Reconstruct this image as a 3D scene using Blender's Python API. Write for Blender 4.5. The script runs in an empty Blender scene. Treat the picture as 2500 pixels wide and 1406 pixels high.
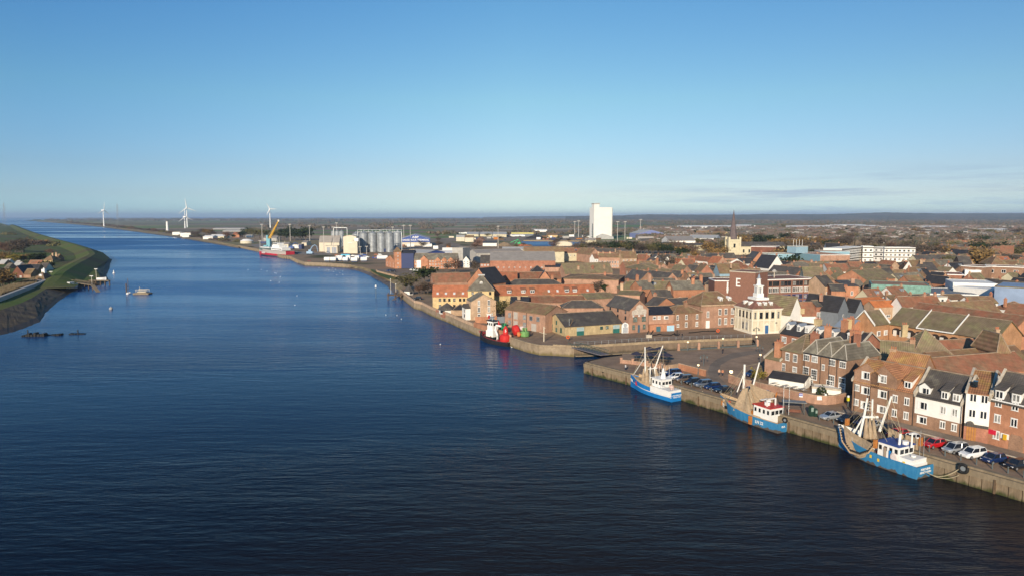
import bpy, bmesh, math, random
from mathutils import Vector, Matrix
random.seed(7)
sc = bpy.context.scene
COL = sc.collection
# --- camera
F_PX, PITCH, CH = 1690.0, math.atan(174/1690.0), 38.0
cs, sn = math.cos(PITCH), math.sin(PITCH)
cam = bpy.data.cameras.new('camera'); camo = bpy.data.objects.new('camera', cam); COL.objects.link(camo)
cam.sensor_width = 36.0; cam.lens = 36.0*F_PX/2500.0
cam.clip_start = 1.0; cam.clip_end = 60000.0
camo.location = (0, 0, CH); camo.rotation_euler = (math.pi/2-PITCH, 0, 0)
sc.camera = camo
# --- light
SUN_EL, SUN_AZ = math.radians(18), math.radians(17)      # light travels away from the camera, 17 deg to its right
sun = bpy.data.lights.new('sun', 'SUN'); suno = bpy.data.objects.new('sun', sun); COL.objects.link(suno)
sun.energy = 5.0; sun.angle = math.radians(0.5); sun.color = (1.0, 0.86, 0.68)
ld = Vector((math.sin(SUN_AZ)*math.cos(SUN_EL), math.cos(SUN_AZ)*math.cos(SUN_EL), -math.sin(SUN_EL)))
suno.rotation_euler = ld.to_track_quat('-Z', 'Y').to_euler()
W = bpy.data.worlds.new('World'); sc.world = W; W.use_nodes = True
wn = W.node_tree; wn.nodes.clear()
def wnode(t, **k):
 n = wn.nodes.new(t)
 for a, b in k.items(): setattr(n, a, b)
 return n
wo = wnode('ShaderNodeOutputWorld'); wb = wnode('ShaderNodeBackground'); wb.inputs[1].default_value = 0.132
sky = wnode('ShaderNodeTexSky', sky_type='NISHITA'); sky.sun_disc = False
sky.sun_elevation = SUN_EL; sky.sun_rotation = math.pi + SUN_AZ
sky.air_density = 1.0; sky.dust_density = 0.2; sky.ozone_density = 2.0; sky.altitude = 50
tc = wnode('ShaderNodeTexCoord'); sx = wnode('ShaderNodeSeparateXYZ'); wn.links.new(tc.outputs['Generated'], sx.inputs[0])
mp = wnode('ShaderNodeMapping'); mp.inputs['Scale'].default_value = (5, 5, 95); wn.links.new(tc.outputs['Generated'], mp.inputs[0])
nz = wnode('ShaderNodeTexNoise'); nz.inputs['Scale'].default_value = 1.0; nz.inputs['Detail'].default_value = 6; nz.inputs['Roughness'].default_value = 0.6
wn.links.new(mp.outputs[0], nz.inputs[0])
cr = wnode('ShaderNodeMapRange'); cr.inputs[1].default_value = 0.47; cr.inputs[2].default_value = 0.66; wn.links.new(nz.outputs[0], cr.inputs[0])
e1 = wnode('ShaderNodeMapRange', interpolation_type='SMOOTHSTEP'); e1.inputs[1].default_value = 0.075; e1.inputs[2].default_value = 0.03; wn.links.new(sx.outputs[2], e1.inputs[0])
e2 = wnode('ShaderNodeMapRange', interpolation_type='SMOOTHSTEP'); e2.inputs[1].default_value = 0.05; e2.inputs[2].default_value = 0.38; wn.links.new(sx.outputs[0], e2.inputs[0])
def wmul(a, b):
 m = wnode('ShaderNodeMath', operation='MULTIPLY'); wn.links.new(a, m.inputs[0])
 if isinstance(b, float): m.inputs[1].default_value = b
 else: wn.links.new(b, m.inputs[1])
 return m.outputs[0]
cf = wmul(wmul(wmul(cr.outputs[0], e1.outputs[0]), e2.outputs[0]), 0.42)
mx = wnode('ShaderNodeMixRGB'); wn.links.new(cf, mx.inputs[0]); wn.links.new(sky.outputs[0], mx.inputs[1])
mx.inputs[2].default_value = (2.3, 3.3, 4.6, 1)
tr = wnode('ShaderNodeValToRGB'); wn.links.new(sx.outputs[2], tr.inputs[0]); te = tr.color_ramp
te.elements[0].position = 0.0; te.elements[0].color = (0.62,0.83,1.2,1); te.elements[1].position = 0.5; te.elements[1].color = (0.40,0.68,0.86,1)
for pp, cc in ((0.012,(0.61,0.80,1.15)),(0.03,(0.61,0.68,0.92)),(0.065,(0.585,0.64,0.80)),(0.16,(0.59,0.75,0.78)),(0.28,(0.47,0.74,0.87))):
 x_ = te.elements.new(pp); x_.color = (*cc,1)
mt = wnode('ShaderNodeMixRGB', blend_type='MULTIPLY'); mt.inputs[0].default_value = 1.0; wn.links.new(mx.outputs[0], mt.inputs[1]); wn.links.new(tr.outputs[0], mt.inputs[2])
ax = wnode('ShaderNodeMapRange'); ax.inputs[1].default_value = -0.6; ax.inputs[2].default_value = 0.6; wn.links.new(sx.outputs[0], ax.inputs[0])
ar = wnode('ShaderNodeValToRGB'); wn.links.new(ax.outputs[0], ar.inputs[0]); ae = ar.color_ramp; ae.elements[0].position = 0.05; ae.elements[0].color = (0.66,0.84,1,1); ae.elements[1].position = 1; ae.elements[1].color = (0.80,0.83,0.88,1)
x_ = ae.elements.new(0.5); x_.color = (0.985,1,0.98,1); x_ = ae.elements.new(0.28); x_.color = (0.84,0.93,1,1)
m3 = wnode('ShaderNodeMixRGB', blend_type='MULTIPLY'); m3.inputs[0].default_value = 1.0; wn.links.new(mt.outputs[0], m3.inputs[1]); wn.links.new(ar.outputs[0], m3.inputs[2])
wn.links.new(m3.outputs[0], wb.inputs[0]); wn.links.new(wb.outputs[0], wo.inputs[0])
sc.view_settings.view_transform = 'Standard'; sc.view_settings.look = 'None'
sc.view_settings.exposure = 0.12; sc.view_settings.gamma = 1.0
sc.render.engine = 'CYCLES'
sc.cycles.use_denoising = True
sc.cycles.max_bounces = 6; sc.cycles.diffuse_bounces = 2; sc.cycles.glossy_bounces = 3; sc.cycles.transmission_bounces = 2
sc.cycles.volume_bounces = 0; sc.cycles.transparent_max_bounces = 6
sc.cycles.caustics_reflective = False; sc.cycles.caustics_refractive = False
# --- picture -> place
def P(x, y, z=0.0):
 """where the sight line of photo pixel (x, y) meets the level z"""
 u = (x-1250)/F_PX; v = (703-y)/F_PX
 dx, dy, dz = u, cs+v*sn, -sn+v*cs
 t = (z-CH)/dz
 return Vector((dx*t, dy*t, z))
def PX(p):
 f = p.y*cs-(p.z-CH)*sn; up = p.y*sn+(p.z-CH)*cs
 return (1250+F_PX*p.x/f, 703-F_PX*up/f)
def hz(x, y, y2):
 b = P(x, y); lo, hi = 0.0, 150.0
 for i in range(40):
  m = (lo+hi)/2
  if PX(Vector((b.x, b.y, m)))[1] > y2: lo = m
  else: hi = m
 return lo
CR = {'A': (0,440,3.516), 'B': (400,460,5.857), 'C': (740,480,5.857), 'D': (1100,460,5.857), 'E': (1400,460,5.857), 'G': (1750,480,5.857),
  'H': (2100,500,5.857), '1': (940,620,5.857), '2': (1220,620,5.859), '3': (1480,620,5.859), '4': (1750,640,5.859), '5': (2100,680,5.857),
  '6': (1400,800,5.5555), '7': (1800,780,5.0225), '8': (2100,840,3.7), 'L': (0,560,7.81), 'S': (560,530,10.815), 'T': (1140,760,14.06), 'Q': (2280,1040,7.4)}
def q(s, x, y):
 c = CR[s]; return (c[0]+x/c[2], c[1]+y/c[2])
def qp(s, x, y, z=0.0): return P(*q(s, x, y), z)
# --- object bookkeeping
def link(o, parent=None):
 COL.objects.link(o)
 if parent is not None: o.parent = parent
 return o
def tag(o, label=None, cat=None, group=None, kind=None):
 if label: o['label'] = label
 if cat: o['category'] = cat
 if group: o['group'] = group
 if kind: o['kind'] = kind
 return o
THINGS = []
def thing(name, label, cat, loc=(0,0,0), rz=0.0, group=None):
 o = bpy.data.objects.new(name, None); o.empty_display_size = 0.5
 link(o); o.location = loc; o.rotation_euler = (0, 0, rz)
 tag(o, label, cat, group); THINGS.append(o); return o
KIDS = {}
def kids(o): return [c for c in bpy.data.objects if c.parent == o]
def copy_tree(o, parent=None):
 if o.name not in KIDS: KIDS[o.name] = [c for c in bpy.data.objects if c.parent == o]
 c = o.copy(); link(c)
 if parent is not None: c.parent = parent
 for ch in KIDS[o.name]: copy_tree(ch, c)
 return c
def dup(o, loc, rz, label, group=None, scale=None):
 c = copy_tree(o); c.location = loc; c.rotation_euler = (0, 0, rz)
 c['label'] = label
 if group: c['group'] = group
 if scale: c.scale = scale
 THINGS.append(c)
 return c
# --- mesh builder
class MB:
 def __init__(s): s.v = []; s.f = []; s.m = []
 def face(s, pts, m=0):
  i = len(s.v); s.v += [tuple(p) for p in pts]; s.f.append(tuple(range(i, i+len(pts)))); s.m.append(m)
 def box(s, x0, y0, z0, x1, y1, z1, m=0, M=None):
  p = [(x0,y0,z0),(x1,y0,z0),(x1,y1,z0),(x0,y1,z0),(x0,y0,z1),(x1,y0,z1),(x1,y1,z1),(x0,y1,z1)]
  if M is not None: p = [tuple(M @ Vector(a)) for a in p]
  i = len(s.v); s.v += p
  for f in ((0,3,2,1),(4,5,6,7),(0,1,5,4),(1,2,6,5),(2,3,7,6),(3,0,4,7)):
   s.f.append(tuple(i+k for k in f)); s.m.append(m)
 def prism(s, poly, z0, z1, m=0, mt=None):
  i = len(s.v); n = len(poly)
  a = sum(poly[k][0]*poly[(k+1)%n][1]-poly[(k+1)%n][0]*poly[k][1] for k in range(n))
  if a < 0: poly = poly[::-1]
  s.v += [(p[0],p[1],z0) for p in poly]+[(p[0],p[1],z1) for p in poly]
  s.f.append(tuple(range(i, i+n))[::-1]); s.m.append(m)
  s.f.append(tuple(range(i+n, i+2*n))); s.m.append(m if mt is None else mt)
  for k in range(n):
   s.f.append((i+k, i+(k+1)%n, i+n+(k+1)%n, i+n+k)); s.m.append(m)
 def extr(s, prof, a, b, m=0, axis='x'):
  """profile of (p, z) swept along x (profile in y,z) or along y (profile in x,z)"""
  i = len(s.v); n = len(prof)
  if axis == 'x': s.v += [(a,p,z) for p,z in prof]+[(b,p,z) for p,z in prof]
  else: s.v += [(p,a,z) for p,z in prof]+[(p,b,z) for p,z in prof]
  s.f.append(tuple(range(i,i+n))); s.m.append(m); s.f.append(tuple(range(i+n,i+2*n))[::-1]); s.m.append(m)
  for k in range(n): s.f.append((i+k, i+n+k, i+n+(k+1)%n, i+(k+1)%n)); s.m.append(m)
 def lathe(s, prof, n=12, m=0, c=(0,0,0), M=None, a0=0.0):
  """profile of (r, z) turned about z"""
  i = len(s.v)
  for r, z in prof:
   for k in range(n):
    a = a0+2*math.pi*k/n; p = Vector((c[0]+r*math.cos(a), c[1]+r*math.sin(a), c[2]+z))
    s.v.append(tuple(M @ p) if M is not None else tuple(p))
  for j in range(len(prof)-1):
   for k in range(n):
    s.f.append((i+j*n+k, i+j*n+(k+1)%n, i+(j+1)*n+(k+1)%n, i+(j+1)*n+k)); s.m.append(m)
  s.f.append(tuple(i+k for k in range(n))[::-1]); s.m.append(m)
  j = len(prof)-1; s.f.append(tuple(i+j*n+k for k in range(n))); s.m.append(m)
 def tube(s, pts, r, n=6, m=0, r2=None):
  pts = [Vector(p) for p in pts]; i = len(s.v); L = len(pts)
  for j, p in enumerate(pts):
   d = (pts[min(j+1,L-1)]-pts[max(j-1,0)]).normalized()
   a = Vector((0,0,1)) if abs(d.z) < 0.9 else Vector((1,0,0))
   e1 = d.cross(a).normalized(); e2 = d.cross(e1)
   rr = r if r2 is None else r+(r2-r)*j/(L-1)
   for k in range(n):
    t = 2*math.pi*k/n; s.v.append(tuple(p+e1*rr*math.cos(t)+e2*rr*math.sin(t)))
  for j in range(L-1):
   for k in range(n):
    s.f.append((i+j*n+k, i+j*n+(k+1)%n, i+(j+1)*n+(k+1)%n, i+(j+1)*n+k)); s.m.append(m)
  s.f.append(tuple(i+k for k in range(n))); s.m.append(m)
  s.f.append(tuple(i+(L-1)*n+k for k in range(n))[::-1]); s.m.append(m)
 def ball(s, c, r, m=0, n=10, k=6, sq=1.0):
  prof = [(max(0.001, r*math.sin(math.pi*j/k)), -r*sq*math.cos(math.pi*j/k)) for j in range(k+1)]
  s.lathe(prof, n, m, c)
 def mesh(s, name, mats, smooth=False):
  me = bpy.data.meshes.new(name); me.from_pydata(s.v, [], s.f)
  for mm in mats: me.materials.append(mm)
  if len(mats) > 1: me.polygons.foreach_set('material_index', [min(x, len(mats)-1) for x in s.m])
  if smooth: me.polygons.foreach_set('use_smooth', [True]*len(s.f))
  me.update()
  return me
 def build(s, name, mats, parent=None, loc=(0,0,0), rz=0.0, smooth=False):
  if not isinstance(mats, (list, tuple)): mats = [mats]
  o = bpy.data.objects.new(name, s.mesh(name, mats, smooth)); link(o, parent); o.location = loc; o.rotation_euler = (0,0,rz)
  return o
def inst(me, name, parent=None, loc=(0,0,0), rz=0.0, scale=None):
 o = bpy.data.objects.new(name, me); link(o, parent); o.location = loc; o.rotation_euler = (0,0,rz)
 if scale: o.scale = scale
 return o
# --- materials
def nt(name):
 m = bpy.data.materials.new(name); m.use_nodes = True; t = m.node_tree; t.nodes.clear()
 o = t.nodes.new('ShaderNodeOutputMaterial'); b = t.nodes.new('ShaderNodeBsdfPrincipled'); t.links.new(b.outputs[0], o.inputs[0])
 return m, t, b
def mix(t, fac, a, b, mode='MIX'):
 n = t.nodes.new('ShaderNodeMixRGB'); n.blend_type = mode
 for k, x in ((0,fac),(1,a),(2,b)):
  if isinstance(x, (int, float)): n.inputs[k].default_value = x
  elif isinstance(x, tuple): n.inputs[k].default_value = (*x[:3], 1)
  else: t.links.new(x, n.inputs[k])
 return n.outputs[0]
def noise(t, vec, scale, detail=3, rough=0.55):
 n = t.nodes.new('ShaderNodeTexNoise'); n.inputs['Scale'].default_value = scale; n.inputs['Detail'].default_value = detail; n.inputs['Roughness'].default_value = rough
 if vec is not None: t.links.new(vec, n.inputs['Vector'])
 return n.outputs[0]
def mrange(t, x, a, b, c=0.0, d=1.0, smooth=False):
 n = t.nodes.new('ShaderNodeMapRange'); n.inputs[1].default_value = a; n.inputs[2].default_value = b; n.inputs[3].default_value = c; n.inputs[4].default_value = d
 if smooth: n.interpolation_type = 'SMOOTHSTEP'
 t.links.new(x, n.inputs[0]); return n.outputs[0]
def mapping(t, vec, sc_=(1,1,1), rot=(0,0,0), loc=(0,0,0)):
 n = t.nodes.new('ShaderNodeMapping'); n.inputs['Scale'].default_value = sc_; n.inputs['Rotation'].default_value = rot; n.inputs['Location'].default_value = loc
 t.links.new(vec, n.inputs[0]); return n.outputs[0]
def objco(t): return t.nodes.new('ShaderNodeTexCoord').outputs['Object']
def geopos(t): return t.nodes.new('ShaderNodeNewGeometry').outputs['Position']
def math_(t, op, a, b=None):
 n = t.nodes.new('ShaderNodeMath'); n.operation = op
 for k, x in ((0,a),(1,b)):
  if x is None: continue
  if isinstance(x, (int, float)): n.inputs[k].default_value = x
  else: t.links.new(x, n.inputs[k])
 return n.outputs[0]
def bump(t, b, h, strength=0.3, dist=0.05):
 n = t.nodes.new('ShaderNodeBump'); n.inputs['Strength'].default_value = strength; n.inputs['Distance'].default_value = dist
 t.links.new(h, n.inputs['Height']); t.links.new(n.outputs[0], b.inputs['Normal'])
def rnd(t): return t.nodes.new('ShaderNodeObjectInfo').outputs['Random']
MC = {}
def plain(name, col, rough=0.6, metal=0.0, var=0.12, scale=1.2, jit=0.0, spec=0.3):
 if name in MC: return MC[name]
 m, t, b = nt(name); co = geopos(t)
 f = mrange(t, noise(t, co, scale, 4, 0.6), 0.3, 0.7, 1-var, 1+var)
 c = mix(t, 1.0, col, mix(t, 1.0, (1,1,1), f, 'MULTIPLY'), 'MULTIPLY')
 if jit: c = mix(t, 1.0, c, mrange(t, rnd(t), 0, 1, 1-jit, 1+jit), 'MULTIPLY')
 t.links.new(c, b.inputs['Base Color']); b.inputs['Roughness'].default_value = rough; b.inputs['Metallic'].default_value = metal
 b.inputs['Specular IOR Level'].default_value = spec
 MC[name] = m; return m
def brick(name, c1, c2, jit=0.12):
 """brick wall: small speckle of single bricks, stretched along the courses, over slow stains"""
 m, t, b = nt(name); co = objco(t)
 sp = noise(t, mapping(t, co, (3.2, 3.2, 11)), 1.0, 2, 0.7)
 c = mix(t, mrange(t, sp, 0.32, 0.68), c1, c2)
 st = mrange(t, noise(t, geopos(t), 0.35, 5, 0.65), 0.3, 0.72, 0.72, 1.15)
 c = mix(t, 1.0, c, st, 'MULTIPLY'); c = mix(t, 1.0, c, mrange(t, noise(t, mapping(t, co, (1,1,0.4)), 1.1, 5, 0.75), 0.3, 0.7, 0.82, 1.2), 'MULTIPLY'); c = mix(t, 1.0, c, (1.2,1.2,1.2), 'MULTIPLY')
 w = t.nodes.new('ShaderNodeTexWave'); w.bands_direction = 'Z'; w.inputs['Scale'].default_value = 2.1; w.inputs['Distortion'].default_value = 0.4
 t.links.new(co, w.inputs[0]); c = mix(t, 1.0, c, mrange(t, w.outputs[1], 0, 1, 0.9, 1.04), 'MULTIPLY')
 c = mix(t, 1.0, c, mrange(t, rnd(t), 0, 1, 1-jit, 1+jit), 'MULTIPLY')
 t.links.new(c, b.inputs['Base Color']); b.inputs['Roughness'].default_value = 0.9; b.inputs['Specular IOR Level'].default_value = 0.15
 bump(t, b, sp, 0.25, 0.03); return m
def tiles(name, c1, c2, lichen=None, lf=0.5, period=0.34, wave=0.25, rough=0.85, jit=0.1, course=0.2):
 """tiled roof: rolls across the ridge direction, courses along it, moss patches that belong to the tiles"""
 m, t, b = nt(name); co = objco(t)
 n1 = noise(t, mapping(t, co, (2.2, 2.2, 2.2)), 1.0, 4, 0.7)
 c = mix(t, mrange(t, n1, 0.3, 0.7), c1, c2)
 if lichen: c = mix(t, mrange(t, noise(t, geopos(t), 0.28, 6, 0.72), 0.62-lf*0.3, 0.78-lf*0.2), c, lichen)
 c = mix(t, 1.0, c, mrange(t, noise(t, co, 0.55, 6, 0.8), 0.33, 0.67, 0.68, 1.30), 'MULTIPLY'); c = mix(t, 1.0, c, (1.12,1.12,1.1), 'MULTIPLY')
 w = t.nodes.new('ShaderNodeTexWave'); w.bands_direction = 'X'; w.inputs['Scale'].default_value = 1/period/3.2; w.inputs['Distortion'].default_value = 0.3
 t.links.new(co, w.inputs[0])
 c = mix(t, 1.0, c, mrange(t, w.outputs[1], 0, 1, 1-wave, 1+wave*0.5), 'MULTIPLY')
 w2 = t.nodes.new('ShaderNodeTexWave'); w2.bands_direction = 'Z'; w2.inputs['Scale'].default_value = 1.3; w2.inputs['Distortion'].default_value = 1.0; w2.inputs['Detail Scale'].default_value = 3
 t.links.new(co, w2.inputs[0]); c = mix(t, 1.0, c, mrange(t, w2.outputs[1], 0, 1, 1-course, 1.03), 'MULTIPLY')
 c = mix(t, 1.0, c, mrange(t, rnd(t), 0, 1, 1-jit, 1+jit), 'MULTIPLY')
 t.links.new(c, b.inputs['Base Color']); b.inputs['Roughness'].default_value = rough; b.inputs['Specular IOR Level'].default_value = 0.2
 bump(t, b, w.outputs[1], 0.35, 0.05); return m
def glass(name, dark=(0.02,0.025,0.03), pale=(0.35,0.34,0.31), p=0.4):
 """window glass; some windows have pale blinds or curtains behind them"""
 m, t, b = nt(name); r = rnd(t)
 f = mrange(t, r, 1-p-0.12, 1-p+0.12)
 n = mrange(t, noise(t, geopos(t), 1.3, 2), 0.4, 0.6, 0.55, 1.25)
 c = mix(t, 1.0, mix(t, f, dark, pale), n, 'MULTIPLY')
 t.links.new(c, b.inputs['Base Color']); b.inputs['Roughness'].default_value = 0.06; b.inputs['Specular IOR Level'].default_value = 0.6
 return m
BR = {
 'red': brick('red_brick', (0.38,0.17,0.105), (0.28,0.13,0.085)),
 'brown': brick('brown_brick', (0.34,0.20,0.125), (0.22,0.135,0.09)),
 'tan': brick('tan_brick', (0.47,0.33,0.215), (0.38,0.255,0.165)),
 'gault': brick('yellow_brick', (0.60,0.45,0.235), (0.49,0.35,0.175)),
 'stone': brick('yellow_stone', (0.52,0.41,0.23), (0.40,0.30,0.165)),
 'pink': brick('pink_brick', (0.44,0.265,0.18), (0.33,0.19,0.13)),
 'dark': brick('dark_brick', (0.20,0.085,0.055), (0.145,0.065,0.045)),
 'orange': brick('orange_brick', (0.45,0.215,0.12), (0.36,0.17,0.10)),
 'flats': brick('flats_brick', (0.46,0.25,0.13), (0.37,0.20,0.105)),
 'white': plain('white_render', (0.82,0.79,0.72), 0.8, var=0.07, scale=0.5),
 'cream': plain('cream_stone', (0.66,0.58,0.42), 0.85, var=0.14, scale=0.9),
 'creamr': plain('cream_render', (0.60,0.53,0.36), 0.85, var=0.10, scale=0.4),
 'grey': plain('grey_cladding', (0.18,0.20,0.22), 0.7, var=0.1),
 'blue': plain('pale_blue_render', (0.27,0.40,0.47), 0.8),
 'concrete': plain('concrete', (0.42,0.40,0.36), 0.9, var=0.2, scale=0.6),
}
RF = {
 'orange': tiles('orange_pantile', (0.46,0.17,0.085), (0.36,0.13,0.07), (0.28,0.15,0.08), 0.4),
 'bright': tiles('bright_orange_tile', (0.58,0.20,0.075), (0.52,0.175,0.065)),
 'lichen': tiles('lichened_pantile', (0.39,0.185,0.095), (0.30,0.14,0.075), (0.40,0.25,0.085), 0.5, period=0.36, wave=0.26),
 'red': tiles('red_tile', (0.35,0.14,0.08), (0.26,0.115,0.07), (0.24,0.15,0.09), 0.7),
 'brown': tiles('brown_tile', (0.27,0.16,0.095), (0.20,0.115,0.07), (0.25,0.20,0.10), 0.6),
 'moss': tiles('mossy_brown_tile', (0.24,0.18,0.115), (0.17,0.13,0.085), (0.22,0.20,0.10), 0.6),
 'slate': tiles('slate', (0.115,0.10,0.088), (0.075,0.066,0.06), (0.18,0.165,0.12), 0.35, wave=0.12, rough=0.55),
 'dslate': tiles('dark_slate', (0.055,0.052,0.052), (0.035,0.034,0.038), None, wave=0.1, rough=0.5),
 'lslate': tiles('weathered_slate', (0.19,0.165,0.13), (0.13,0.115,0.09), (0.27,0.25,0.19), 0.5, wave=0.12),
 'felt': plain('grey_roof_felt', (0.22,0.22,0.22), 0.8, var=0.2, scale=0.3),
 'lead': plain('blue_grey_sheet_roof', (0.24,0.28,0.33), 0.45, var=0.15, scale=0.3),
 'metal': plain('pale_sheet_roof', (0.45,0.44,0.41), 0.55, var=0.1, scale=0.3),
 'asb': plain('fibre_cement_roof', (0.30,0.27,0.24), 0.85, var=0.14, scale=0.35),
 'white': plain('white_roof', (0.8,0.78,0.74), 0.7),
}
WHITE = plain('white_paint', (0.82,0.80,0.75), 0.5, var=0.05)
STONEW = plain('pale_coping', (0.48,0.42,0.33), 0.85, var=0.2)
DARK = plain('dark_paint', (0.03,0.03,0.032), 0.6)
GLASS = glass('window_glass'); GLASSD = glass('dark_window_glass', p=0.08)
POT = plain('clay_pot', (0.45,0.17,0.09), 0.8)
STEEL = plain('galvanised_steel', (0.42,0.44,0.44), 0.45, 0.6, var=0.12, scale=0.8)
RAILM = plain('railing_steel', (0.10,0.12,0.12), 0.5)
BLACK = plain('black_rubber', (0.018,0.018,0.018), 0.7)
# --- setting: water, land, banks
WZ = -2.6
def water_mat(name, muddy=0.0):
 m, t, b = nt(name); g = geopos(t)
 w1 = noise(t, mapping(t, g, (0.16, 0.62, 1), (0,0,0.12)), 1.0, 3, 0.6)
 w2 = noise(t, mapping(t, g, (0.75, 2.6, 1), (0,0,-0.1)), 1.0, 3, 0.6)
 w3 = noise(t, mapping(t, g, (0.03, 0.16, 1), (0,0,0.2)), 1.0, 2, 0.5)
 patch = mrange(t, noise(t, mapping(t, g, (0.0035, 0.013, 1), (0,0,0.25)), 1.0, 5, 0.6), 0.38, 0.66, 0.35, 1.25, True)
 h = math_(t, 'ADD', math_(t, 'MULTIPLY', w1, 0.55), math_(t, 'ADD', math_(t, 'MULTIPLY', w2, 0.12), math_(t, 'MULTIPLY', w3, 0.5)))
 h = math_(t, 'MULTIPLY', h, patch)
 sxyz = t.nodes.new('ShaderNodeSeparateXYZ'); t.links.new(g, sxyz.inputs[0])
 lf = math_(t, 'ADD', sxyz.outputs[0], math_(t, 'MULTIPLY', sxyz.outputs[1], 0.47))
 slick = math_(t, 'MULTIPLY', mrange(t, noise(t, mapping(t, g, (0.0016,0.007,1), (0,0,0.3)), 1.0, 5, 0.6), 0.44, 0.56, 0, 1, True), math_(t, 'MULTIPLY', mrange(t, sxyz.outputs[1], 420, 900, 0, 0.85), mrange(t, lf, 0.0, 230.0, 1.0, 0.15)))
 h = math_(t, 'MULTIPLY', h, math_(t, 'SUBTRACT', 1.0, math_(t, 'MULTIPLY', slick, 0.8)))
 bump(t, b, h, 0.42, 1.0)
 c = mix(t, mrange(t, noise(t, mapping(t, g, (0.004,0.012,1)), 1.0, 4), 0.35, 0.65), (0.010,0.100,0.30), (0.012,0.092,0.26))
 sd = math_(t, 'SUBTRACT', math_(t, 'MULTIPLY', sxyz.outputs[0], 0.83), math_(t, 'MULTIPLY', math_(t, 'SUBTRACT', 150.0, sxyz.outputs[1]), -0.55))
 c = mix(t, mrange(t, sxyz.outputs[1], 70, 380, 1.0, 0.0, True), c, (0.004,0.006,0.012))  # near water darker, far water bluer: sky reflection falloff painted into the colour
 near_tone = mrange(t, sd, -5.0, 40.0, 0.0, 1.0, True)
 c = mix(t, math_(t, 'MULTIPLY', near_tone, 0.6), c, (0.022,0.016,0.011))  # browner towards the near right, part of the same painted reflection grade
 t.links.new(c, b.inputs['Base Color'])
 b.inputs['IOR'].default_value = 1.33; b.inputs['Specular IOR Level'].default_value = 0.13
 t.links.new(math_(t, 'ADD', mrange(t, patch, 0.35, 1.25, 0.05, 0.16), math_(t, 'MULTIPLY', mrange(t, sxyz.outputs[1], 150, 900, 0.05, 0.26), math_(t, 'SUBTRACT', 1.0, slick))), b.inputs['Roughness'])
 return m
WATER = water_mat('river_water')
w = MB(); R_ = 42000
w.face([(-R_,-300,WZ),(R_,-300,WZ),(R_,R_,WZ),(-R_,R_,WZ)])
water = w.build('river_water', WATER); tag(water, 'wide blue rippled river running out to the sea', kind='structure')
QUAY = [P(2500,1180)+Vector((55,-83,0)), P(2500,1180), P(2275,1121), P(1900,1020), P(1753,980), P(1544,915), P(1427,886)]
a, b_ = QUAY[1], QUAY[5]
for k in (2,3,4):
 tt = (QUAY[k]-a).dot(b_-a)/(b_-a).length_squared; QUAY[k] = a+(b_-a)*tt
INLET = [P(1437,880), P(1475,871), P(1600,857), P(1842,839), P(1836,829), P(1600,838), P(1436,848), P(1402,849)]
WALLA = [P(1350,846), P(1318,845), P(1290,839), P(1246,825)]
WALLB = [P(1200,811), P(1162,799), P(1128,785), P(1094,770), P(1068,761), P(1049,753), P(1030,743), P(1012,739), P(996,727), P(977,712)]
BEACH = [P(984,700), P(978,686), P(945,671), P(912,659), P(880,651), P(855,647.5)]
WHARF = [P(845,646), P(800,643), P(745,641), P(728,635), P(712,627), P(693,625), P(640,611), P(583,600)]
BANK = [P(540,592), P(480,582), P(430,573), P(360,565), P(300,557.5), P(250,551.5), P(200,547), P(150,543.5), P(90,540)]
FAR = [P(60,538.5), P(200,536.3), P(420,535), P(700,534), P(1000,533), Vector((600,11800,0)), Vector((1500,26000,0)), Vector((34000,34000,0)), Vector((34000,-250,0)), Vector((120,-250,0))]
outline = QUAY+INLET+WALLA+WALLB+BEACH+WHARF+BANK+FAR
def ground_mat():
 m, t, b = nt('town_ground_surface'); g = geopos(t); s = t.nodes.new('ShaderNodeSeparateXYZ'); t.links.new(g, s.inputs[0])
 v = t.nodes.new('ShaderNodeTexVoronoi'); v.inputs['Scale'].default_value = 1.0; t.links.new(mapping(t, g, (0.0016,0.0042,0), (0,0,0.15)), v.inputs['Vector'])
 ramp = t.nodes.new('ShaderNodeValToRGB'); e = ramp.color_ramp; e.interpolation = 'CONSTANT'
 sp = t.nodes.new('ShaderNodeSeparateColor'); t.links.new(v.outputs['Color'], sp.inputs[0]); t.links.new(sp.outputs[0], ramp.inputs[0])
 cols = [(0.0,(0.17,0.13,0.09)),(0.2,(0.095,0.14,0.045)),(0.34,(0.22,0.165,0.11)),(0.5,(0.13,0.115,0.075)),(0.66,(0.12,0.155,0.055)),(0.78,(0.30,0.24,0.16)),(0.88,(0.15,0.12,0.085))]
 e.elements[0].position = 0; e.elements[0].color = (*cols[0][1],1); e.elements[1].position = cols[1][0]; e.elements[1].color = (*cols[1][1],1)
 for p, c in cols[2:]:
  x = e.elements.new(p); x.color = (*c,1)
 fields = mix(t, 1.0, ramp.outputs[0], mrange(t, noise(t, g, 0.012, 5, 0.7), 0.3, 0.7, 1.1, 2.0), 'MULTIPLY')
 town = mix(t, mrange(t, noise(t, g, 0.05, 4, 0.6), 0.35, 0.65), (0.34,0.24,0.155), (0.24,0.175,0.115))
 town = mix(t, mrange(t, noise(t, g, 0.02, 3), 0.56, 0.66), town, (0.07,0.075,0.03))
 town = mix(t, 1.0, town, mrange(t, noise(t, g, 1.5, 3), 0.3, 0.7, 0.85, 1.15), 'MULTIPLY')
 f = mrange(t, math_(t, 'ADD', s.outputs[1], math_(t, 'MULTIPLY', noise(t, g, 0.004, 3), 500.0)), 1150, 1500)
 t.links.new(mix(t, f, town, fields), b.inputs['Base Color']); b.inputs['Roughness'].default_value = 0.95; b.inputs['Specular IOR Level'].default_value = 0.1
 return m
GROUND = ground_mat()
g = MB(); g.face([(p.x,p.y,0.0) for p in outline])
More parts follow.
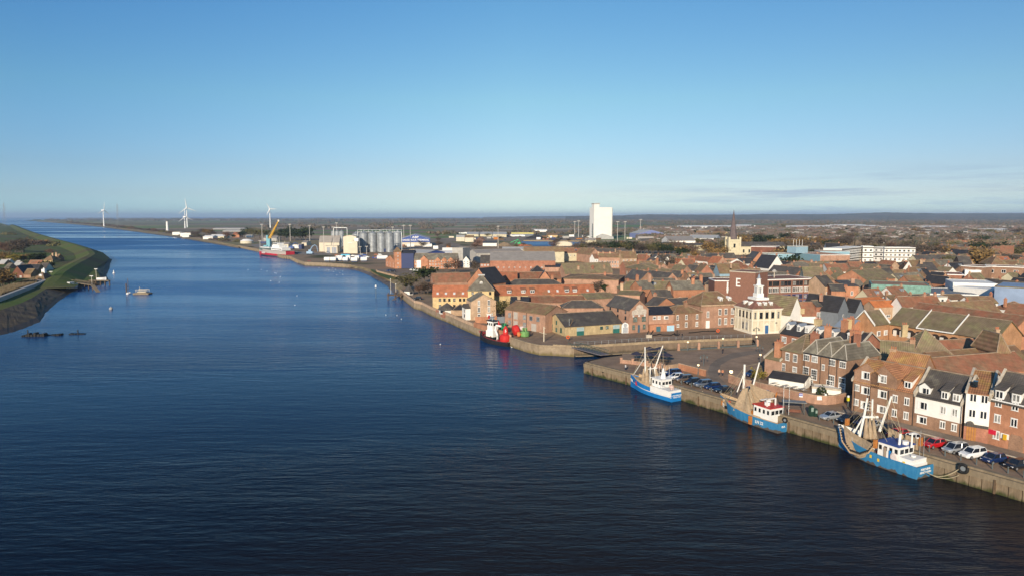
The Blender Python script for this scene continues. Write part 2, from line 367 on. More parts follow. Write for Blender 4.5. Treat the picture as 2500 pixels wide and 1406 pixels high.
o = g.build('ground', GROUND); tag(o, 'flat town ground and farmland reaching the horizon', kind='structure')
bm = bmesh.new(); bm.from_mesh(o.data); bmesh.ops.triangulate(bm, faces=bm.faces[:]); bmesh.ops.recalc_face_normals(bm, faces=bm.faces[:])
for f in bm.faces:
 if f.normal.z < 0: f.normal_flip()
bm.to_mesh(o.data); bm.free()
def stain_mat(name, c1, c2, weed, z_lo=-2.8, z_hi=-1.3, sc=(1.1,1.1,0.35)):
 m, t, b = nt(name); g = geopos(t); s = t.nodes.new('ShaderNodeSeparateXYZ'); t.links.new(g, s.inputs[0])
 c = mix(t, mrange(t, noise(t, mapping(t, g, sc), 1.0, 5, 0.7), 0.3, 0.7), c1, c2)
 hh = math_(t, 'ADD', s.outputs[2], math_(t, 'MULTIPLY', math_(t, 'SUBTRACT', noise(t, mapping(t, g, (0.8,0.8,0.2)), 1.0, 4), 0.5), 2.4))
 c = mix(t, mrange(t, hh, z_lo+0.4, z_hi, 1.0, 0.0), c, weed)
 t.links.new(c, b.inputs['Base Color']); b.inputs['Roughness'].default_value = 0.9; b.inputs['Specular IOR Level'].default_value = 0.15
 bump(t, b, noise(t, g, 2.5, 4), 0.4, 0.08); return m
QCONC = stain_mat('quay_concrete', (0.30,0.235,0.155), (0.17,0.135,0.09), (0.30,0.24,0.15), -9, -8)
QPILE = stain_mat('quay_sheet_pile', (0.30,0.225,0.145), (0.13,0.095,0.06), (0.055,0.062,0.022), -2.9, -1.9)
STONE = stain_mat('river_wall_stone', (0.40,0.31,0.205), (0.22,0.165,0.11), (0.16,0.125,0.055), -2.9, -1.6, (0.7,0.7,0.5))
DARKWALL = stain_mat('inlet_wall_stone', (0.26,0.19,0.13), (0.16,0.12,0.085), (0.05,0.05,0.03))
def strip(mb, pts, off, z0, z1, th, m=0):
 """vertical wall strip along pts; off moves it outward (to the water), th is its thickness inland"""
 n = len(pts)
 nor = []
 for k in range(n):
  d = (pts[min(k+1,n-1)]-pts[max(k-1,0)]); d.z = 0; d.normalize(); nor.append(Vector((-d.y, d.x, 0)))   # water lies on the left of the walk
 for k in range(n-1):
  a0 = pts[k]+nor[k]*off; b0 = pts[k+1]+nor[k+1]*off; a1 = pts[k]+nor[k]*(off-th); b1 = pts[k+1]+nor[k+1]*(off-th)
  A = [(p.x,p.y,z) for z in (z0,z1) for p in (a0,b0,b1,a1)]
  i = len(mb.v); mb.v += A
  for f in ((0,1,5,4),(2,3,7,6),(4,5,6,7),(0,3,2,1)): mb.f.append(tuple(i+x for x in f)); mb.m.append(m)
  if k == 0: mb.f.append((i+0,i+4,i+7,i+3)); mb.m.append(m)
  if k == n-2: mb.f.append((i+1,i+2,i+6,i+5)); mb.m.append(m)
def resamp(pts, step):
 out = [pts[0]]
 for a, b in zip(pts, pts[1:]):
  n = max(1, int((b-a).length/step))
  for k in range(1, n+1): out.append(a+(b-a)*k/n)
 return out
qw = thing('quay_wall', 'long quay wall of weedy steel piles under a concrete cap beside the trawlers', 'quay wall', (QUAY[1].x,QUAY[1].y,0))
off0 = Vector((QUAY[1].x,QUAY[1].y,0))
qq = [p-off0 for p in QUAY]
m_ = MB(); strip(m_, qq, 0.35, -0.95, 0.02, 0.5); strip(m_, qq, -0.12, 0.02, 0.32, 0.9)
m_.build('concrete_cap', QCONC, qw)
m_ = MB(); rs = resamp(qq, 1.55); n = len(rs); m2 = MB()
for k in range(n-1):
 a = rs[k]; b = rs[k+1]; d = (b-a).normalized(); M = Matrix.Translation(a) @ Matrix.Rotation(math.atan2(d.y,d.x),4,'Z'); l_ = (b-a).length; jj = 0.05*math.sin(k*2.3)
 m_.box(0.07,-0.3,-6,l_-0.07,0.28+jj,-0.97,0,M)
 m_.box(l_*0.5-0.03,0.26+jj,-6,l_*0.5+0.03,0.31+jj,-0.97,0,M)
 if k%7 == 3: m2.box(-0.13,0.2,-5,0.13,0.5,-0.5,0,M)
 m_.box(-0.07,-0.5,-6,0.07,0.02,-0.97,0,M)
m_.build('sheet_piles', QPILE, qw)
tm = plain('fender_timber', (0.13,0.085,0.05), 0.9, var=0.3, scale=3)
m2.build('timber_fenders', tm, qw)
iw = thing('inlet_wall', 'dark stone walls lining the narrow tidal inlet below the customs house', 'wall', (0,0,0))
m_ = MB(); strip(m_, [QUAY[-1]]+INLET[:4], 0.05, -6.5, 0.0, 0.5); strip(m_, INLET[3:5], 0.05, -6.5, 0.0, 0.5); strip(m_, INLET[4:]+[WALLA[0]], 0.05, -6.5, 0.0, 0.5)
m_.build('stonework', DARKWALL, iw)
m_ = MB(); strip(m_, INLET[4:]+[WALLA[0]], 0.12, 0.03, 0.75, 0.6); m_.build('parapet', brick('parapet_stone', (0.42,0.32,0.20),(0.30,0.22,0.14)), iw)
m_ = MB(); strip(m_, [p+Vector((0,0,0)) for p in INLET[4:]], 1.8, -2.2, -1.9, 1.6); m_.build('ledge', QCONC, iw)
rw = thing('river_wall', 'rounded stone river wall of the buoy yard beside the black tug', 'wall', (0,0,0))
m_ = MB(); strip(m_, [INLET[-1]]+WALLA, 0.3, -6.5, -0.02, 0.8); strip(m_, [INLET[-1]]+WALLA, 0.2, 0.02, 0.45, 0.7); m_.build('stonework', STONE, rw)
rw = thing('river_wall', 'long patched stone and brick river wall below the tan house and maltings', 'wall', (0,0,0))
random.seed(3)
wl = [WALLA[-1]]+WALLB
m_ = MB(); strip(m_, wl, 0.3, -6.5, -0.02, 0.8); m_.build('stonework', STONE, rw)
m_ = MB(); strip(m_, wl, 0.15, 0.02, 1.1, 0.5); m_.build('parapet', brick('patched_parapet', (0.47,0.30,0.19),(0.40,0.30,0.20)), rw)
m_ = MB(); strip(m_, [wl[4]+(wl[5]-wl[4])*0.2, wl[5]+(wl[6]-wl[5])*0.1], 0.33, -1.4, 0.9, 0.2); m_.build('brick_patch', BR['red'], rw)
m_ = MB(); strip(m_, [wl[0]+(wl[1]-wl[0])*0.35, wl[2]+(wl[3]-wl[2])*0.1], 0.33, 0.05, 1.7, 0.6); m_.build('brick_parapet', BR['orange'], rw)
MUD = plain('river_mud', (0.115,0.085,0.06), 0.55, var=0.35, scale=0.15, spec=0.4)
REED = plain('tan_bank_grass', (0.235,0.18,0.095), 0.95, var=0.35, scale=0.25)
GRASS = plain('grass', (0.065,0.105,0.022), 0.95, var=0.35, scale=0.06)
RUBBLE = plain('rubble_bank', (0.20,0.16,0.095), 0.95, var=0.5, scale=0.5)
def slope(name, mats, tops, bots, label, nr=5, amp=0.3, kind='structure'):
 """graded bank between a top line and a foot line, slightly uneven"""
 mb = MB(); n = len(tops); grid = []
 for k in range(n):
  row = []
  for j in range(nr+1):
   f = j/nr; p = tops[k].lerp(bots[k], f)
   if 0 < j < nr: p = p+Vector((random.uniform(-amp,amp),random.uniform(-amp,amp),random.uniform(-amp,amp)*0.4))
   row.append(len(mb.v)); mb.v.append(tuple(p))
  grid.append(row)
 for k in range(n-1):
  for j in range(nr):
   mb.f.append((grid[k][j],grid[k][j+1],grid[k+1][j+1],grid[k+1][j])); mb.m.append(min(len(mats)-1, j*len(mats)//nr))
 o = mb.build(name, mats); tag(o, label, kind=kind); return o
def refine(pts, n):
 out = []
 for a, b in zip(pts, pts[1:]):
  for k in range(n): out.append(a.lerp(b, k/n))
 return out+[pts[-1]]
bt = [WALLB[-1]]+BEACH; bb = [P(x,y,-2.8) for x,y in ((972,725),(955,714),(944,700),(926,688),(901,674),(872,662),(846,655))]
slope('beach', [REED, REED, MUD, MUD], [p+Vector((0,0,0.03)) for p in refine(bt,6)], refine(bb,6), 'curving muddy foreshore with tan grass beside the town wharf', 6, 0.5)
bf = [WHARF[-1]]+BANK; fb = [P(x,y,-2.8) for x,y in ((583,608),(540,600),(480,590),(430,581.5),(360,571.5),(300,563),(250,556.3),(200,550.6),(150,546.2),(90,542))]
slope('river_bank', [REED, REED, MUD], [p+Vector((0,0,0.03)) for p in refine(bf,6)], refine(fb,6), 'long tan far river bank running out to sea', 6, 0.8)
wf = thing('wharf_wall', 'pale concrete wharf wall along the cargo dock frontage', 'quay wall', (WHARF[3].x,WHARF[3].y,0))
o3 = Vector((WHARF[3].x,WHARF[3].y,0)); wh = [p-o3 for p in [BEACH[-1]]+WHARF]
m_ = MB(); strip(m_, wh, 0.5, -6.5, -0.3, 1.0); strip(m_, wh, 0.7, -0.25, 0.35, 1.5); m_.build('concrete_face', STONE, wf)
m_ = MB()
for p in resamp(wh[4:], 6): m_.box(p.x-0.5,p.y-1.9,-6.5,p.x+0.5,p.y-0.7,0.1)
m_.build('fender_piers', QCONC, wf)
# --- left bank
LW = [P(x,y,-2.8) for x,y in ((-260,900),(0,822),(30,816),(60,806),(100,790),(112,768),(140,742),(175,716),(196,706),(206,701),(245,698),(268,686),(261,674),(268,660),(272,645),(276,634),(264,629),(244,622),(215,612),(165,599),(130,590),(95,580),(62,570),(35,559),(20,551),(0,546),(-200,542))]
LT = [P(x,y,0.4) for x,y in ((-300,800),(0,757),(25,748),(50,740),(78,727),(95,716),(110,706),(135,694),(160,690),(190,688),(225,684),(245,676),(238,664),(231,652),(234,640),(243,631),(236,624),(222,616),(195,607),(155,596),(122,587),(88,577),(58,568),(32,557.5),(17,550),(0,545),(-200,541.3))]
DMUD = plain('dark_foreshore_mud', (0.045,0.030,0.016), 0.65, var=0.5, scale=0.12)
def lmud():
 m, t, b = nt('weedy_foreshore'); g = geopos(t)
 c = mix(t, mrange(t, noise(t, mapping(t, g, (0.05,0.14,0.1), (0,0,0.4)), 1.0, 6, 0.65), 0.42, 0.62), (0.045,0.026,0.010), (0.13,0.09,0.035))
 c = mix(t, 1.0, c, mrange(t, noise(t, g, 0.9, 5, 0.7), 0.3, 0.7, 0.5, 1.3), 'MULTIPLY')
 t.links.new(c, b.inputs['Base Color']); b.inputs['Roughness'].default_value = 0.85
 bump(t, b, noise(t, g, 0.5, 6, 0.7), 0.35, 0.4); return m
LM = lmud()
random.seed(5)
slope('mudflat', [LM, LM, LM, DMUD], refine(LT,5), refine(LW,5), 'dark weedy mud foreshore of the opposite bank', 8, 0.22)
MF = bpy.data.objects['mudflat']; MF.data.materials.append(RUBBLE); MF.data.materials.append(DMUD)
for f in MF.data.polygons:
 if f.center.y > 470: f.material_index = 4 if f.center.z > -1.6 else 5
def lgmat():
 m, t, b = nt('opposite_bank_grass'); g = geopos(t)
 c = mix(t, mrange(t, noise(t, g, 0.018, 5, 0.6), 0.4, 0.62), (0.085,0.125,0.028), (0.12,0.115,0.045))
 c = mix(t, mrange(t, noise(t, mapping(t,g,(1,1,1),(0,0,0),(300,50,0)), 0.011, 5, 0.6), 0.55, 0.68), c, (0.10,0.075,0.045))
 c = mix(t, 1.0, c, mrange(t, noise(t, g, 0.5, 4, 0.7), 0.3, 0.7, 0.75, 1.2), 'MULTIPLY')
 t.links.new(c, b.inputs['Base Color']); b.inputs['Roughness'].default_value = 0.95; b.inputs['Specular IOR Level'].default_value = 0.1
 return m
LG = lgmat()
g = MB(); pts = [(p.x,p.y,0.4) for p in LT]+[(-16000,12000,0.4),(-16000,-200,0.4)]
g.face(pts[::-1]); o = g.build('grass_bank', LG); tag(o, 'green fields of the opposite river bank', kind='structure')
bm = bmesh.new(); bm.from_mesh(o.data); bmesh.ops.triangulate(bm, faces=bm.faces[:])
for f in bm.faces:
 if f.normal.z < 0: f.normal_flip()
bm.to_mesh(o.data); bm.free()
crest = [P(x,y,4.0) for x,y in ((108,688),(140,672),(165,655),(190,641),(214,629),(226,621),(215,609),(180,597),(140,586),(105,576),(75,567),(48,557),(30,549))]
mb = MB(); cr_ = refine(crest, 4); n = len(cr_); rows = []
for k in range(n):
 d = (cr_[min(k+1,n-1)]-cr_[max(k-1,0)]); d.z = 0; d.normalize(); nn = Vector((-d.y,d.x,0))
 e = min(1.0, k/5)
 row = []
 for off, z in ((-13,0.3),(-2.2,4.0*e+0.4),(2.2,4.0*e+0.4),(13,0.3)):
  p = cr_[k]+nn*off; row.append(len(mb.v)); mb.v.append((p.x,p.y,z))
 rows.append(row)
for k in range(n-1):
 for j in range(3): mb.f.append((rows[k][j],rows[k+1][j],rows[k+1][j+1],rows[k][j+1])); mb.m.append(0)
o = mb.build('flood_bank', LG); tag(o, 'raised green flood bank on the opposite shore', kind='structure')
# --- hills
def hill_mat():
 m, t, b = nt('wooded_hills'); g = geopos(t)
 c = mix(t, mrange(t, noise(t, mapping(t,g,(0.004,0.0012,0.02)), 1.0, 6, 0.7), 0.42, 0.58), (0.13,0.13,0.085), (0.21,0.17,0.125))
 t.links.new(c, b.inputs['Base Color']); b.inputs['Roughness'].default_value = 1; b.inputs['Specular IOR Level'].default_value = 0; return m
random.seed(11)
def ridge(name, D, prof, label, depth=2600, jag=3.0):
 mb = MB(); xs = list(range(int(prof[0][0]), int(prof[-1][0])+1, 6)); grid = []
 for x in xs:
  for (x0,y0),(x1,y1) in zip(prof, prof[1:]):
   if x0 <= x <= x1: y = y0+(y1-y0)*(x-x0)/(x1-x0)
  h = CH+(529.0-y)*D/F_PX
  row = []
  for j, f in enumerate((0,0.35,0.7,0.9,1.0)):
   Y = D-depth*(1-f); z = h*(0,0.25,0.62,0.88,1.0)[j]+random.uniform(-jag,jag)*(0 if j == 0 else 1)
   row.append(len(mb.v)); mb.v.append(((x-1250)/F_PX*Y, Y, max(0.02, z)))
  grid.append(row)
 for k in range(len(xs)-1):
  for j in range(4): mb.f.append((grid[k][j],grid[k+1][j],grid[k+1][j+1],grid[k][j+1])); mb.m.append(0)
 o = mb.build(name, HM); tag(o, label, kind='structure'); return o
HM = hill_mat()
ridge('hills', 9500, [(1380,529),(1500,527.5),(1560,524.5),(1620,524),(1700,526),(1800,525),(1860,523.2),(1930,523.5),(2000,524),(2090,521.5),(2160,519.5),(2230,521),(2330,522),(2500,522.5),(2760,521)], 'low wooded hills along the right horizon', 3000, 3)
ridge('hills', 16000, [(1180,530.5),(1300,528.5),(1500,527),(1700,524.5),(1850,524.5),(2100,523),(2480,520.5),(2800,521)], 'faint farther ridge behind the wooded hills', 3000, 3)
# --- haze
hz_ = MB(); hz_.box(-30000,-600,-9,33500,33000,150)
hm = bpy.data.materials.new('air_haze'); hm.use_nodes = True; t = hm.node_tree; t.nodes.clear()
oo = t.nodes.new('ShaderNodeOutputMaterial'); vv = t.nodes.new('ShaderNodeVolumePrincipled')
vv.inputs['Color'].default_value = (0.50,0.68,0.95,1); vv.inputs['Density'].default_value = 0.00006; vv.inputs['Anisotropy'].default_value = 0.0
t.links.new(vv.outputs[0], oo.inputs['Volume'])
HAZE = hz_.build('haze', hm); tag(HAZE, 'thin blue air haze over river and town', kind='stuff')
# --- building kit
WMESH = {}
def win_mesh(w, h, style):
 """frame of a window facing -y, origin at the middle of its sill; returns (frame mesh, pane mesh)"""
 key = (round(w,2), round(h,2), style)
 if key in WMESH: return WMESH[key]
 f = MB(); t = 0.09 if w > 0.7 else 0.06
 fm = {'g': STEEL, 'd': DARK, 'k': plain('green_paint',(0.03,0.11,0.09),0.5), 'n': plain('blue_paint',(0.05,0.08,0.25),0.5)}.get(style[-1], WHITE)
 x0, x1 = -w/2, w/2
 f.box(x0,-0.07,0,x0+t,0,h); f.box(x1-t,-0.07,0,x1,0,h); f.box(x0+t,-0.07,h-t,x1-t,0,h); f.box(x0+t,-0.10,0,x1-t,0,t)
 f.box(x0-0.08,-0.14,-0.07,x1+0.08,0,-0.005); f.box(x0-0.05,-0.03,h+0.01,x1+0.05,0,h+0.13)
 s = style[0]
 if s == 's':     # sash: bar at the middle, glazing bars
  f.box(x0+t,-0.075,h*0.5-0.03,x1-t,0,h*0.5+0.03)
  for k in (1,2): x = x0+w*k/3; f.box(x-0.018,-0.05,t,x+0.018,-0.001,h-t)
  for z in (0.27,0.73): f.box(x0+t,-0.045,h*z-0.015,x1-t,-0.002,h*z+0.015)
 elif s == 'c':   # casement: wide side leaves
  for x in (x0+w*0.30, x0+w*0.70): f.box(x-0.045,-0.07,t,x+0.045,0,h-t)
  f.box(x0+t,-0.05,t,x0+w*0.30-0.1,-0.002,h-t) if w > 1.4 else None
 elif s == 'p':   # pair of narrow lights
  f.box(-0.07,-0.07,t,0.07,0,h-t)
 elif s == 'a':   # arched
  f.box(-0.03,-0.06,t,0.03,0,h-t); f.box(x0+t,-0.06,h*0.55-0.03,x1-t,0,h*0.55+0.03)
 elif s == 'm':   # many panes
  for k in (1,2,3): x = x0+w*k/4; f.box(x-0.03,-0.06,t,x+0.03,0,h-t)
  for z in (0.35,0.7): f.box(x0+t,-0.05,h*z-0.025,x1-t,-0.001,h*z+0.025)
 p = MB(); p.face([(x0+0.02,-0.02,0.02),(x1-0.02,-0.02,0.02),(x1-0.02,-0.02,h-0.02),(x0+0.02,-0.02,h-0.02)])
 if s == 'v': r = (None, p.mesh('pane', [GLASSD]))
 else: r = (f.mesh('window', [fm]), p.mesh('pane', [GLASS]))
 WMESH[key] = r; return r
def small_win(w, h, style):
 key = ('one', round(w,2), round(h,2), style)
 if key in WMESH: return WMESH[key]
 f = MB(); x0, x1 = -w/2, w/2
 fm = DARK if style[-1] == 'd' else WHITE
 f.box(x0,-0.08,0,x1,0,h,0); f.face([(x0+0.12,-0.09,0.12),(x1-0.12,-0.09,0.12),(x1-0.12,-0.09,h-0.12),(x0+0.12,-0.09,h-0.12)],1)
 if w > 1.0: f.box(-0.05,-0.10,0.12,0.05,-0.085,h-0.12,0)
 WMESH[key] = f.mesh('window', [fm, GLASS]); return WMESH[key]
def put_win(parent, face, a, z, w, h, style, L, D, far=False, y=None):
 if face == 'F': loc, rz = (a, -0.0 if y is None else y, z), 0.0
 elif face == 'L': loc, rz = (0.0, a, z), -math.pi/2
 elif face == 'R': loc, rz = (L, a, z), math.pi/2
 if far: return inst(small_win(w, h, style), 'window', parent, loc, rz)
 fr, pn = win_mesh(w, h, style)
 if fr is None: return inst(pn, 'window', parent, loc, rz)
 o = inst(fr, 'window', parent, loc, rz); inst(pn, 'pane', o); return o
def grid_win(parent, face, L, D, rows, n, w, h, style='s', m0=None, m1=None, far=False, skip=()):
 """rows: sill heights; n windows evenly spread (or a list of places along the face)"""
 ln = L if face == 'F' else D
 if isinstance(n, int):
  m0 = (ln/n/2 if m0 is None else m0); m1 = (m0 if m1 is None else m1)
  xs = [m0+(ln-m0-m1)*k/max(1,n-1) for k in range(n)] if n > 1 else [ln/2]
 else: xs = [a*ln for a in n]
 for r, z in enumerate(rows):
  for k, x in enumerate(xs):
   if (r,k) in skip: continue
   put_win(parent, face, x, z, w, h, style, L, D, far)
def chimney(parent, x, y, z, hgt=1.8, w=0.9, d=0.6, mat='brown', pots=2):
 c = MB(); c.box(x-w/2,y-d/2,z-1.2,x+w/2,y+d/2,z+hgt); c.box(x-w/2-0.08,y-d/2-0.08,z+hgt-0.25,x+w/2+0.08,y+d/2+0.08,z+hgt-0.05)
 for k in range(pots):
  px = x-w/2+w*(k+0.5)/pots; c.lathe([(0.12,z+hgt),(0.10,z+hgt+0.5)],6,1,(px,y,0))
 return c.build('chimney', [BR[mat], POT], parent)
def dormer(parent, x, y, z, w=1.5, h=1.3, depth=2.2, roof='slate', cheek=None, style='gable', wst='p', face='F', L=0, ov=0.18):
 """dormer window standing on a roof slope; (x, y, z) is the foot of its front"""
 m = MB(); cm = cheek or WHITE
 m.box(-w/2,0,0,w/2,depth,h,0)
 if style == 'gable':
  r = w*0.42; pr = [(-w/2-ov,h-0.05),(0,h+r),(w/2+ov,h-0.05),(w/2+ov,h+0.08),(0,h+r+0.15),(-w/2-ov,h+0.08)]
  m.extr(pr, -ov, depth+0.8, 1, 'y'); m.extr([(-w/2,h-0.02),(w/2,h-0.02),(0,h+r-0.03)], 0, 0.1, 0, 'y')
 elif style == 'cat':      # long sloping roof running back to the ridge
  m.extr([(-ov,h),(-ov,h+0.14),(depth+0.4,h+depth*0.50+0.16),(depth+0.4,h+depth*0.50)], -w/2-ov, w/2+ov, 1, 'x')
  m.extr([(0,h-0.02),(depth,h-0.02),(depth,h+depth*0.48)], -w/2+0.01, w/2-0.01, 0, 'x')
 elif style == 'round':
  pr = [(-w/2-0.1,h)]+[((w/2+0.1)*math.cos(math.pi-math.pi*k/8), h+(w/2+0.1)*math.sin(math.pi*k/8)*0.7) for k in range(1,8)]+[(w/2+0.1,h)]
  m.extr(pr, -0.12, depth, 0, 'y')
 elif style == 'flat': m.box(-w/2-ov,-ov,h,w/2+ov,depth+0.3,h+0.14,1)
 o = m.build('dormer', [cm, RF[roof]], parent, (x,y,z), {'F':0,'L':-math.pi/2,'R':math.pi/2}[face])
 fr, pn = win_mesh(w*0.82, h*0.78, wst); inst(fr, 'window', o, (0,-0.005,h*0.1)); inst(pn, 'pane', o, (0,-0.012,h*0.1))
 return o
DBG = False
BLD = []      # footprints (world) of everything built, so that the filler houses keep clear
def reg(o, L, D):
 c, s = math.cos(o.rotation_euler.z), math.sin(o.rotation_euler.z)
 x = o.location.x+c*L/2-s*D/2; y = o.location.y+s*L/2+c*D/2
 BLD.append((x, y, max(L,D)/2, L, D, o.rotation_euler.z))
def solve_ridge(A, v, K):
 """ridge end above the middle of the side wall: A+v*w+(0,0,r) seen at pixel K"""
 k, l = (K[0]-1250)/F_PX, (703-K[1])/F_PX
 Z0 = A.z-CH
 a11, a12, b1 = v.x-k*v.y*cs, k*sn, -(A.x-k*(A.y*cs-Z0*sn))
 a21, a22, b2 = v.y*sn-l*v.y*cs, cs+l*sn, -(A.y*sn+Z0*cs-l*(A.y*cs-Z0*sn))
 det = a11*a22-a12*a21
 return ((b1*a22-b2*a12)/det, (a11*b2-a21*b1)/det)
def roof_mesh(kind, L, D, h, rise, over=0.3, rm='brown', coped=False, hipx=None, th=0.16, ridgex=None):
 r = MB(); o = over
 if kind == 'gable':
  s = rise/(D/2); e = -o*s
  r.extr([(-o,h+e),(D/2,h+rise),(D+o,h+e),(D+o,h+e+th),(D/2,h+rise+th+0.03),(-o,h+e+th)], -o*0.7, L+o*0.7, 0, 'x')
  r.box(-o*0.7,D/2-0.14,h+rise+th-0.04,L+o*0.7,D/2+0.14,h+rise+th+0.12,1)
  if coped:
   for x in (-0.15, L-0.2): r.extr([(-o-0.05,h+e),(D/2,h+rise+0.05),(D+o+0.05,h+e),(D+o+0.05,h+e+th+0.35),(D/2,h+rise+th+0.42),(-o-0.05,h+e+th+0.35)], x, x+0.36, 2, 'x')
 elif kind == 'gfront':
  s = rise/(L/2); e = -o*s
  r.extr([(-o,h+e),(L/2,h+rise),(L+o,h+e),(L+o,h+e+th),(L/2,h+rise+th+0.03),(-o,h+e+th)], -o*0.7, D+o*0.7, 0, 'y')
  r.box(L/2-0.14,-o*0.7,h+rise+th-0.04,L/2+0.14,D+o*0.7,h+rise+th+0.12,1)
  if coped:
   for y in (-0.15, D-0.2): r.extr([(-o-0.05,h+e),(L/2,h+rise+0.05),(L+o+0.05,h+e),(L+o+0.05,h+e+th+0.3),(L/2,h+rise+th+0.36),(-o-0.05,h+e+th+0.3)], y, y+0.36, 2, 'y')
 elif kind in ('hip', 'pyr'):
  hx = min(L,D)/2 if hipx is None else hipx; hy = D/2
  if kind == 'pyr' or L < D:
   if kind == 'pyr': A, B = (L/2-0.3,D/2-0.3), (L/2+0.3,D/2+0.3)
   else: A, B = (L/2-0.05,hx), (L/2+0.05,D-hx)
   top = [(A[0],A[1]),(B[0],A[1]),(B[0],B[1]),(A[0],B[1])]
  else: top = [(hx,hy-0.05),(L-hx,hy-0.05),(L-hx,hy+0.05),(hx,hy+0.05)]
  lo = [(-o,-o),(L+o,-o),(L+o,D+o),(-o,D+o)]
  for k in range(4):
   a, b = lo[k], lo[(k+1)%4]; c, d = top[(k+1)%4], top[k]
   r.face([(a[0],a[1],h+0.1),(b[0],b[1],h+0.1),(c[0],c[1],h+rise),(d[0],d[1],h+rise)])
   r.face([(a[0],a[1],h-0.1),(b[0],b[1],h-0.1),(b[0],b[1],h+0.1),(a[0],a[1],h+0.1)])
   r.tube([(a[0],a[1],h+0.12),(d[0],d[1],h+rise+0.03)],0.12,5,1)
  r.face([(p[0],p[1],h+rise) for p in top]); r.face([(p[0],p[1],h-0.1) for p in lo][::-1])
  r.box(top[0][0]-0.1,top[0][1]-0.1,h+rise-0.05,top[2][0]+0.1,top[2][1]+0.1,h+rise+0.12,1)
 elif kind == 'shed':
  r.extr([(-o,h-0.05),(D+o,h+rise),(D+o,h+rise+th),(-o,h-0.05+th)], -o*0.6, L+o*0.6, 0, 'x')
 elif kind == 'flat':
  r.box(0.3,0.3,h-0.35,L-0.3,D-0.3,h-0.1,0)
  for bx in ((-0.08,-0.08,L+0.08,0.3),(-0.08,D-0.3,L+0.08,D+0.08),(-0.08,0.3,0.3,D-0.3),(L-0.3,0.3,L+0.08,D-0.3)): r.box(bx[0],bx[1],h-0.3,bx[2],bx[3],h+0.12,2)
 elif kind == 'curve':
  n = 10; s = [(L*k/n, h+rise*math.sin(math.pi*k/n)) for k in range(n+1)]
  r.extr(s+[(p[0],p[1]-0.25) for p in s[::-1]], -o, D+o, 0, 'y')
 return r
LTRIM = plain('ridge_tile', (0.30,0.22,0.15), 0.9, var=0.3)
def wall_mesh(kind, L, D, h, rise, z0=0):
 w = MB()
 if kind == 'gable':
  w.extr([(0,z0),(D,z0),(D,h),(D/2,h+rise),(0,h)], 0, L, 0, 'x')
 elif kind == 'gfront':
  w.extr([(0,z0),(L,z0),(L,h),(L/2,h+rise),(0,h)], 0, D, 0, 'y')
 elif kind == 'shed': w.extr([(0,z0),(D,z0),(D,h+rise),(0,h)], 0, L, 0, 'x')
 elif kind == 'curve':
  n = 10; w.extr([(0,z0),(L,z0)]+[(L-L*k/n, h-0.1+rise*math.sin(math.pi*k/n)) for k in range(n+1)], 0, D, 0, 'y')
 else: w.box(0,0,z0,L,D,h)
 return w
def bld(label, cat, L, R, h, K=None, d=None, rise=None, roof='gable', wall='brown', rm='brown', name='house', group=None,
  over=0.3, coped=False, hipx=None, trim=None, ridge=None, z0=0, base=None):
 """L, R: photo pixels of the two ends of the front eaves, h their height; K: photo pixel of the near ridge end"""
 if base is not None:      # base pixels of the front wall are in view: place by them, h from the eaves pixel
  A, B = P(*base[0]), P(*base[1])
  if h is None: h = hz(base[0][0], base[0][1], L[1])
 else:
  A, B = P(*L, h), P(*R, h)
 A = Vector((A.x,A.y,0)); B = Vector((B.x,B.y,0))
 u = (B-A); Ln = u.length; u.normalize(); v = Vector((-u.y,u.x,0))
 if K is not None:
  wv, rr = solve_ridge(A+Vector((0,0,h)), v, K)
  if DBG: print('K', round(Ln,1), round(wv,1), round(rr,1), '|', label[:60])
  hi_ = 14 if Ln > 25 else 8.5
  if d is None and not 2.8 < wv < hi_: wv = 4.5 if wv < 1.5 or wv > 60 else min(max(wv,2.8),hi_)
  if d is not None: wv = d/2
  yy = A.y+v.y*wv; l_ = (703-K[1])/F_PX; rr = yy*(l_*cs-sn)/(cs+l_*sn)+CH-h
  if d is None: d = 2*wv
  if rise is None: rise = min(max(rr, 1.0), 14)
 if d is None: d = 9.0
 if rise is None: rise = (d if roof != 'gfront' else Ln)*0.42
 t = thing(name, label, cat, (A.x,A.y,0), math.atan2(u.y,u.x), group)
 wall_mesh(roof, Ln, d, h, rise, z0).build('wall', BR[wall] if isinstance(wall, str) else wall, t)
 rf = roof_mesh(roof, Ln, d, h, rise, over, rm, coped, hipx).build('roof', [RF[rm] if isinstance(rm, str) else rm, ridge or LTRIM, trim or STONEW], t)
 reg(t, Ln, d)
 t['_'] = 0; del t['_']
 return t, rf, Ln, d, h, rise
# --- the buildings one can tell apart
def X(s, *p): return q(s, *p)
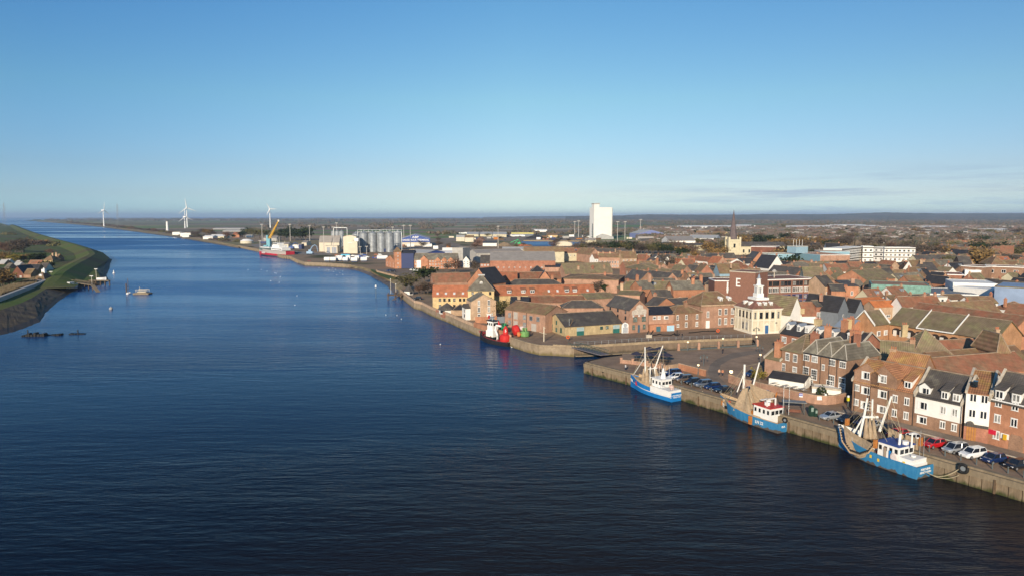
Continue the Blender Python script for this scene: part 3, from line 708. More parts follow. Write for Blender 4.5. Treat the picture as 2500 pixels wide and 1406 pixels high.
# --- new quayside row on the right
t, rf, L, D, h, r = bld('brown brick quayside flats with two small front gables and lichened pantiles', 'flats', X('7',1410,810), X('8',490,466), 6.2, X('7',1462,480), wall='brown', rm='lichen', coped=True, base=(X('7',1400,1112),X('8',482,737)), name='apartment_house')
print('R1', L, D, h, r)
for cx in (0.155, 0.43):
 x = L*cx+1.0; gw = 5.0
 m = MB(); m.extr([(x-gw/2,5.6),(x+gw/2,5.6),(x+gw/2,h+1.9),(x,h+3.9),(x-gw/2,h+1.9)], -0.25, D*0.33, 0, 'y'); g_ = m.build('front_gable', BR['brown'], t)
 m = MB(); m.extr([(x-gw/2-0.2,h+1.75),(x,h+3.95),(x+gw/2+0.2,h+1.75),(x+gw/2+0.2,h+1.95),(x,h+4.15),(x-gw/2-0.2,h+1.95)], -0.35, D*0.45, 0, 'y'); m.build('gable_roof', RF['lichen'], g_)
 put_win(t,'F',x-0.2,1.0,1.7,1.3,'c',L,D); put_win(t,'F',x-0.2,3.9,1.7,1.35,'c',L,D); put_win(t,'F',x-0.2,6.9,1.6,1.35,'c',L,D,y=-0.26)
for a in (0.075,): put_win(t,'F',a*L,1.3,1.0,1.15,'c',L,D); put_win(t,'F',a*L,4.2,1.0,1.15,'c',L,D)
for a in (0.70, 0.88): put_win(t,'F',a*L,0.9,0.9,1.3,'p',L,D); put_win(t,'F',a*L,3.6,0.9,1.3,'p',L,D)
dormer(rf, 0.86*L, 0.5, h+0.35, 1.4, 1.4, 3.4, 'lichen', style='cat')
m = MB()
for a in (0.045,0.27,0.30,0.60,0.985): m.tube([(a*L,-0.12,0),(a*L,-0.12,h)],0.06,5)
m.box(0,-0.2,h-0.1,L,-0.02,h+0.05); m.build('gutter', DARK, t)
R1 = t
t, rf, L, D, h, r = bld('cream and brick quayside house with dark slate roof and two long dormers', 'flats', X('8',492,486), X('8',916,566), 5.9, X('8',622,226), wall='brown', rm='slate', coped=True, base=(X('8',484,738),X('8',905,843)), name='apartment_house')
print('R2', L, D, h, r)
m = MB(); m.box(0.0,-0.06,2.5,L,0.0,h); m.build('render_band', BR['white'], t)
for a, w_, st in ((0.17,1.7,'c'),(0.62,0.9,'p'),(0.86,0.9,'p')):
 put_win(t,'F',a*L,0.9,w_,1.2,st,L,D); put_win(t,'F',a*L,3.5,w_,1.35,st,L,D,y=-0.06)
 dormer(rf, a*L, 0.35 if w_ > 1 else 0.1, h+0.2, w_+0.3, 1.45, 1.6 if w_ > 1 else 3.6, 'slate', style='gable' if w_ > 1 else 'cat', wst=st)
m = MB(); m.box(0,-0.2,h-0.06,L,-0.07,h+0.06); m.tube([(L-0.1,-0.12,0),(L-0.1,-0.12,h)],0.06,5); m.build('gutter', DARK, t)
t, rf, L, D, h, r = bld('tall narrow white quayside house with orange pantiles and arched timber entrance', 'flats', X('8',950,432), X('8',1166,468), None, X('8',1052,235), wall='white', rm='lichen', coped=True, base=(X('8',930,858),X('8',1150,896)), name='apartment_house')
print('R3', L, D, h, r)
m = MB(); m.box(0,-0.1,0,L,0.0,2.55); bb_ = m.build('brick_base', BR['red'], t)
m = MB(); m.box(0,-0.3,2.5,L,-0.1,2.95); m.build('slate_band', RF['slate'], t)
m = MB(); m.extr([(0.1*L,2.9),(0.14*L,3.3),(0.25*L,3.45),(0.36*L,3.3),(0.42*L,2.9)], -0.5, -0.05, 0, 'y'); m.build('arch_hood', RF['slate'], t)
m = MB()
for k in range(4): m.box(L*0.12+k*0.36,-0.16,0.1,L*0.12+k*0.36+0.26,-0.1,2.4)
m.build('door', plain('orange_timber',(0.42,0.19,0.05),0.6,var=0.2), t)
for a in (0.30,0.76):
 put_win(t,'F',a*L,4.1,1.0,1.35,'p',L,D); put_win(t,'F',a*L,6.8,1.0,1.35,'p',L,D)
m = MB(); m.box(0.22*L,0.9,h+0.9,0.42*L,1.9,h+1.9); skl = m.build('skylight', GLASSD, rf)
t, rf, L, D, h, r = bld('red brick quayside house with slate roof, pale dormers and bricked up archway', 'flats', X('8',1172,490), X('8',1700,583), None, X('8',1308,246), wall='orange', rm='slate', coped=True, base=(X('8',1150,896),X('8',1700,1050)), name='apartment_house')
print('R4', L, D, h, r)
for a in (0.14,0.42,0.7,0.93):
 put_win(t,'F',a*L,1.2 if a < 0.2 else 4.0,1.0,1.3,'p',L,D); put_win(t,'F',a*L,4.0 if a < 0.2 else 6.7,1.0,1.3,'p',L,D)
 if a < 0.2: put_win(t,'F',a*L,6.7,1.0,1.3,'p',L,D)
 dormer(rf, a*L, 0.1, h+0.25, 1.4, 1.5, 3.6, 'slate', style='cat')
m = MB(); m.box(0,-0.22,h-0.08,L,-0.02,h+0.1); m.build('gutter', WHITE, t)
m = MB(); m.extr([(0.36*L,0),(0.36*L,2.2),(0.40*L,2.7),(0.56*L,2.7),(0.60*L,2.2),(0.60*L,0)], -0.07, 0.0, 0, 'y'); m.build('blocked_arch', BR['brown'], t)
m = MB(); m.box(-0.0+0.05,-0.09,1.8,0.05+1.2,-0.03,2.6); m.build('red_sign', plain('red_sign',(0.6,0.02,0.05),0.5), t)
m = MB(); m.box(0.215*L,-0.09,1.6,0.215*L+1.3,-0.03,2.5); m.box(0.27*L,-0.35,1.5,0.27*L+0.5,-0.1,2.4,1); m.build('sign_board', [WHITE, plain('yellow_sign',(0.7,0.4,0.02),0.5)], t)
# --- old brick merchants' house behind the garden wall
b0, b1 = X('7',535,735), X('7',1325,930)
t, rf, L, D, h, r = bld('long old brown brick house with three hipped slate roofs above the garden wall', 'house', X('7',830,400), X('7',1392,470), None, d=12, rise=3.2, roof='flat', wall='brown', rm='lslate', base=(X('7',800,800),X('7',1320,925)), name='old_house')
print('old', L, D, h, r)
bpy.data.objects.remove(rf)
for k in range(3):
 w_ = L/3; m = roof_mesh('hip', w_, D, h, 3.0, 0.15); o = m.build('roof', [RF['lslate'], plain('pale_lead',(0.42,0.38,0.31),0.7), STONEW], t, (k*w_,0,0));
 rf = o
chimney(rf, L/3*0.5, 6.0, h+2.0, 3.0, 1.1, 0.8, 'red', 3); chimney(rf, -0.3, 8.5, h+1.5, 3.8, 2.2, 0.9, 'orange', 4)
for a, rowz in ((0.07,(h-1.9,h-5.2)),(0.27,(h-1.9,h-5.4)),(0.68,(h-1.9,h-5.9)),(0.92,(h-1.9,h-5.9))):
 for i_, z in enumerate(rowz): put_win(t,'F',a*L,z+(0.2 if i_ == 0 else -0.3),1.5,1.3 if i_ == 0 else 2.3,'s',L,D)
put_win(t,'F',0.48*L,h-3.1,0.7,1.2,'s',L,D)
for a in (0.18,0.64,0.93): put_win(t,'F',a*L,0.5,1.5,1.9,'s',L,D)
m = MB(); m.box(-0.05,-0.16,h-0.2,L,-0.02,h+0.1)
for a in (0.03,0.42,0.62,0.80): m.tube([(a*L,-0.12,0.5),(a*L,-0.12,h)],0.06,5)
m.build('gutter', DARK, t)
t, rf, L, D, h, r = bld('tall brown brick house wing with mossy hipped roof beside the three hipped roofs', 'house', X('7',535,362), X('7',770,392), None, d=10, rise=3.6, roof='hip', wall='brown', rm='moss', base=(X('7',535,735),X('7',770,795)), name='old_house', hipx=4.6)
for a in (0.3,0.7): put_win(t,'F',a*L,h-2.3,1.15,1.7,'s',L,D);
put_win(t,'F',0.7*L,h-5.5,1.2,2.0,'s',L,D); put_win(t,'F',0.12*L,h-5.2,0.9,1.9,'a',L,D)
chimney(rf, L-0.2, 4.5, h+2.6, 1.6, 1.6, 1.1, 'red', 3); chimney(rf, L+0.5, 8.0, h+2.6, 3.2, 1.3, 0.9, 'orange', 2)
t, rf, L, D, h, r = bld('low brick end wing with stepped parapet and big chimney facing the square', 'house', X('7',330,462), X('7',532,500), None, d=9, rise=2.2, roof='gable', wall='pink', rm='moss', base=(X('7',330,690),X('7',530,738)), name='old_house', coped=True)
chimney(rf, L*0.62, 1.2, h+1.2, 3.0, 1.5, 1.3, 'orange', 3)
t, rf, L, D, h, r = bld('long low white garden room with dark felt roof behind the brick wall', 'outbuilding', X('7',385,702), X('7',818,774), None, K=X('7',440,636), wall='white', rm='dslate', base=(X('7',385,792),X('7',812,862)), name='garden_room')
grid_win(t,'R',L,D,[0.9],2,0.8,1.1,'s')
t, rf, L, D, h, r = bld('small white walled terrace kitchen beside the garden room', 'outbuilding', X('7',915,822), X('7',1270,905), None, d=3.2, rise=0.3, wall='white', rm='dslate', roof='flat', base=(X('7',915,895),X('7',1265,930)), name='terrace_hut')
# --- terrace with dormers behind
t, rf, L, D, h, r = bld('red brick terrace with long black slate roof and four white arched dormers', 'house', X('4',905,1003), X('4',2050,1210), 7.2, X('4',1062,838), wall='red', rm='dslate', name='terrace_house', coped=True)
print('terr', L, D, h, r)
for k, a in enumerate((0.07,0.21,0.315,0.46,0.64,0.84)): dormer(rf, a*L, 1.2, h+0.9, 1.2, 1.5, 2.4, 'lead', style='round' if k%3 == 2 else 'gable', wst='s')
for a in (0.06,0.2,0.34): put_win(t,'F',a*L,4.6,1.5,1.6,'s',L,D)
for a in (0.36,0.64,0.9): m = MB(); m.extr([(-0.4,h-0.2),(D/2,h+r+0.15),(D/2,h+r+0.45),(-0.4,h+0.15)],a*L,a*L+0.3,0,'x'); m.build('parapet', STONEW, rf)
chimney(rf, 0.36*L, D*0.5, h+r, 1.6, 1.8, 0.9, 'stone', 4); chimney(rf, 0.70*L, D*0.45, h+r-0.6, 3.0, 1.2, 1.2, 'orange', 4)
# --- customs house
A, C_, B = P(*X('4',275,955)), P(*X('4',500,1028)), P(*X('4',912,1010))
u = (B-C_).normalized(); v = Vector((-u.y,u.x,0)); L = (B-C_).length; D = (A-C_).dot(v); D = max(D, L*0.82)
t = thing('customs_house', 'square cream stone customs house with hipped roof and white lantern cupola', 'customs house', (C_.x,C_.y,0), math.atan2(u.y,u.x))
reg(t, L, D); h = hz(*X('4',500,1028), X('4',500,690)[1]); print('custom', L, D, h)
m = MB(); m.box(0,0,0,L,D,h); wl_ = m.build('wall', BR['cream'], t)
m = MB(); m.box(-0.25,-0.25,h-0.1,L+0.25,D+0.25,h+0.25); m.box(-0.45,-0.45,h+0.25,L+0.45,D+0.45,h+0.45); m.box(-0.12,-0.12,h*0.56,L+0.12,D+0.12,h*0.56+0.25); m.box(-0.15,-0.15,0,L+0.15,D+0.15,0.7)
m.build('cornice', plain('pale_stone_trim',(0.78,0.72,0.58),0.8,var=0.08), t)
PIL = plain('pilaster_stone',(0.76,0.70,0.56),0.85,var=0.1)
m = MB()
for k in range(6):
 for z in ((0.7,h*0.56),(h*0.56+0.25,h-0.1)):
  x = L*k/5; m.box(max(0,x-0.18),-0.09,z[0],min(L,x+0.18),-0.001,z[1]) if k in (0,1,2,3,4,5) else None
  y = D*k/5; m.box(-0.09,max(0,y-0.18),z[0],-0.001,min(D,y+0.18),z[1])
m.build('pilasters', PIL, t)
r1 = h*0.32; ins = L*0.29
m = MB(); lo = [(-0.4,-0.4),(L+0.4,-0.4),(L+0.4,D+0.4),(-0.4,D+0.4)]; hi = [(ins,ins*0.9),(L-ins,ins*0.9),(L-ins,D-ins*0.9),(ins,D-ins*0.9)]
for k in range(4): m.face([(*lo[k],h+0.45),(*lo[(k+1)%4],h+0.45),(*hi[(k+1)%4],h+0.45+r1),(*hi[k],h+0.45+r1)])
rf = m.build('roof', tiles('custom_tiles', (0.27,0.125,0.095), (0.20,0.10,0.075), (0.22,0.19,0.11), 0.5), t)
m = MB(); z = h+0.45+r1; cx, cy = L/2, D/2; hw = L/2-ins
m.box(ins-0.1,ins*0.9-0.1,z,L-ins+0.1,D-ins*0.9+0.1,z+0.75); m.build('balustrade', WHITE, t)
k_ = h/7.4
m = MB(); m.box(cx-hw*0.55,cy-hw*0.55,z+0.7,cx+hw*0.55,cy+hw*0.55,z+1.3*k_+0.7); m.box(cx-hw*0.45,cy-hw*0.45,z+1.3,cx+hw*0.45,cy+hw*0.45,z+4.2*k_); m.box(cx-hw*0.56,cy-hw*0.56,z+4.2*k_,cx+hw*0.56,cy+hw*0.56,z+4.45*k_)
m.lathe([(hw*0.42,z+4.45*k_),(hw*0.30,z+4.9*k_)],8,0,(cx,cy,0)); m.lathe([(hw*0.29,z+4.9*k_),(hw*0.27,z+6.3*k_),(hw*0.36,z+6.35*k_),(hw*0.34,z+6.5*k_)],8,0,(cx,cy,0))
cu = m.build('cupola', WHITE, t)
m = MB(); m.lathe([(hw*0.26,z+6.5*k_),(hw*0.17,z+7.2*k_),(hw*0.12,z+7.6*k_),(0.04,z+8.0*k_),(0.03,z+8.9*k_)],8,0,(cx,cy,0)); m.build('cupola_cap', RF['lead'], cu)
m = MB()
for s_ in (0,1,2,3):
 M = Matrix.Translation((cx,cy,0)) @ Matrix.Rotation(s_*math.pi/2,4,'Z')
 for dx in (-0.25,0.05,0.0): m.box((dx-0.05)*hw,-hw*0.455,z+1.7*k_,(dx+0.12)*hw,-hw*0.44,z+3.8*k_,0,M)
m.build('louvres', plain('grey_louvre',(0.35,0.36,0.36),0.7), cu)
m = MB(); m.lathe([(hw*0.295,z+5.2*k_),(hw*0.285,z+6.1*k_)],8,0,(cx,cy,0));
for k in range(3):
 dormer(rf, L*(0.30+0.2*k), 0.9, h+1.0, 0.95, 1.15, 1.3, 'red', style='round', wst='s');
 if k < 2: dormer(rf, 0.9, D*(0.35+0.28*k), h+1.0, 0.95, 1.15, 1.3, 'red', style='round', wst='s', face='L')
WD = plain('stone_mullion',(0.55,0.50,0.40),0.8)
for k in range(5):
 w_ = 0.62 if k in (0,4) else 1.05
 put_win(t,'F',L*(k+0.5)/5,h*0.56+0.75,w_,h*0.24,'ad',L,D); put_win(t,'L',D*(k+0.5)/5,h*0.56+0.75,w_*0.8,h*0.24,'ad',L,D) if k < 4 else None
 if k in (1,2): put_win(t,'L',D*(k+0.5)/5,h*0.16,1.1,h*0.28,'ag',L,D)
m = MB(); m.extr([(L*0.5-0.85,0),(L*0.5-0.85,h*0.36),(L*0.5-0.6,h*0.43),(L*0.5,h*0.47),(L*0.5+0.6,h*0.43),(L*0.5+0.85,h*0.36),(L*0.5+0.85,0)],-0.14,-0.01,0,'y'); m.build('door_arch', PIL, t)
m = MB(); m.box(L*0.5-0.62,-0.18,0.1,L*0.5+0.62,-0.14,h*0.36); dd = m.build('door', plain('blue_door',(0.05,0.14,0.30),0.4), t)
m = MB(); m.box(0.80*L,-0.1,h*0.43,0.86*L,-0.05,h*0.47); m.build('plaque', DARK, t)
# --- bank house and the row on the far quay
t, rf, L, D, h, r = bld('large red brick house with tiled hipped roof, two white dormers and white sash windows', 'house', X('3',1345,745), X('3',1870,722), None, d=12, rise=4.2, roof='hip', wall='pink', rm='brown', base=(X('3',1350,1062),X('3',1865,1038)), name='merchant_house', hipx=4.2)
print('bank', L, D, h, r)
m = MB(); m.box(-0.1,-0.3,h-0.15,L+0.1,0,h+0.35); m.build('cornice', BR['tan'], t)
m = MB(); m.box(0.36*L,-0.05,h*0.5,L,0,h*0.5+0.2); m.build('string_course', BR['pink'], t)
for a, hh in ((0.52,1.0),(0.685,1.0)): put_win(t,'F',a*L,h*0.58,1.15,h*0.26,'s',L,D); put_win(t,'F',a*L,h*0.13,1.1,h*0.28,'s',L,D)
put_win(t,'F',0.87*L,h*0.58,1.15,h*0.26,'s',L,D); put_win(t,'F',0.87*L,h*0.13,1.1,h*0.28,'s',L,D)
put_win(t,'F',0.19*L,h*0.48,0.95,h*0.26,'s',L,D)
m = MB(); m.box(0.16*L-0.3,-0.15,0,0.16*L+1.1,0,h*0.34); dd = m.build('door', WHITE, t)
for a in (0.62,0.86): dormer(rf, a*L, 1.6, h+1.0, 1.1, 1.2, 1.6, 'white', wst='s')
t, rf, L, D, h, r = bld('brown brick two storey house with low hipped roof and tall white sashes', 'house', X('3',950,850), X('3',1355,838), None, d=8, rise=2.2, roof='hip', wall='brown', rm='brown', base=(X('3',955,1085),X('3',1358,1062)), name='merchant_house')
for a in (0.15,0.46,0.84): put_win(t,'F',a*L,h*0.60,0.85,h*0.27,'s',L,D)
for a in (0.46,0.84): put_win(t,'F',a*L,h*0.14,0.95,h*0.27,'s',L,D)
chimney(rf, 0.6*L, 3.2, h+1.6, 1.6, 1.2, 0.8, 'brown', 2)
for a in (0.05,0.17): put_win(t,'F',a*L,0.9,0.9,0.9,'c',L,D)
t, rf, L, D, h, r = bld('low brick range with navy pantile roof, white casements and pale blue doors', 'house', X('3',612,866), X('3',975,845), None, K=X('3',612,755), wall='pink', rm=tiles('navy_pantile',(0.035,0.038,0.05),(0.02,0.022,0.032),None), base=(X('3',600,1100),X('3',960,1085)), name='quay_house')
for a, w_ in ((0.24,1.2),(0.42,1.1),(0.70,1.6)): put_win(t,'F',a*L,h*0.70,w_,h*0.17,'c',L,D)
m = MB(); m.box(0.0,-1.5,0,L,0,h*0.42); m.build('front_extension', BR['orange'], t)
m = MB(); m.box(0.66*L,-1.56,0,0.95*L,-1.5,h*0.34); m.build('door', plain('pale_blue_door',(0.40,0.60,0.72),0.5), t)
m = MB(); m.box(0.24*L,-1.56,0,0.41*L,-1.5,h*0.31); m.build('door', plain('teal_door',(0.06,0.15,0.18),0.5), t)
t, rf, L, D, h, r = bld('tall brick warehouse with white plaster crest on its gable facing the far quay', 'warehouse', X('3',322,800), X('3',600,765), None, d=14, rise=None, roof='gfront', wall='pink', rm='slate', base=(X('3',330,1130),X('3',600,1108)), name='warehouse')
r = 0
h0 = h; Lr = L
print('crest', L, D, h)
m = MB(); pts = [(L*0.12,h*0.78),(L*0.88,h*0.78),(L*0.88,h*0.98),(L*0.72,h*1.02),(L*0.68,h*1.16),(L*0.5,h*1.22),(L*0.36,h*1.15),(L*0.33,h*1.02),(L*0.12,h*0.95)]
m.extr(pts,-0.07,0.0,0,'y'); m.build('plaster_crest', plain('plaster',(0.55,0.48,0.40),0.9,var=0.25,scale=2), t)
for a in (0.3,0.75): put_win(t,'F',a*L,h*0.48,1.5,h*0.18,'mk',L,D)
for a in (0.2,0.5,0.8): put_win(t,'F',a*L,h*0.70,0.55,0.7,'c',L,D)
for a in (0.22,0.78): put_win(t,'F',a*L,h*0.14,0.95,h*0.18,'mk',L,D)
m = MB(); m.box(0.44*L,-0.06,0,0.55*L,0,h*0.33); m.build('door', plain('slate_blue_door',(0.08,0.13,0.17),0.5), t)
grid_win(t,'L',L,D,[h*0.3,h*0.55,h*0.82],3,0.9,1.0,'cd')
gx = P(*X('3',272,1128)); t = thing('entrance_arch', 'small white arched entrance screen between the stone shed and the crested warehouse', 'entrance', (gx.x,gx.y,0), math.radians(12))
s_ = 1/ (F_PX/ (gx.y*cs+CH*sn)); m = MB(); w_ = 105/5.859*s_/2; hh = 155/5.859*s_
m.extr([(-w_,0),(w_,0),(w_,hh*0.7),(w_*0.7,hh*0.88),(0,hh),(-w_*0.7,hh*0.88),(-w_,hh*0.7)],0,0.3,0,'y'); m.build('screen', WHITE, t)
m = MB(); m.box(-w_*0.75,-0.05,0.1,w_*0.75,0,hh*0.55); m.lathe([(0.65,0),(0.65,0.06)],14,0,(0,0,0),Matrix.Translation((0,0,hh*0.73)) @ Matrix.Rotation(math.pi/2,4,'X')); m.build('glazing', plain('grey_glazing',(0.4,0.42,0.43),0.3), t)
t, rf, L, D, h, r = bld('low yellow stone quay shed with grey slate roof and green double doors', 'shed', X('2',935,1038), X('2',1728,1003), None, K=X('2',800,856), wall='stone', rm='slate', base=(X('2',932,1176),X('2',1745,1120)), name='stone_shed')
print('stone', L, D, h, r)
GD = plain('green_door',(0.03,0.14,0.12),0.5)
for a, w_ in ((0.265,2.6),(0.90,2.4)):
 m = MB(); m.box(a*L-w_/2,-0.07,0,a*L+w_/2,0,h*0.45,0); m.box(a*L-w_/2,-0.08,h*0.45,a*L+w_/2,0,h*0.85,1); m.build('door', [GD, plain('glazed_fanlight',(0.35,0.45,0.45),0.3)], t)
for a in (0.635,0.735): put_win(t,'F',a*L,h*0.5,1.0,h*0.25,'pk',L,D)
for a, z, hh in ((0.30,0.25,0.55),(0.55,0.2,0.35),(0.80,0.25,0.45)): put_win(t,'L',(1-a)*D,h*z,1.1,h*hh,'mk',L,D)
put_win(t,'L',0.45*D,h*0.95,0.8,h*0.35,'mk',L,D)
t, rf, L, D, h, r = bld('two storey red brick warehouse with brown roof above the buoy yard', 'warehouse', X('2',80,787), X('2',645,872), None, K=X('2',235,672), wall='pink', rm='brown', base=(X('2',75,1035),X('2',650,1128)), name='warehouse')
print('factory', L, D, h, r)
for a in (0.125,0.5,0.66,0.83): put_win(t,'F',a*L,h*0.58,1.4,h*0.22,'mg',L,D)
for a in (0.125,0.5): put_win(t,'F',a*L,h*0.18,1.4,h*0.2,'mg',L,D)
for b6 in ((0.23*L,-0.08,h*0.52,0.33*L,0,h*0.92),(0.23*L,-0.08,h*0.12,0.33*L,0,h*0.42),(0.67*L,-0.06,0,0.79*L,0,h*0.42)): m = MB(); m.box(*b6); m.build('door', plain('grey_shutter',(0.42,0.38,0.33),0.7), t)
for a in (0.2,0.55): m = MB(); m.tube([(a*L,-0.1,0),(a*L,-0.1,h)],0.07,5); m.build('downpipe', DARK, t)
t, rf, L, D, h, r = bld('three storey tan brick river house with white sashes and pale blue front door', 'house', X('1',1236,684), X('1',1588,676), None, d=8, rise=2.6, roof='gfront', wall='tan', rm='lslate', base=(X('1',1232,945),X('1',1588,930)), name='river_house', over=0.1)
print('tan', L, D, h)
for a in (0.31,0.71):
 put_win(t,'F',a*L,h*0.78,0.85,h*0.26 if a < 0.5 else h*0.28,'s',L,D); put_win(t,'F',a*L,h*0.42,0.95,h*0.27,'s',L,D)
put_win(t,'F',0.31*L,h*0.08,1.0,h*0.24,'s',L,D)
m = MB(); m.box(0.63*L,-0.35,0,0.80*L,-0.01,h*0.30,0); m.box(0.67*L,-0.40,0,0.76*L,-0.35,h*0.25,1); m.box(0.60*L,-0.5,h*0.30,0.83*L,0,h*0.33,0); m.build('door', [WHITE, plain('mid_blue_door',(0.20,0.36,0.60),0.5)], t)
m = MB(); m.box(-1.9,1.0,0,-0.01,7,h*0.62); m.build('white_annex', BR['white'], t); m = MB(); m.extr([(0.8,h*0.62),(7.2,h*0.62),(4,h*0.85)],-2.1,-0.02,0,'x'); m.build('annex_roof', RF['slate'], t)
m = MB(); m.box(-1.95,2.2,h*0.12,-1.9,3.6,h*0.3); m.box(-1.95,2.2,h*0.4,-1.9,3.6,h*0.56); m.build('annex_glazing', GLASS, t)
ga, gb = P(*X('1',1290,985)), P(*X('1',1720,985))
u = (gb-ga).normalized(); Lg = (gb-ga).length
t = thing('yard_gate', 'pair of dark grey yard gates in a brick wall behind the black tug', 'gate', (ga.x,ga.y,0), math.atan2(u.y,u.x))
m = MB(); m.box(0,0,0,Lg*0.45,0.3,2.3); m.box(Lg*0.64,-0.1,0,Lg*0.72,0.5,2.6); m.build('brick_wall', BR['orange'], t)
m = MB(); m.box(Lg*0.46,0.1,0,Lg*0.63,0.2,2.3); m.build('gate_leaf', BR['grey'], t)
m = MB(); m.box(Lg*0.73,0.1,0,Lg*0.98,0.2,2.3); m.build('gate_leaf', BR['grey'], t)
t, rf, L, D, h, r = bld('yellow brick maltings with orange pantile roof and arched windows by the river', 'maltings', X('1',680,605), X('1',1188,603), None, K=X('1',664,447), wall='gault', rm='orange', base=(X('1',682,792),X('1',1180,790)), name='maltings_range')
print('malt', L, D, h, r)
for k, a in enumerate((0.21,0.34,0.48,0.62,0.79,0.905)): put_win(t,'F',a*L,h*0.62,0.95,h*0.2,'ad',L,D)
for k, a in enumerate((0.21,0.34,0.48,0.62,0.79,0.905)): put_win(t,'F',a*L,h*0.10,1.0,h*0.24,'ad',L,D)
def rooflight(rf, x, f, h, r, D, w=0.9, l=1.1, mat=None):
 y = D/2*f; z = h+r*f; m = MB(); s = math.hypot(D/2, r); dy, dz = D/2/s, r/s
 a = Vector((x-w/2,y,z+0.24)); e = Vector((w,0,0)); g_ = Vector((0,dy*l,dz*l))
 m.face([a,a+e,a+e+g_,a+g_]); k = Vector((0,0,-0.3)); m.face([a+k,a+e+k,a+e,a]); m.face([a+k,a,a+g_,a+g_+k]); m.face([a+e,a+e+k,a+e+g_+k,a+e+g_])
 m.build('rooflight', mat or plain('rooflight_glass',(0.62,0.64,0.62),0.15,spec=0.8), rf)
for a in (0.14,0.38,0.62,0.87): rooflight(rf, a*L, 0.12, h, r, D)
t, rf, L, D, h, r = bld('yellow brick maltings kiln tower with steep grey pyramid roof', 'kiln tower', X('1',1188,527), X('1',1556,527), None, d=11.5, rise=6.0, roof='pyr', wall='gault', rm='lslate', base=(X('1',1186,800),X('1',1560,800)), name='kiln_tower')
print('kiln', L, D, h, r)
for a in (0.18,0.5,0.85): put_win(t,'F',a*L,h*0.80,0.9,1.1,'ad',L,D)
dormer(rf, L*0.5, 2.2, h+2.2, 1.3, 1.2, 1.6, 'lslate', cheek=plain('pale_cheek',(0.45,0.42,0.36),0.8))
put_win(t,'F',L*0.86,h*0.5,1.0,1.1,'ad',L,D)
m = MB(); m.box(L/2-1.4,D/2-0.6,h+r*0.95,L/2+1.4,D/2+0.6,h+r+0.25); m.build('roof_cap', RF['metal'], rf)
t, rf, L, D, h, r = bld('long east maltings range with orange roof, lead dormers and rooflights', 'maltings', X('1',1556,588), X('2',1358,560), 5.4, K=X('1',1540,458), wall='gault', rm='orange', name='maltings_range')
print('malt e', L, D, h, r)
LEADC = plain('lead_cheek', (0.30,0.32,0.36),0.6)
for px in (135,335,462,958,1075): a = (X('2',px,0)[0]-X('1',1556,0)[0])/(X('2',1358,0)[0]-X('1',1556,0)[0]); dormer(rf, a*L, 0.5, h+0.5, 1.9, 1.3, 2.4, 'red', cheek=LEADC, style='cat')
for px in (700,825,1262): a = (X('2',px,0)[0]-X('1',1556,0)[0])/(X('2',1358,0)[0]-X('1',1556,0)[0]); rooflight(rf, a*L, 0.16, h, r, D)
for a in (0.02,0.10): put_win(t,'F',a*L,h*0.3,1.3,1.3,'ad',L,D)
for lab, k0, k1, ey, ap in (('small white river hut with conical slate roof and arched window', (280,588),(392,580), 535, 450), ('white octagonal river lodge with slate roof and dark bay window', (790,850),(965,865), 790, 700)):
 p0 = P(*X('1',k0[0],k0[1])); p1 = P(*X('1',k1[0],k1[1])); u = (p1-p0).normalized(); Lh = (p1-p0).length; hh = hz(*X('1',*k0), X('1',0,ey)[1])
 t = thing('river_hut', lab, 'hut', ((p0.x+p1.x)/2,(p0.y+p1.y)/2+Lh/2,0), math.atan2(u.y,u.x))
 m = MB(); m.lathe([(Lh*0.56,0),(Lh*0.56,hh)],8,0,a0=math.pi/8); m.build('wall', BR['white'], t)
 rr = hz(*X('1',*k0), X('1',0,ap)[1])-hh; m = MB(); m.lathe([(Lh*0.66,hh-0.1),(Lh*0.36,hh+rr*0.45),(0.05,hh+rr)],8,0,a0=math.pi/8); m.tube([(0,0,hh+rr-0.1),(0,0,hh+rr+0.9)],0.05); m.build('roof', RF['slate'], t)
 put_win(t,'F',0,hh*0.25,Lh*0.35,hh*0.5,'ad',0,0,y=-Lh*0.52); reg(t, Lh, Lh)
 if 'lodge' in lab:
  m = MB(); m.box(Lh*0.6,-Lh*0.4,0,Lh*1.7,-Lh*0.3,1.7); m.build('screen_wall', BR['tan'], t)
t, rf, L, D, h, r = bld('small dark roofed store behind the river lodge', 'outbuilding', X('1',985,795), X('1',1150,795), 2.3, d=5, rise=1.8, roof='hip', wall='tan', rm='dslate', name='store_shed')
# --- mid-distance town, traced roof by roof
def rowb(label, cat, name, L, R, h, K=None, d=None, rise=None, roof='gable', wall='brown', rm='brown', wins=(), ch=(), coped=False, far=True, base=None, dorm=(), trim=None):
 t, rf, Ln, D, h, r = bld(label, cat, L, R, h, K=K, d=d, rise=rise, roof=roof, wall=wall, rm=rm, name=name, coped=coped, base=base, trim=trim)
 for wv in wins:
  face, n, zs, w_, h_, st = wv[:6]
  grid_win(t, face, Ln, D, [z*h for z in zs], n, w_, h_, st, far=far)
 for cx, cy, hg, mt in ch: chimney(rf, cx*Ln, cy*D, h+(r if roof != 'flat' else 0)*(0.9 if abs(cy-0.5) < 0.2 else 0.4), hg, 1.2, 0.8, mt, 3)
 if cat in ('house','building','cottage') and not ch and roof != 'flat':
  for k in range(1+int(Ln > 12)): chimney(rf, Ln*random.choice([0.03,0.5,0.97] if k == 0 else [0.3,0.7]), D*0.5, h+r*0.85, random.uniform(0.8,1.6), random.uniform(0.8,1.4), 0.7, random.choice(['red','brown','tan','pink']), 3)
 for cx, stl in dorm: dormer(rf, cx*Ln, 0.5, h+0.5, 1.3, 1.2, 2.0, rm if rm in RF else 'slate', style=stl)
 return t, rf, Ln, D, h, r
H_, WH = 'house', 'white'
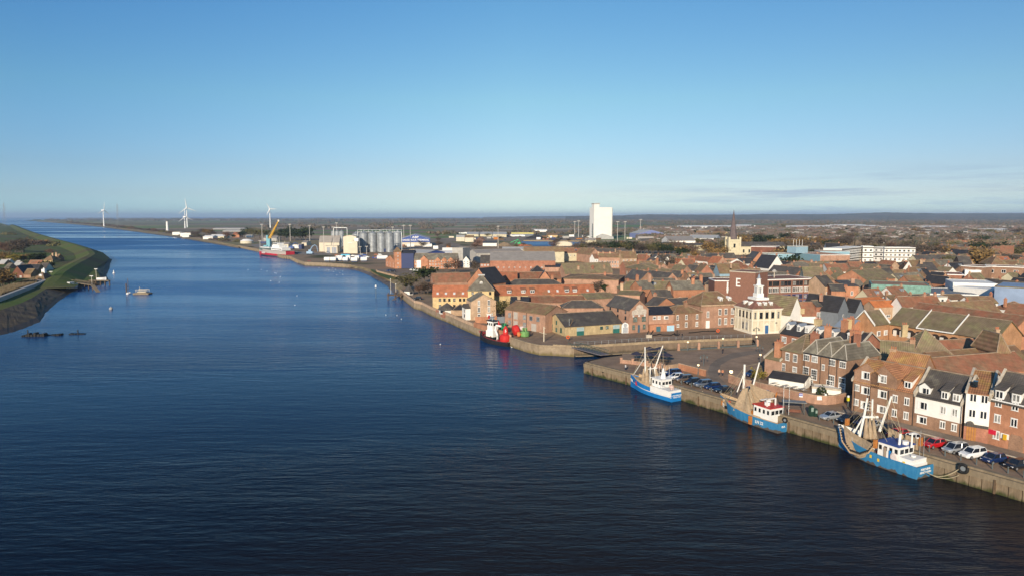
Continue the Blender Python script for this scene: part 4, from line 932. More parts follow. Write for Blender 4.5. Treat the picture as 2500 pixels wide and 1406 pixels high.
W2 = ('F', 5, (0.15,0.6), 0.9, 1.3, 'w')
T = [
 ('brown tiled range with a long ridge in front of the orange maltings roof','range','quay_range',X('2',420,692),X('2',1205,690),4.5,X('2',335,600),None,None,'gable','pink','red',(),((0.45,0.5,1.2,'orange'),)),
 ('low pink brick building with hipped brown roof and two dark windows behind the stone shed','outbuilding','low_house',X('2',900,768),X('2',1480,766),3.6,None,8,2.4,'hip','pink','slate',(('F',(0.55,0.78),(0.25,),1.4,1.1,'d'),),()),
 ('long mossy tiled roof continuing east of the brown tiled range','range','quay_range',X('2',1250,645),X('2',1650,622),5.5,X('2',1255,568),None,None,'gable','pink','moss',(),((0.95,0.5,2.2,'pink'),)),
 ('mossy roofed range behind the crested warehouse','range','quay_range',X('2',1690,575),X('3',480,590),6.5,X('2',1665,517),None,None,'gable','pink','moss',(),((0.05,0.5,3.0,'tan'),(0.9,0.5,1.4,'red'))),
 ('small pale gabled cottage with blue black slates behind the red warehouse','cottage','cottage',X('2',150,714),X('2',410,716),4.5,X('2',165,612),None,None,'gable','cream','dslate',(),((0.45,0.3,1.8,'tan'),)),
 ('long dark slate hipped roof just behind the orange maltings ridge','range','school_range',X('2',95,452),X('2',905,446),5,None,9,2.6,'hip','red','slate',(),((0.83,0.5,2.0,'orange'),)),
 ('orange brick school block with orange tiled roof and wide white windows','school','school_block',X('1',1450,364),X('1',1888,364),7.5,X('1',1388,258),None,None,'gable','orange','orange',(('F',6,(0.45,),2.6,2.2,'w'),),()),
 ('orange brick school gable with a steep black slate slope','school','school_gable',X('1',1185,402),X('1',1500,425),8,None,12,6.5,'gfront','orange','dslate',(),()),
 ('brown tiled school wing with orange front gable','school','school_block',X('2',275,366),X('2',880,358),7,X('2',270,266),None,None,'gable','orange','red',(),()),
 ('small orange gable with triple arched windows on the school wing','school','school_gable',X('2',545,380),X('2',742,380),6.5,None,6,4.6,'gfront','orange','dslate',(('F',3,(0.7,),1.3,1.6,'a'),),()),
 ('long faded red tiled roof left of the kiln tower','range','quay_range',X('1',690,404),X('1',1235,390),5,X('1',684,283),None,None,'gable','pink','red',(),()),
 ('vast grey sheeted warehouse with panelled red brick side wall','warehouse','big_warehouse',X('D',565,1033),X('D',1500,1033),9,X('D',590,905),None,None,'gable','red','asb',(('F',12,(0.45,),0.8,0.8,'w'),),()),
 ('small slate roofed annex at the end of the vast grey warehouse','warehouse','warehouse_annex',X('D',425,1072),X('D',560,1072),7,X('D',440,960),None,None,'gable','red','slate',(('F',3,(0.4,0.75),1.2,1.0,'w'),),()),
 ('brown sheeted warehouse roof behind the vast grey warehouse','warehouse','big_warehouse',X('D',1060,910),X('D',1625,906),9,X('D',1092,845),None,None,'gable','creamr','brown',(),()),
 ('mottled grey warehouse roof with black lantern beside the dock','warehouse','big_warehouse',X('D',370,930),X('D',1050,915),8,None,20,2.5,'gable','concrete','asb',(),()),
 ('low brick shed with a black felt roof below the vast warehouse','shed','low_shed',X('D',1350,1128),X('D',1642,1128),5,None,9,1.3,'shed','pink','dslate',(),()),
 ('black pyramid roofed building behind the school','building','pyramid_building',X('D',1150,1192),X('D',1340,1192),5,None,9,3.4,'pyr','pink','dslate',(),()),
 ('great mossy tiled roof with pink brick end wall east of the school','hall','great_hall',X('D',1640,1218),X('E',560,1196),6.5,X('D',1685,1078),None,None,'gable','pink','moss',(),((0.3,0.2,1.6,'tan'),(0.6,0.2,1.6,'red'),(0.85,0.2,1.4,'tan'))),
 ('hipped brown roof with white eaves east of the school wing','hall','brown_roofed_hall',X('2',880,354),X('2',1700,374),6.5,X('2',1015,286),None,None,'hip','pink','brown',(),((0.7,0.5,1.3,'red'),)),
 ('pink brick terrace with three small dormers and a row of white sash windows',H_,'georgian_terrace',X('E',360,988),X('E',690,990),8,None,9,2.6,'gable','pink','brown',(('F',9,(0.45,0.1),1.0,1.7,'w'),),((0.0,0.5,1.6,'tan'),(0.2,0.5,1.6,'tan'),(0.5,0.5,1.6,'tan'),(0.95,0.5,2.2,'tan'))),
 ('tan brick house with big hipped brown roof and white cornice',H_,'georgian_house',X('E',690,994),X('E',908,990),8,X('E',668,905),None,None,'gable','tan','brown',(('F',4,(0.3,0.65),0.9,1.3,'w'),),((0.85,0.5,1.6,'tan'),)),
 ('plain brown block with two rows of small dark windows near the trees','flats','brown_block',X('E',880,948),X('E',1098,952),9,None,9,0,'flat','brown','felt',(('F',6,(0.2,0.6),1.2,1.3,'d'),),()),
 ('white stucco terrace with dark slate roof near the bright orange roof',H_,'white_terrace',X('E',1105,1002),X('E',1285,1040),7,X('E',1150,945),None,None,'gable','white','slate',(('F',6,(0.25,),0.9,1.5,'d'),),()),
 ('white stucco house with slate roof right of the white terrace',H_,'white_house',X('E',1280,1020),X('E',1430,1010),7,None,9,3,'gable','white','slate',(),()),
 ('brick house with vivid orange tiled roof and tan gable',H_,'orange_roofed_house',X('E',1455,1082),X('E',1738,1086),7,X('E',1428,1004),None,None,'gable','red','orange',(('F',7,(0.35,),1.2,1.5,'w'),),()),
 ('narrow red brick gable beside the pale blue gable',H_,'gabled_house',X('E',1815,1200),X('E',1995,1200),8,None,12,4.0,'gfront','red','brown',(('F',1,(0.55,),1.4,1.8,'w'),),()),
 ('pale blue painted gable facing the town roofs',H_,'blue_gabled_house',X('E',1997,1195),X('E',2090,1215),8,None,12,4.6,'gfront','blue','brown',(),()),
 ('double slate roofed white house left of the red brick gable',H_,'slate_house',X('E',1590,1168),X('E',1872,1192),6.5,None,8,3,'gable','white','slate',(('F',7,(0.4,),0.8,1.3,'d'),),((0.5,0.5,1.0,'tan'),)),
 ('brick house with solar panels on its slate roof',H_,'solar_house',X('3',888,322),X('3',1060,335),7,X('3',950,238),None,None,'gable','brown','slate',(('F',4,(0.45,),1.0,1.8,'w'),),((0.95,0.3,2.2,'orange'),)),
 ('long brick town house with hipped mossy roof and two rows of white windows',H_,'town_house',X('E',960,1152),X('E',1290,1142),9,None,10,2.4,'hip','pink','moss',(('F',7,(0.25,0.62),1.0,1.6,'w'),),((0.92,0.5,3.0,'orange'),)),
 ('brown brick town house with tall white windows left of the hipped town house',H_,'town_house',X('E',745,1132),X('E',958,1165),9,None,10,2.2,'hip','brown','moss',(('F',5,(0.25,0.6),1.0,1.6,'w'),),((0.3,0.5,1.8,'orange'),)),
 ('pair of orange brick cottages with mossy slate roof in the middle of the town',H_,'town_house',X('E',1150,1230),X('E',1340,1245),6.5,None,8,3,'gable','red','moss',(('F',4,(0.3,),1.0,1.2,'w'),),((0.1,0.5,2.0,'pink'),)),
 ('brick house with grey mansard roof and two arched white dormers',H_,'mansard_house',X('3',962,508),X('3',1402,502),7.5,X('3',992,388),None,None,'gable','orange','lslate',(('F',(0.22,0.62),(0.30,),1.2,2.0,'w'),),((0.70,0.3,3.0,'orange'),(1.02,0.5,2.4,'orange'))),
 ('grey slate roofed house with small dormer and white window below the mansard house',H_,'slate_house',X('3',690,645),X('3',952,640),6,X('3',642,515),None,None,'gable','orange','slate',(('F',2,(0.2,),1.0,1.4,'w'),),((0.98,0.5,1.4,'tan'),)),
 ('long grey slate roof running to the big red brick house',H_,'slate_range',X('3',825,756),X('3',1490,712),6,X('3',795,650),None,None,'gable','orange','slate',(),((0.62,0.2,2.0,'orange'),(0.7,0.2,2.4,'tan'))),
 ('orange brick gable house with slate roof left of the grey mansard house',H_,'gabled_house',X('3',500,500),X('3',690,492),7.5,None,9,3,'gable','orange','lslate',(),((0.1,0.5,2.6,'orange'),(0.95,0.4,3.0,'pink'))),
 ('dark slate roof with skylights just right of the crested warehouse gable',H_,'slate_house',X('3',560,720),X('3',720,745),6.5,None,9,2.6,'gable','orange','slate',(),()),
 ('white rendered gable house with mossy roof beside the customs house',H_,'white_gabled_house',X('4',1052,744),X('4',1222,724),5.8,None,11,5.5,'gfront','white','moss',(),((0.5,0.1,0.8,'white'),)),
 ('white cottage with red tiled roof and one white dormer behind the customs house','cottage','cottage',X('4',1222,754),X('4',1418,752),5.2,X('4',1195,572),None,None,'gable','white','red',(),((0.02,0.05,0.6,'stone'),)),
 ('red brick hall with cream cornice, three tall windows and slate roof','hall','classical_hall',X('4',1425,630),X('4',1726,622),8,X('4',1375,547),None,None,'gable','red','slate',(('F',3,(0.35,),2.2,3.2,'w'),),()),
 ('dark grey clad modern house with navy roof, nearer gable',H_,'modern_house',X('4',1735,702),X('4',1888,684),7,None,13,4.5,'gfront','grey','dslate',(('F',1,(0.6,),0.6,1.6,'w'),),()),
 ('dark grey clad modern house with navy roof, farther right gable',H_,'modern_house',X('4',1985,700),X('4',2110,692),7,None,11,3.6,'gfront','grey','dslate',(('F',1,(0.6,),0.6,1.6,'w'),),()),
 ('brown brick house with blue slate roof and skylight behind the dormer terrace',H_,'slate_house',X('4',1648,955),X('4',1862,990),6.4,X('4',1572,797),None,None,'gable','orange','lead',(),((1.0,0.2,2.6,'orange'),(1.1,0.0,2.4,'gault'))),
 ('mossy roofed brick house between the office block and the grey modern houses',H_,'brick_house',X('4',1550,350),X('4',1700,345),9,None,12,4,'gable','tan','slate',(('F',2,(0.3,0.6),1.4,1.4,'w'),),()),
 ('cream walled house behind the brown office block',H_,'brick_house',X('4',1250,235),X('4',1530,240),9,None,12,5,'gable','creamr','moss',(),()),
 ('orange brick block with dark mansard and triple white dormer',H_,'mansard_house',X('4',1640,408),X('4',1838,412),8,None,10,2.2,'gable','orange','slate',(('F',2,(0.1,),1.0,1.8,'w'),),((1.15,0.3,1.0,'orange'),)),
 ('orange brick building right of the triple dormer block',H_,'brick_house',X('4',1845,345),X('4',2030,345),9.5,None,10,1.5,'shed','orange','slate',(('F',1,(0.2,0.6),1.0,1.8,'w'),),()),
 ('vivid orange tiled low roof, upper of two near the copper museum',H_,'orange_roofed_house',X('5',25,362),X('5',415,330),6.5,X('5',-10,288),None,None,'gable','tan','bright',(),()),
 ('vivid orange tiled roof with tan brick wall, lower of two near the copper museum',H_,'orange_roofed_house',X('5',205,402),X('5',608,392),6.5,X('5',152,320),None,None,'gable','tan','bright',(('F',1,(0.4,),1.6,1.0,'w'),),()),
 ('white gabled house with weathered brown and red tiled roof',H_,'white_gabled_house',X('5',605,398),X('5',1168,380),7,X('5',545,262),None,None,'gable','white','red',(),()),
 ('small white gabled roof tucked left of the weathered red one',H_,'white_gabled_house',X('5',440,300),X('5',560,298),7,X('5',402,236),None,None,'gable','white','brown',(),()),
 ('white box like extension with one dark window behind the long orange roof','building','white_extension',X('5',1110,262),X('5',1250,255),8.5,None,6,0,'flat','white','felt',(('F',1,(0.6,),1.0,2.4,'d'),),()),
 ('white half timbered house with thick brown tiled roof in front of the blue wall',H_,'timbered_house',X('5',1582,358),X('5',1968,346),6.5,X('5',1525,262),None,None,'gable','white','brown',(('F',4,(0.5,),1.1,1.5,'d'),),()),
 ('white half timbered house behind, half hidden by the dark flat roof',H_,'timbered_house',X('5',1305,300),X('5',1560,292),7,X('5',1352,230),None,None,'gable','white','brown',(),()),
 ('grey slate hung block with four white windows',H_,'slate_hung_block',X('5',1180,345),X('5',1568,338),5.5,None,10,0,'flat','grey','felt',(('F',4,(0.35,),1.1,1.4,'w'),),()),
 ('long orange tiled roof with white cheeked dormers behind the mossy flats','range','orange_range',X('5',700,482),X('5',2230,702),6.5,X('5',650,345),None,None,'gable','orange','red',(),()),
 ('orange tiled house with one dormer at the far right edge',H_,'orange_roofed_house',X('5',2055,508),X('5',2560,560),7.5,X('5',2150,350),None,None,'gable','tan','red',(),()),
 ('long red tiled roof between the arched balconies and the quayside row','range','red_range',X('5',1255,1128),X('5',1985,1076),5.5,None,8,3.2,'gable','orange','red',(),()),
 ('long faded brown tiled roof with firebreak walls behind the quayside row','range','brown_range',X('5',1140,1272),X('5',2420,1160),5.5,None,7.5,2.6,'gable','orange','brown',(),()),
 ('blotchy red tiled roof directly behind the quayside row','range','red_range',X('5',1190,1400),X('5',2440,1290),5.5,None,8,3.0,'gable','orange','red',(),()),
 ('mossy hipped roof with one small dormer, below the arched balconies','house','hipped_house',X('5',760,1092),X('5',1312,1102),7.2,None,8,5.2,'hip','brown','moss',(('F',(0.15,0.45),(0.5,),1.0,1.1,'w'),),((-0.05,0.5,1.6,'stone'),)),
 ('brown mossy roof left of the hipped roof with the dormer','house','mossy_house',X('5',290,1150),X('5',760,1190),6.8,None,9,3.4,'gable','brown','moss',(),()),
 ('second lichened pantile roof peeping over the quayside flats','house','pantile_house',X('5',350,1262),X('5',880,1345),7.0,None,7,3.0,'gable','brown','lichen',(),()),
 ('steep roofed tower like house at the right edge behind the red roofs','house','hipped_house',X('5',1960,1060),X('5',2125,1060),8.5,None,8,4,'hip','brown','brown',(),()),
]
for row in T:
 (lab,cat,nm,L_,R2_,hh,K_,d_,ri,rk,wl__,rmm,wn_,chs) = row
 rowb(lab,cat,nm,L_,R2_,hh,K_,d_,ri,rk,wl__,rmm,wn_,chs)
OFC = plain('office_brick', (0.25,0.125,0.085), 0.9, var=0.12, scale=1.5)
BLU = plain('bluish_flat_roof', (0.40,0.48,0.56), 0.6, var=0.2, scale=0.15)
t, rf, L, D, h, r = bld('long four storey brown brick office block with blue grey flat roof', 'office block', X('4',555,258), X('4',1412,232), 11.5, d=17, rise=0, roof='flat', wall=OFC, rm=BLU, name='office_block', trim=WHITE)
xs = [(p-555)/(1412-555.0) for p in (600,650,695,765,820,865,935,985,1035,1105,1155,1205,1270,1320)]
grid_win(t,'F',L,D,[0.76*h],xs,1.6,1.9,'pd'); grid_win(t,'F',L,D,[0.52*h],xs[2:],1.6,2.0,'p'); grid_win(t,'F',L,D,[0.27*h,0.04*h],xs[5:],1.6,1.8,'pn')
t, rf, L, D, h, r = bld('tall windowless brown brick block with a white letter sign', 'office block', X('4',185,128), X('4',553,150), 16, d=11, rise=0, roof='flat', wall=OFC, rm='white', name='office_tower', trim=STONEW)
m = MB(); x = 0.27*L; z = h*0.62
m.box(x,-0.12,z,x+0.5,-0.01,z+3.4); m.box(x+0.5,-0.12,z+2.9,x+1.9,-0.01,z+3.4); m.box(x+0.5,-0.12,z+1.4,x+1.6,-0.01,z+1.8); m.box(x+0.5,-0.12,z,x+1.9,-0.01,z+0.5); m.build('letter_sign', WHITE, t)
t, rf, L, D, h, r = bld('lower brown brick office wing with white roof edge', 'office block', X('4',-30,265), X('4',388,268), 10.5, d=13, rise=0, roof='flat', wall=OFC, rm='white', name='office_wing', trim=WHITE)
grid_win(t,'F',L,D,[0.6*h],[0.45,0.8,0.95],0.9,0.9,'c'); m = MB(); m.box(0.42*L,-0.1,0.5*h,0.47*L,0,0.95*h); m.build('grille', WHITE, t)
t, rf, L, D, h, r = bld('tan brick flats wing with four white windows and white gable edge', 'flats', X('5',192,658), X('5',415,632), 8.5, K=X('5',60,474), wall='flats', rm='moss', name='balcony_flats', trim=WHITE, coped=True)
grid_win(t,'F',L,D,[0.18*h,0.62*h],[0.35,0.8],1.6,1.2,'c')
t, rf, L, D, h, r = bld('long tan brick flats with deep arched balconies and mossy roof', 'flats', X('5',420,632), X('5',1950,856), 8.5, d=11, rise=3.9, wall='flats', rm='moss', name='balcony_flats', over=0.5)
print('flats', L, D, h)
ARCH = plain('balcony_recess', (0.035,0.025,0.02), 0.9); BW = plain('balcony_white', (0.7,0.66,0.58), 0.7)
xs = [(p-420)/(1950-420.0) for p in (540,645,760,895,1015,1130,1250,1405,1535,1665)]
for r_, z in enumerate((h*0.60, h*0.12)):
 for k, a in enumerate(xs):
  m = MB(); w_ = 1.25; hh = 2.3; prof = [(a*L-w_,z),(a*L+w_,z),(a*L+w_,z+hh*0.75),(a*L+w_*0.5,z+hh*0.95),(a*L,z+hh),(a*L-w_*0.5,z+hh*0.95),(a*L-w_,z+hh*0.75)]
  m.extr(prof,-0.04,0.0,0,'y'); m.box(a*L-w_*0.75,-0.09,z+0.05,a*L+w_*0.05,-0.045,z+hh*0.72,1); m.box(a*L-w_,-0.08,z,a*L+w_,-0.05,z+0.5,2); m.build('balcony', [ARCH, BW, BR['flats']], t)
m = MB(); m.extr([(-0.7,h-0.6+0.35),(D/2,h+r+0.3),(D/2,h+r+0.62),(-0.7,h-0.6+0.7)],0.29*L,0.29*L+0.16,0,'x'); m.extr([(-0.7,h-0.25),(D/2,h+r+0.3),(D/2,h+r+0.62),(-0.7,h+0.1)],0.64*L,0.64*L+0.2,0,'x'); m.box(0.29*L,-0.75,h-0.3,0.64*L,-0.5,h,0); m.build('white_bargeboard', WHITE, rf)
COP = plain('green_copper', (0.16,0.30,0.245), 0.5, var=0.35, scale=0.9)
t, rf, L, D, h, r = bld('low museum with streaky green copper walls over brick', 'museum', X('5',165,82), X('5',1005,112), 9.5, d=18, rise=0, roof='flat', wall='brown', rm='slate', name='copper_museum', trim=COP)
m = MB(); m.box(-0.2,-0.2,h*0.38,0.37*L,0.0,h); m.box(0.45*L,-0.2,h*0.35,L+0.2,0,h); m.box(-0.2,0,h*0.38,0,D,h); m.build('copper_cladding', COP, t)
m = MB()
for k in range(10): m.box(0.5*L+k*1.1,-0.9,h*0.28,0.5*L+k*1.1+0.1,-0.8,h*0.6)
m.box(0.5*L,-0.95,h*0.58,0.5*L+10.2,-0.75,h*0.62); m.build('white_frame', WHITE, t)
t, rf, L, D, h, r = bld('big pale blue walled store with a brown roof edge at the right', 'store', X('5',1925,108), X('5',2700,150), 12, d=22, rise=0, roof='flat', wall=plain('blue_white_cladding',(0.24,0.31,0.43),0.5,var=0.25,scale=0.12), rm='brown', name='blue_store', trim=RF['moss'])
for lab, a, b, hh, dd, wl_, rm_ in (
 ('flat blue grey roof with bright curved sheets near the blue store',X('5',1335,110),X('5',1900,165),9,30,'white',BLU),
 ('dark flat shop roof with a thin white edge',X('5',1000,215),X('5',1700,232),7,26,'grey','dslate'),
 ('long white edged flat shop roof behind the museum',X('5',1330,60),X('5',1960,80),10,18,'white','felt'),
 ('red brick flat roofed shop wall',X('H',1110,992),X('H',1490,1004),9,18,'red','moss'),
 ('brown office slab with white framed windows by the tall white post',X('H',1445,872),X('H',1765,890),11,14,'brown','felt'),
 ('long brown office slab at the right edge with two window rows',X('H',1800,878),X('H',2500,900),11,14,'brown','felt'),
 ('white sign fronted store below the office slab',X('H',1500,934),X('H',1760,942),9,12,'white','moss'),
 ('cream cinema like building left of the blue banded office',X('G',635,826),X('G',1112,828),12,20,'creamr','felt'),
 ('dark brown roof block above the cream building',X('G',490,715),X('G',850,722),15,20,'dark','brown'),
 ('blue banded office with pink lower storey',X('G',1075,800),X('G',1480,838),12,22,'pink',BLU),
 ('blue banded office wing with long ribbon window',X('G',1480,788),X('G',1900,792),12,20,'tan',BLU),
 ('white balconied flats left of the long white office',X('G',1790,748),X('G',2092,718),13,14,'white','lead'),
 ('tall plain white flats end wall beside the long white office',X('G',2092,716),X('G',2245,718),13.5,14,'white','lead'),
 ('short three storey white office wing',X('H',198,606),X('H',342,612),12,12,'white','felt'),
 ('long three storey white office with ribbon windows',X('H',350,614),X('H',792,618),12,14,'white','felt')):
 t, rf, L, D, h, r = bld(lab, 'building', a, b, hh, d=dd, rise=0, roof='flat', wall=wl_, rm=rm_, name='flat_roofed_building', trim=WHITE)
 if 'white office' in lab or 'flats left' in lab:
  for z in ((0.12,0.42,0.72) if 'office' in lab else (0.1,0.4,0.7)):
   grid_win(t,'F',L,D,[z*h],int(L/3.2),1.5,1.4,'d',far=True)
  m = MB()
  for z in (0.30,0.60,0.90): m.box(-0.1,-0.35,z*h,L+0.1,0,z*h+0.7)
  m.build('dark_band', plain('dark_band',(0.10,0.085,0.07),0.8), t)
 elif 'ribbon' in lab or 'blue banded' in lab:
  m = MB(); m.box(0,-0.15,0.60*h,L,0,h); b_ = m.build('blue_band', plain('blue_panels',(0.24,0.40,0.46),0.5), t)
  grid_win(t,'F',L,D,[0.68*h],int(L/2.0),1.2,1.6,'d',far=True)
 elif 'cinema' in lab:
  m = MB()
  for k in range(9): m.box(L*0.92*k/8,0.4,h,L*0.92*k/8+0.6,1.0,h+4)
  m.box(-0.3,0.2,h+4,L*0.95,9,h+4.6); m.build('colonnade', BR['creamr'], t)
  m = MB(); m.box(0,2.5,h,L*0.94,8.5,h+4); m.build('glazed_storey', GLASSD, t)
  m = MB(); m.box(0,-0.3,0.55*h,L,0,0.6*h); m.box(0,-0.3,0.22*h,L,0,0.27*h); m.build('grey_bands', BR['concrete'], t)
 elif 'slab' in lab:
  grid_win(t,'F',L,D,[0.25*h,0.68*h],int(L/4.5),2.0,1.8,'w',far=True)
 elif 'sign fronted' in lab:
  m = MB(); m.box(0.45*L,-0.15,0.55*h,0.50*L,0,0.75*h); m.box(0.52*L,-0.15,0.6*h,0.6*L,0,0.66*h); m.box(0.52*L,-0.15,0.68*h,0.66*L,0,0.74*h); m.build('store_sign', DARK, t)
p = P(*X('G',1220,770)); t, rf, L, D, h, r = bld('pale blue plant room box standing on the blue banded office', 'plant room', X('G',1135,715), X('G',1305,712), 17, d=9, rise=0, roof='flat', wall='blue', rm='lead', name='plant_room', z0=12.1)
m = MB()
for k in range(4): m.tube([(L*(0.1+k*0.25),4,h),(L*(0.1+k*0.25),4,h+4.5)],0.12,5)
m.build('aerial', WHITE, t)
for lab, cr_, a, b, hh, rise, dd, rk, wl_, rm_ in (
 ('white gabled house with long black slate slope below the cream building','G',(745,1022),(968,1016),8,7,14,'gfront','white','dslate'),
 ('low slate hipped roof right of the white gabled house','G',(1060,1022),(1440,1018),7,3.4,12,'hip','white','lslate'),
 ('orange brick gable with slate roof left of the cream building','G',(520,905),(690,905),9,5,14,'gfront','orange','slate'),
 ('orange tiled roof right of the mossy hipped hall','G',(1600,1072),(1905,1072),7,4,12,'gable','white','red'),
 ('pale orange tiled roof left of the yellow tree','G',(1480,905),(1680,905),8,4,12,'gable','orange','orange'),
 ('orange roofed block beside the grey dome','G',(1935,1040),(2125,1040),7,4,12,'gable','tan','red'),
 ('mossy hipped roof left of the big white gable','G',(1330,1090),(1520,1095),7,5,16,'gable','tan','moss'),
 ('big mossy roof over an orange brick wall near the museum','H',(90,1075),(500,1050),8,4,16,'gable','orange','moss'),
 ('tan roofed house with a white gable near the museum','H',(610,925),(770,935),8,5,16,'gfront','white','brown'),
 ('long grey sheet roof behind the tan roofed house','H',(720,935),(1110,940),8,4,18,'gable','brown','slate'),
 ('brick hall with slate roof by the tall white post','H',(1430,855),(1600,858),9,4.6,14,'gable','orange','slate'),
 ('orange hipped roof behind the brown office slab','H',(1880,860),(2110,862),9,4.5,14,'hip','orange','brown'),
 ('red roofed church hall at the upper right','H',(2000,710),(2190,715),8,6.5,16,'gable','tan','red'),
 ('broad pink brick building with low brown roof left of the long green trees','E',(1240,790),(1540,800),6,1.5,14,'gable','pink','slate'),
 ('long cream wall with flat dark roof behind the pink brick building','E',(1612,818),(1960,812),6,2,14,'gable','creamr','slate'),
 ('wide grey green warehouse roof beyond the trees','E',(1365,752),(1745,752),9,5,40,'gable','white','asb'),
 ('wide pale warehouse roof right of the grey green one','E',(1640,715),(2050,720),9,4,40,'gable','white','metal'),
 ('cream terraced houses with brown roofs beyond the warehouses','E',(1770,640),(1945,640),7,4,10,'gable','gault','brown'),
 ('second cream terrace nearer the church spire','E',(1985,650),(2160,655),7,4,10,'gable','gault','brown'),
 ('low dark roofed range with cream wall near the long green trees','G',(400,960),(620,945),7,3,12,'gable','white','slate'),
 ('mansard block with four arched dormers behind the blue banded office','G',(1340,730),(1470,732),11,4,12,'gable','white','dslate'),
 ('mansard block with arched dormers behind the yellow tree','G',(1570,740),(1770,742),11,4,12,'gable','white','dslate')):
 wn_ = [('F', max(2,int(abs(b[0]-a[0])/40)), (0.45,), 1.1, 1.4, 'w')] if 'wall' not in lab and 'warehouse' not in lab else []
 rowb(lab, 'building' if hh > 8.5 else 'house', 'town_building', X(cr_,*a), X(cr_,*b), hh, None, dd, rise, rk, wl_, rm_, wn_, ())
a, b = X('G',172,628), X('G',326,628); h = hz(*X('G',172,835), X('G',172,628)[1]); A, B = P(*X('G',172,835)), P(*X('G',326,835))
t = thing('church', 'pale stone church with a tall slender lead grey spire on its square tower', 'church', (A.x,A.y,0), math.atan2(B.y-A.y,B.x-A.x)); L = (B-A).length; reg(t, L*4, L*1.4)
m = MB(); m.box(0,0,0,L,L,h); m.box(-0.5,-0.5,h-1,L+0.5,L+0.5,h+0.8)
for x in (0,L):
 for y in (0,L): m.box(x-0.9,y-0.9,0,x+0.9,y+0.9,h+3.2)
tw = m.build('tower', BR['creamr'], t); sp = hz(*X('G',250,835), X('G',260,195)[1]); print('church', h, sp, L)
m = MB(); m.lathe([(L*0.40,h+0.5),(L*0.36,h+2.5),(L*0.20,(h+sp)*0.5),(0.15,sp)],8,0,(L/2,L/2,0),a0=math.pi/8); m.lathe([(0.5,(h+sp)*0.5+0.0),(0.5,(h+sp)*0.5+0.3)],8,0,(L/2,L/2,0)); m.build('spire', plain('spire_lead',(0.14,0.105,0.10),0.7,var=0.3,scale=0.4), tw)
put_win(t,'F',L*0.5,h*0.5,2.0,3.6,'ad',0,0);
m = MB(); m.extr([(0.1*L,0),(1.15*L,0),(1.15*L,h*0.6),(0.62*L,h*0.80),(0.1*L,h*0.6)],L+0.05,L*5.2,0,'x'); m.build('nave', BR['creamr'], t)
m = MB(); m.extr([(0.0,h*0.58),(0.62*L,h*0.83),(1.25*L,h*0.58),(1.25*L,h*0.62),(0.62*L,h*0.88),(0.0,h*0.62)],L+0.3,L*5.25,0,'x'); m.build('nave_roof', RF['slate'], t)
for k in range(7): put_win(t,'F',L*(1.4+0.52*k),h*0.15,1.6,3.0,'ad',0,0,y=0.1*L)
# --- trees
def leaf_mat(name, c1, c2, jit=0.2):
 m, t, b = nt(name); gi = t.nodes.new('ShaderNodeNewGeometry')
 c = mix(t, gi.outputs['Random Per Island'], c1, c2)
 c = mix(t, 1.0, c, mrange(t, rnd(t), 0, 1, 1-jit, 1+jit), 'MULTIPLY')
 t.links.new(c, b.inputs['Base Color']); b.inputs['Roughness'].default_value = 0.9; b.inputs['Specular IOR Level'].default_value = 0.1
 return m
BARK = plain('bark', (0.13,0.10,0.075), 0.95, var=0.2)
LEAF = {'bare': leaf_mat('bare_twigs', (0.155,0.12,0.085), (0.09,0.068,0.05)), 'rust': leaf_mat('rusty_twigs', (0.19,0.11,0.07), (0.11,0.065,0.045)),
  'olive': leaf_mat('olive_twigs', (0.16,0.145,0.055), (0.095,0.085,0.035)), 'green': leaf_mat('evergreen_leaf', (0.045,0.062,0.024), (0.018,0.028,0.012)),
  'gold': leaf_mat('golden_leaf', (0.30,0.24,0.05), (0.19,0.15,0.035)), 'ochre': leaf_mat('ochre_leaf', (0.27,0.17,0.06), (0.16,0.10,0.04))}
def make_tree(kind, seed, H=10.0, n=420, wide=1.0):
 rs = random.Random(seed); t = MB(); tips = []
 t.tube([(0,0,0),(0.1,0,H*0.25),(0.0,0.1,H*0.5)], H*0.028, 6, r2=H*0.016)
 for k in range(9):
  a = 2*math.pi*k/9+rs.uniform(-0.3,0.3); z0 = H*rs.uniform(0.2,0.5); e = H*rs.uniform(0.22,0.42)*wide; z1 = min(H*0.93, z0+H*rs.uniform(0.2,0.5))
  m = Vector((math.cos(a)*e*0.5, math.sin(a)*e*0.5, z0+(z1-z0)*0.45)); q_ = Vector((math.cos(a)*e, math.sin(a)*e, z1))
  t.tube([(0,0.05,z0), m, q_], H*0.012, 4, r2=H*0.003); tips += [m, q_, (m+q_)/2]
  for j in range(2):
   q2 = m+Vector((rs.uniform(-1,1),rs.uniform(-1,1),rs.uniform(0.4,1.2)))*H*0.16; t.tube([m,q2],H*0.005,3,r2=H*0.002); tips.append(q2)
 tips.append(Vector((0,0,H*0.9)))
 c = MB(); sz = H*(0.040 if kind in ('green','gold','ochre') else 0.034)
 for i in range(n):
  b = rs.choice(tips); r = H*0.13
  p = b+Vector((rs.gauss(0,1),rs.gauss(0,1),rs.gauss(0,0.8)))*r*0.75
  if p.z < H*0.14: p.z = H*0.14+rs.random()*H*0.1
  d = Vector((rs.uniform(-1,1),rs.uniform(-1,1),rs.uniform(-0.3,1))).normalized(); e = d.cross(Vector((rs.uniform(-1,1),rs.uniform(-1,1),rs.uniform(-1,1)))).normalized()
  s = sz*rs.uniform(0.6,1.5); ww = 1.0 if kind in ('green','gold','ochre') else 0.5
  c.face([p-d*s-e*s*ww*0.5, p-e*s*ww, p+d*s*1.2, p+e*s*ww])
 return t.mesh('trunk', [BARK]), c.mesh('crown', [LEAF[kind]])
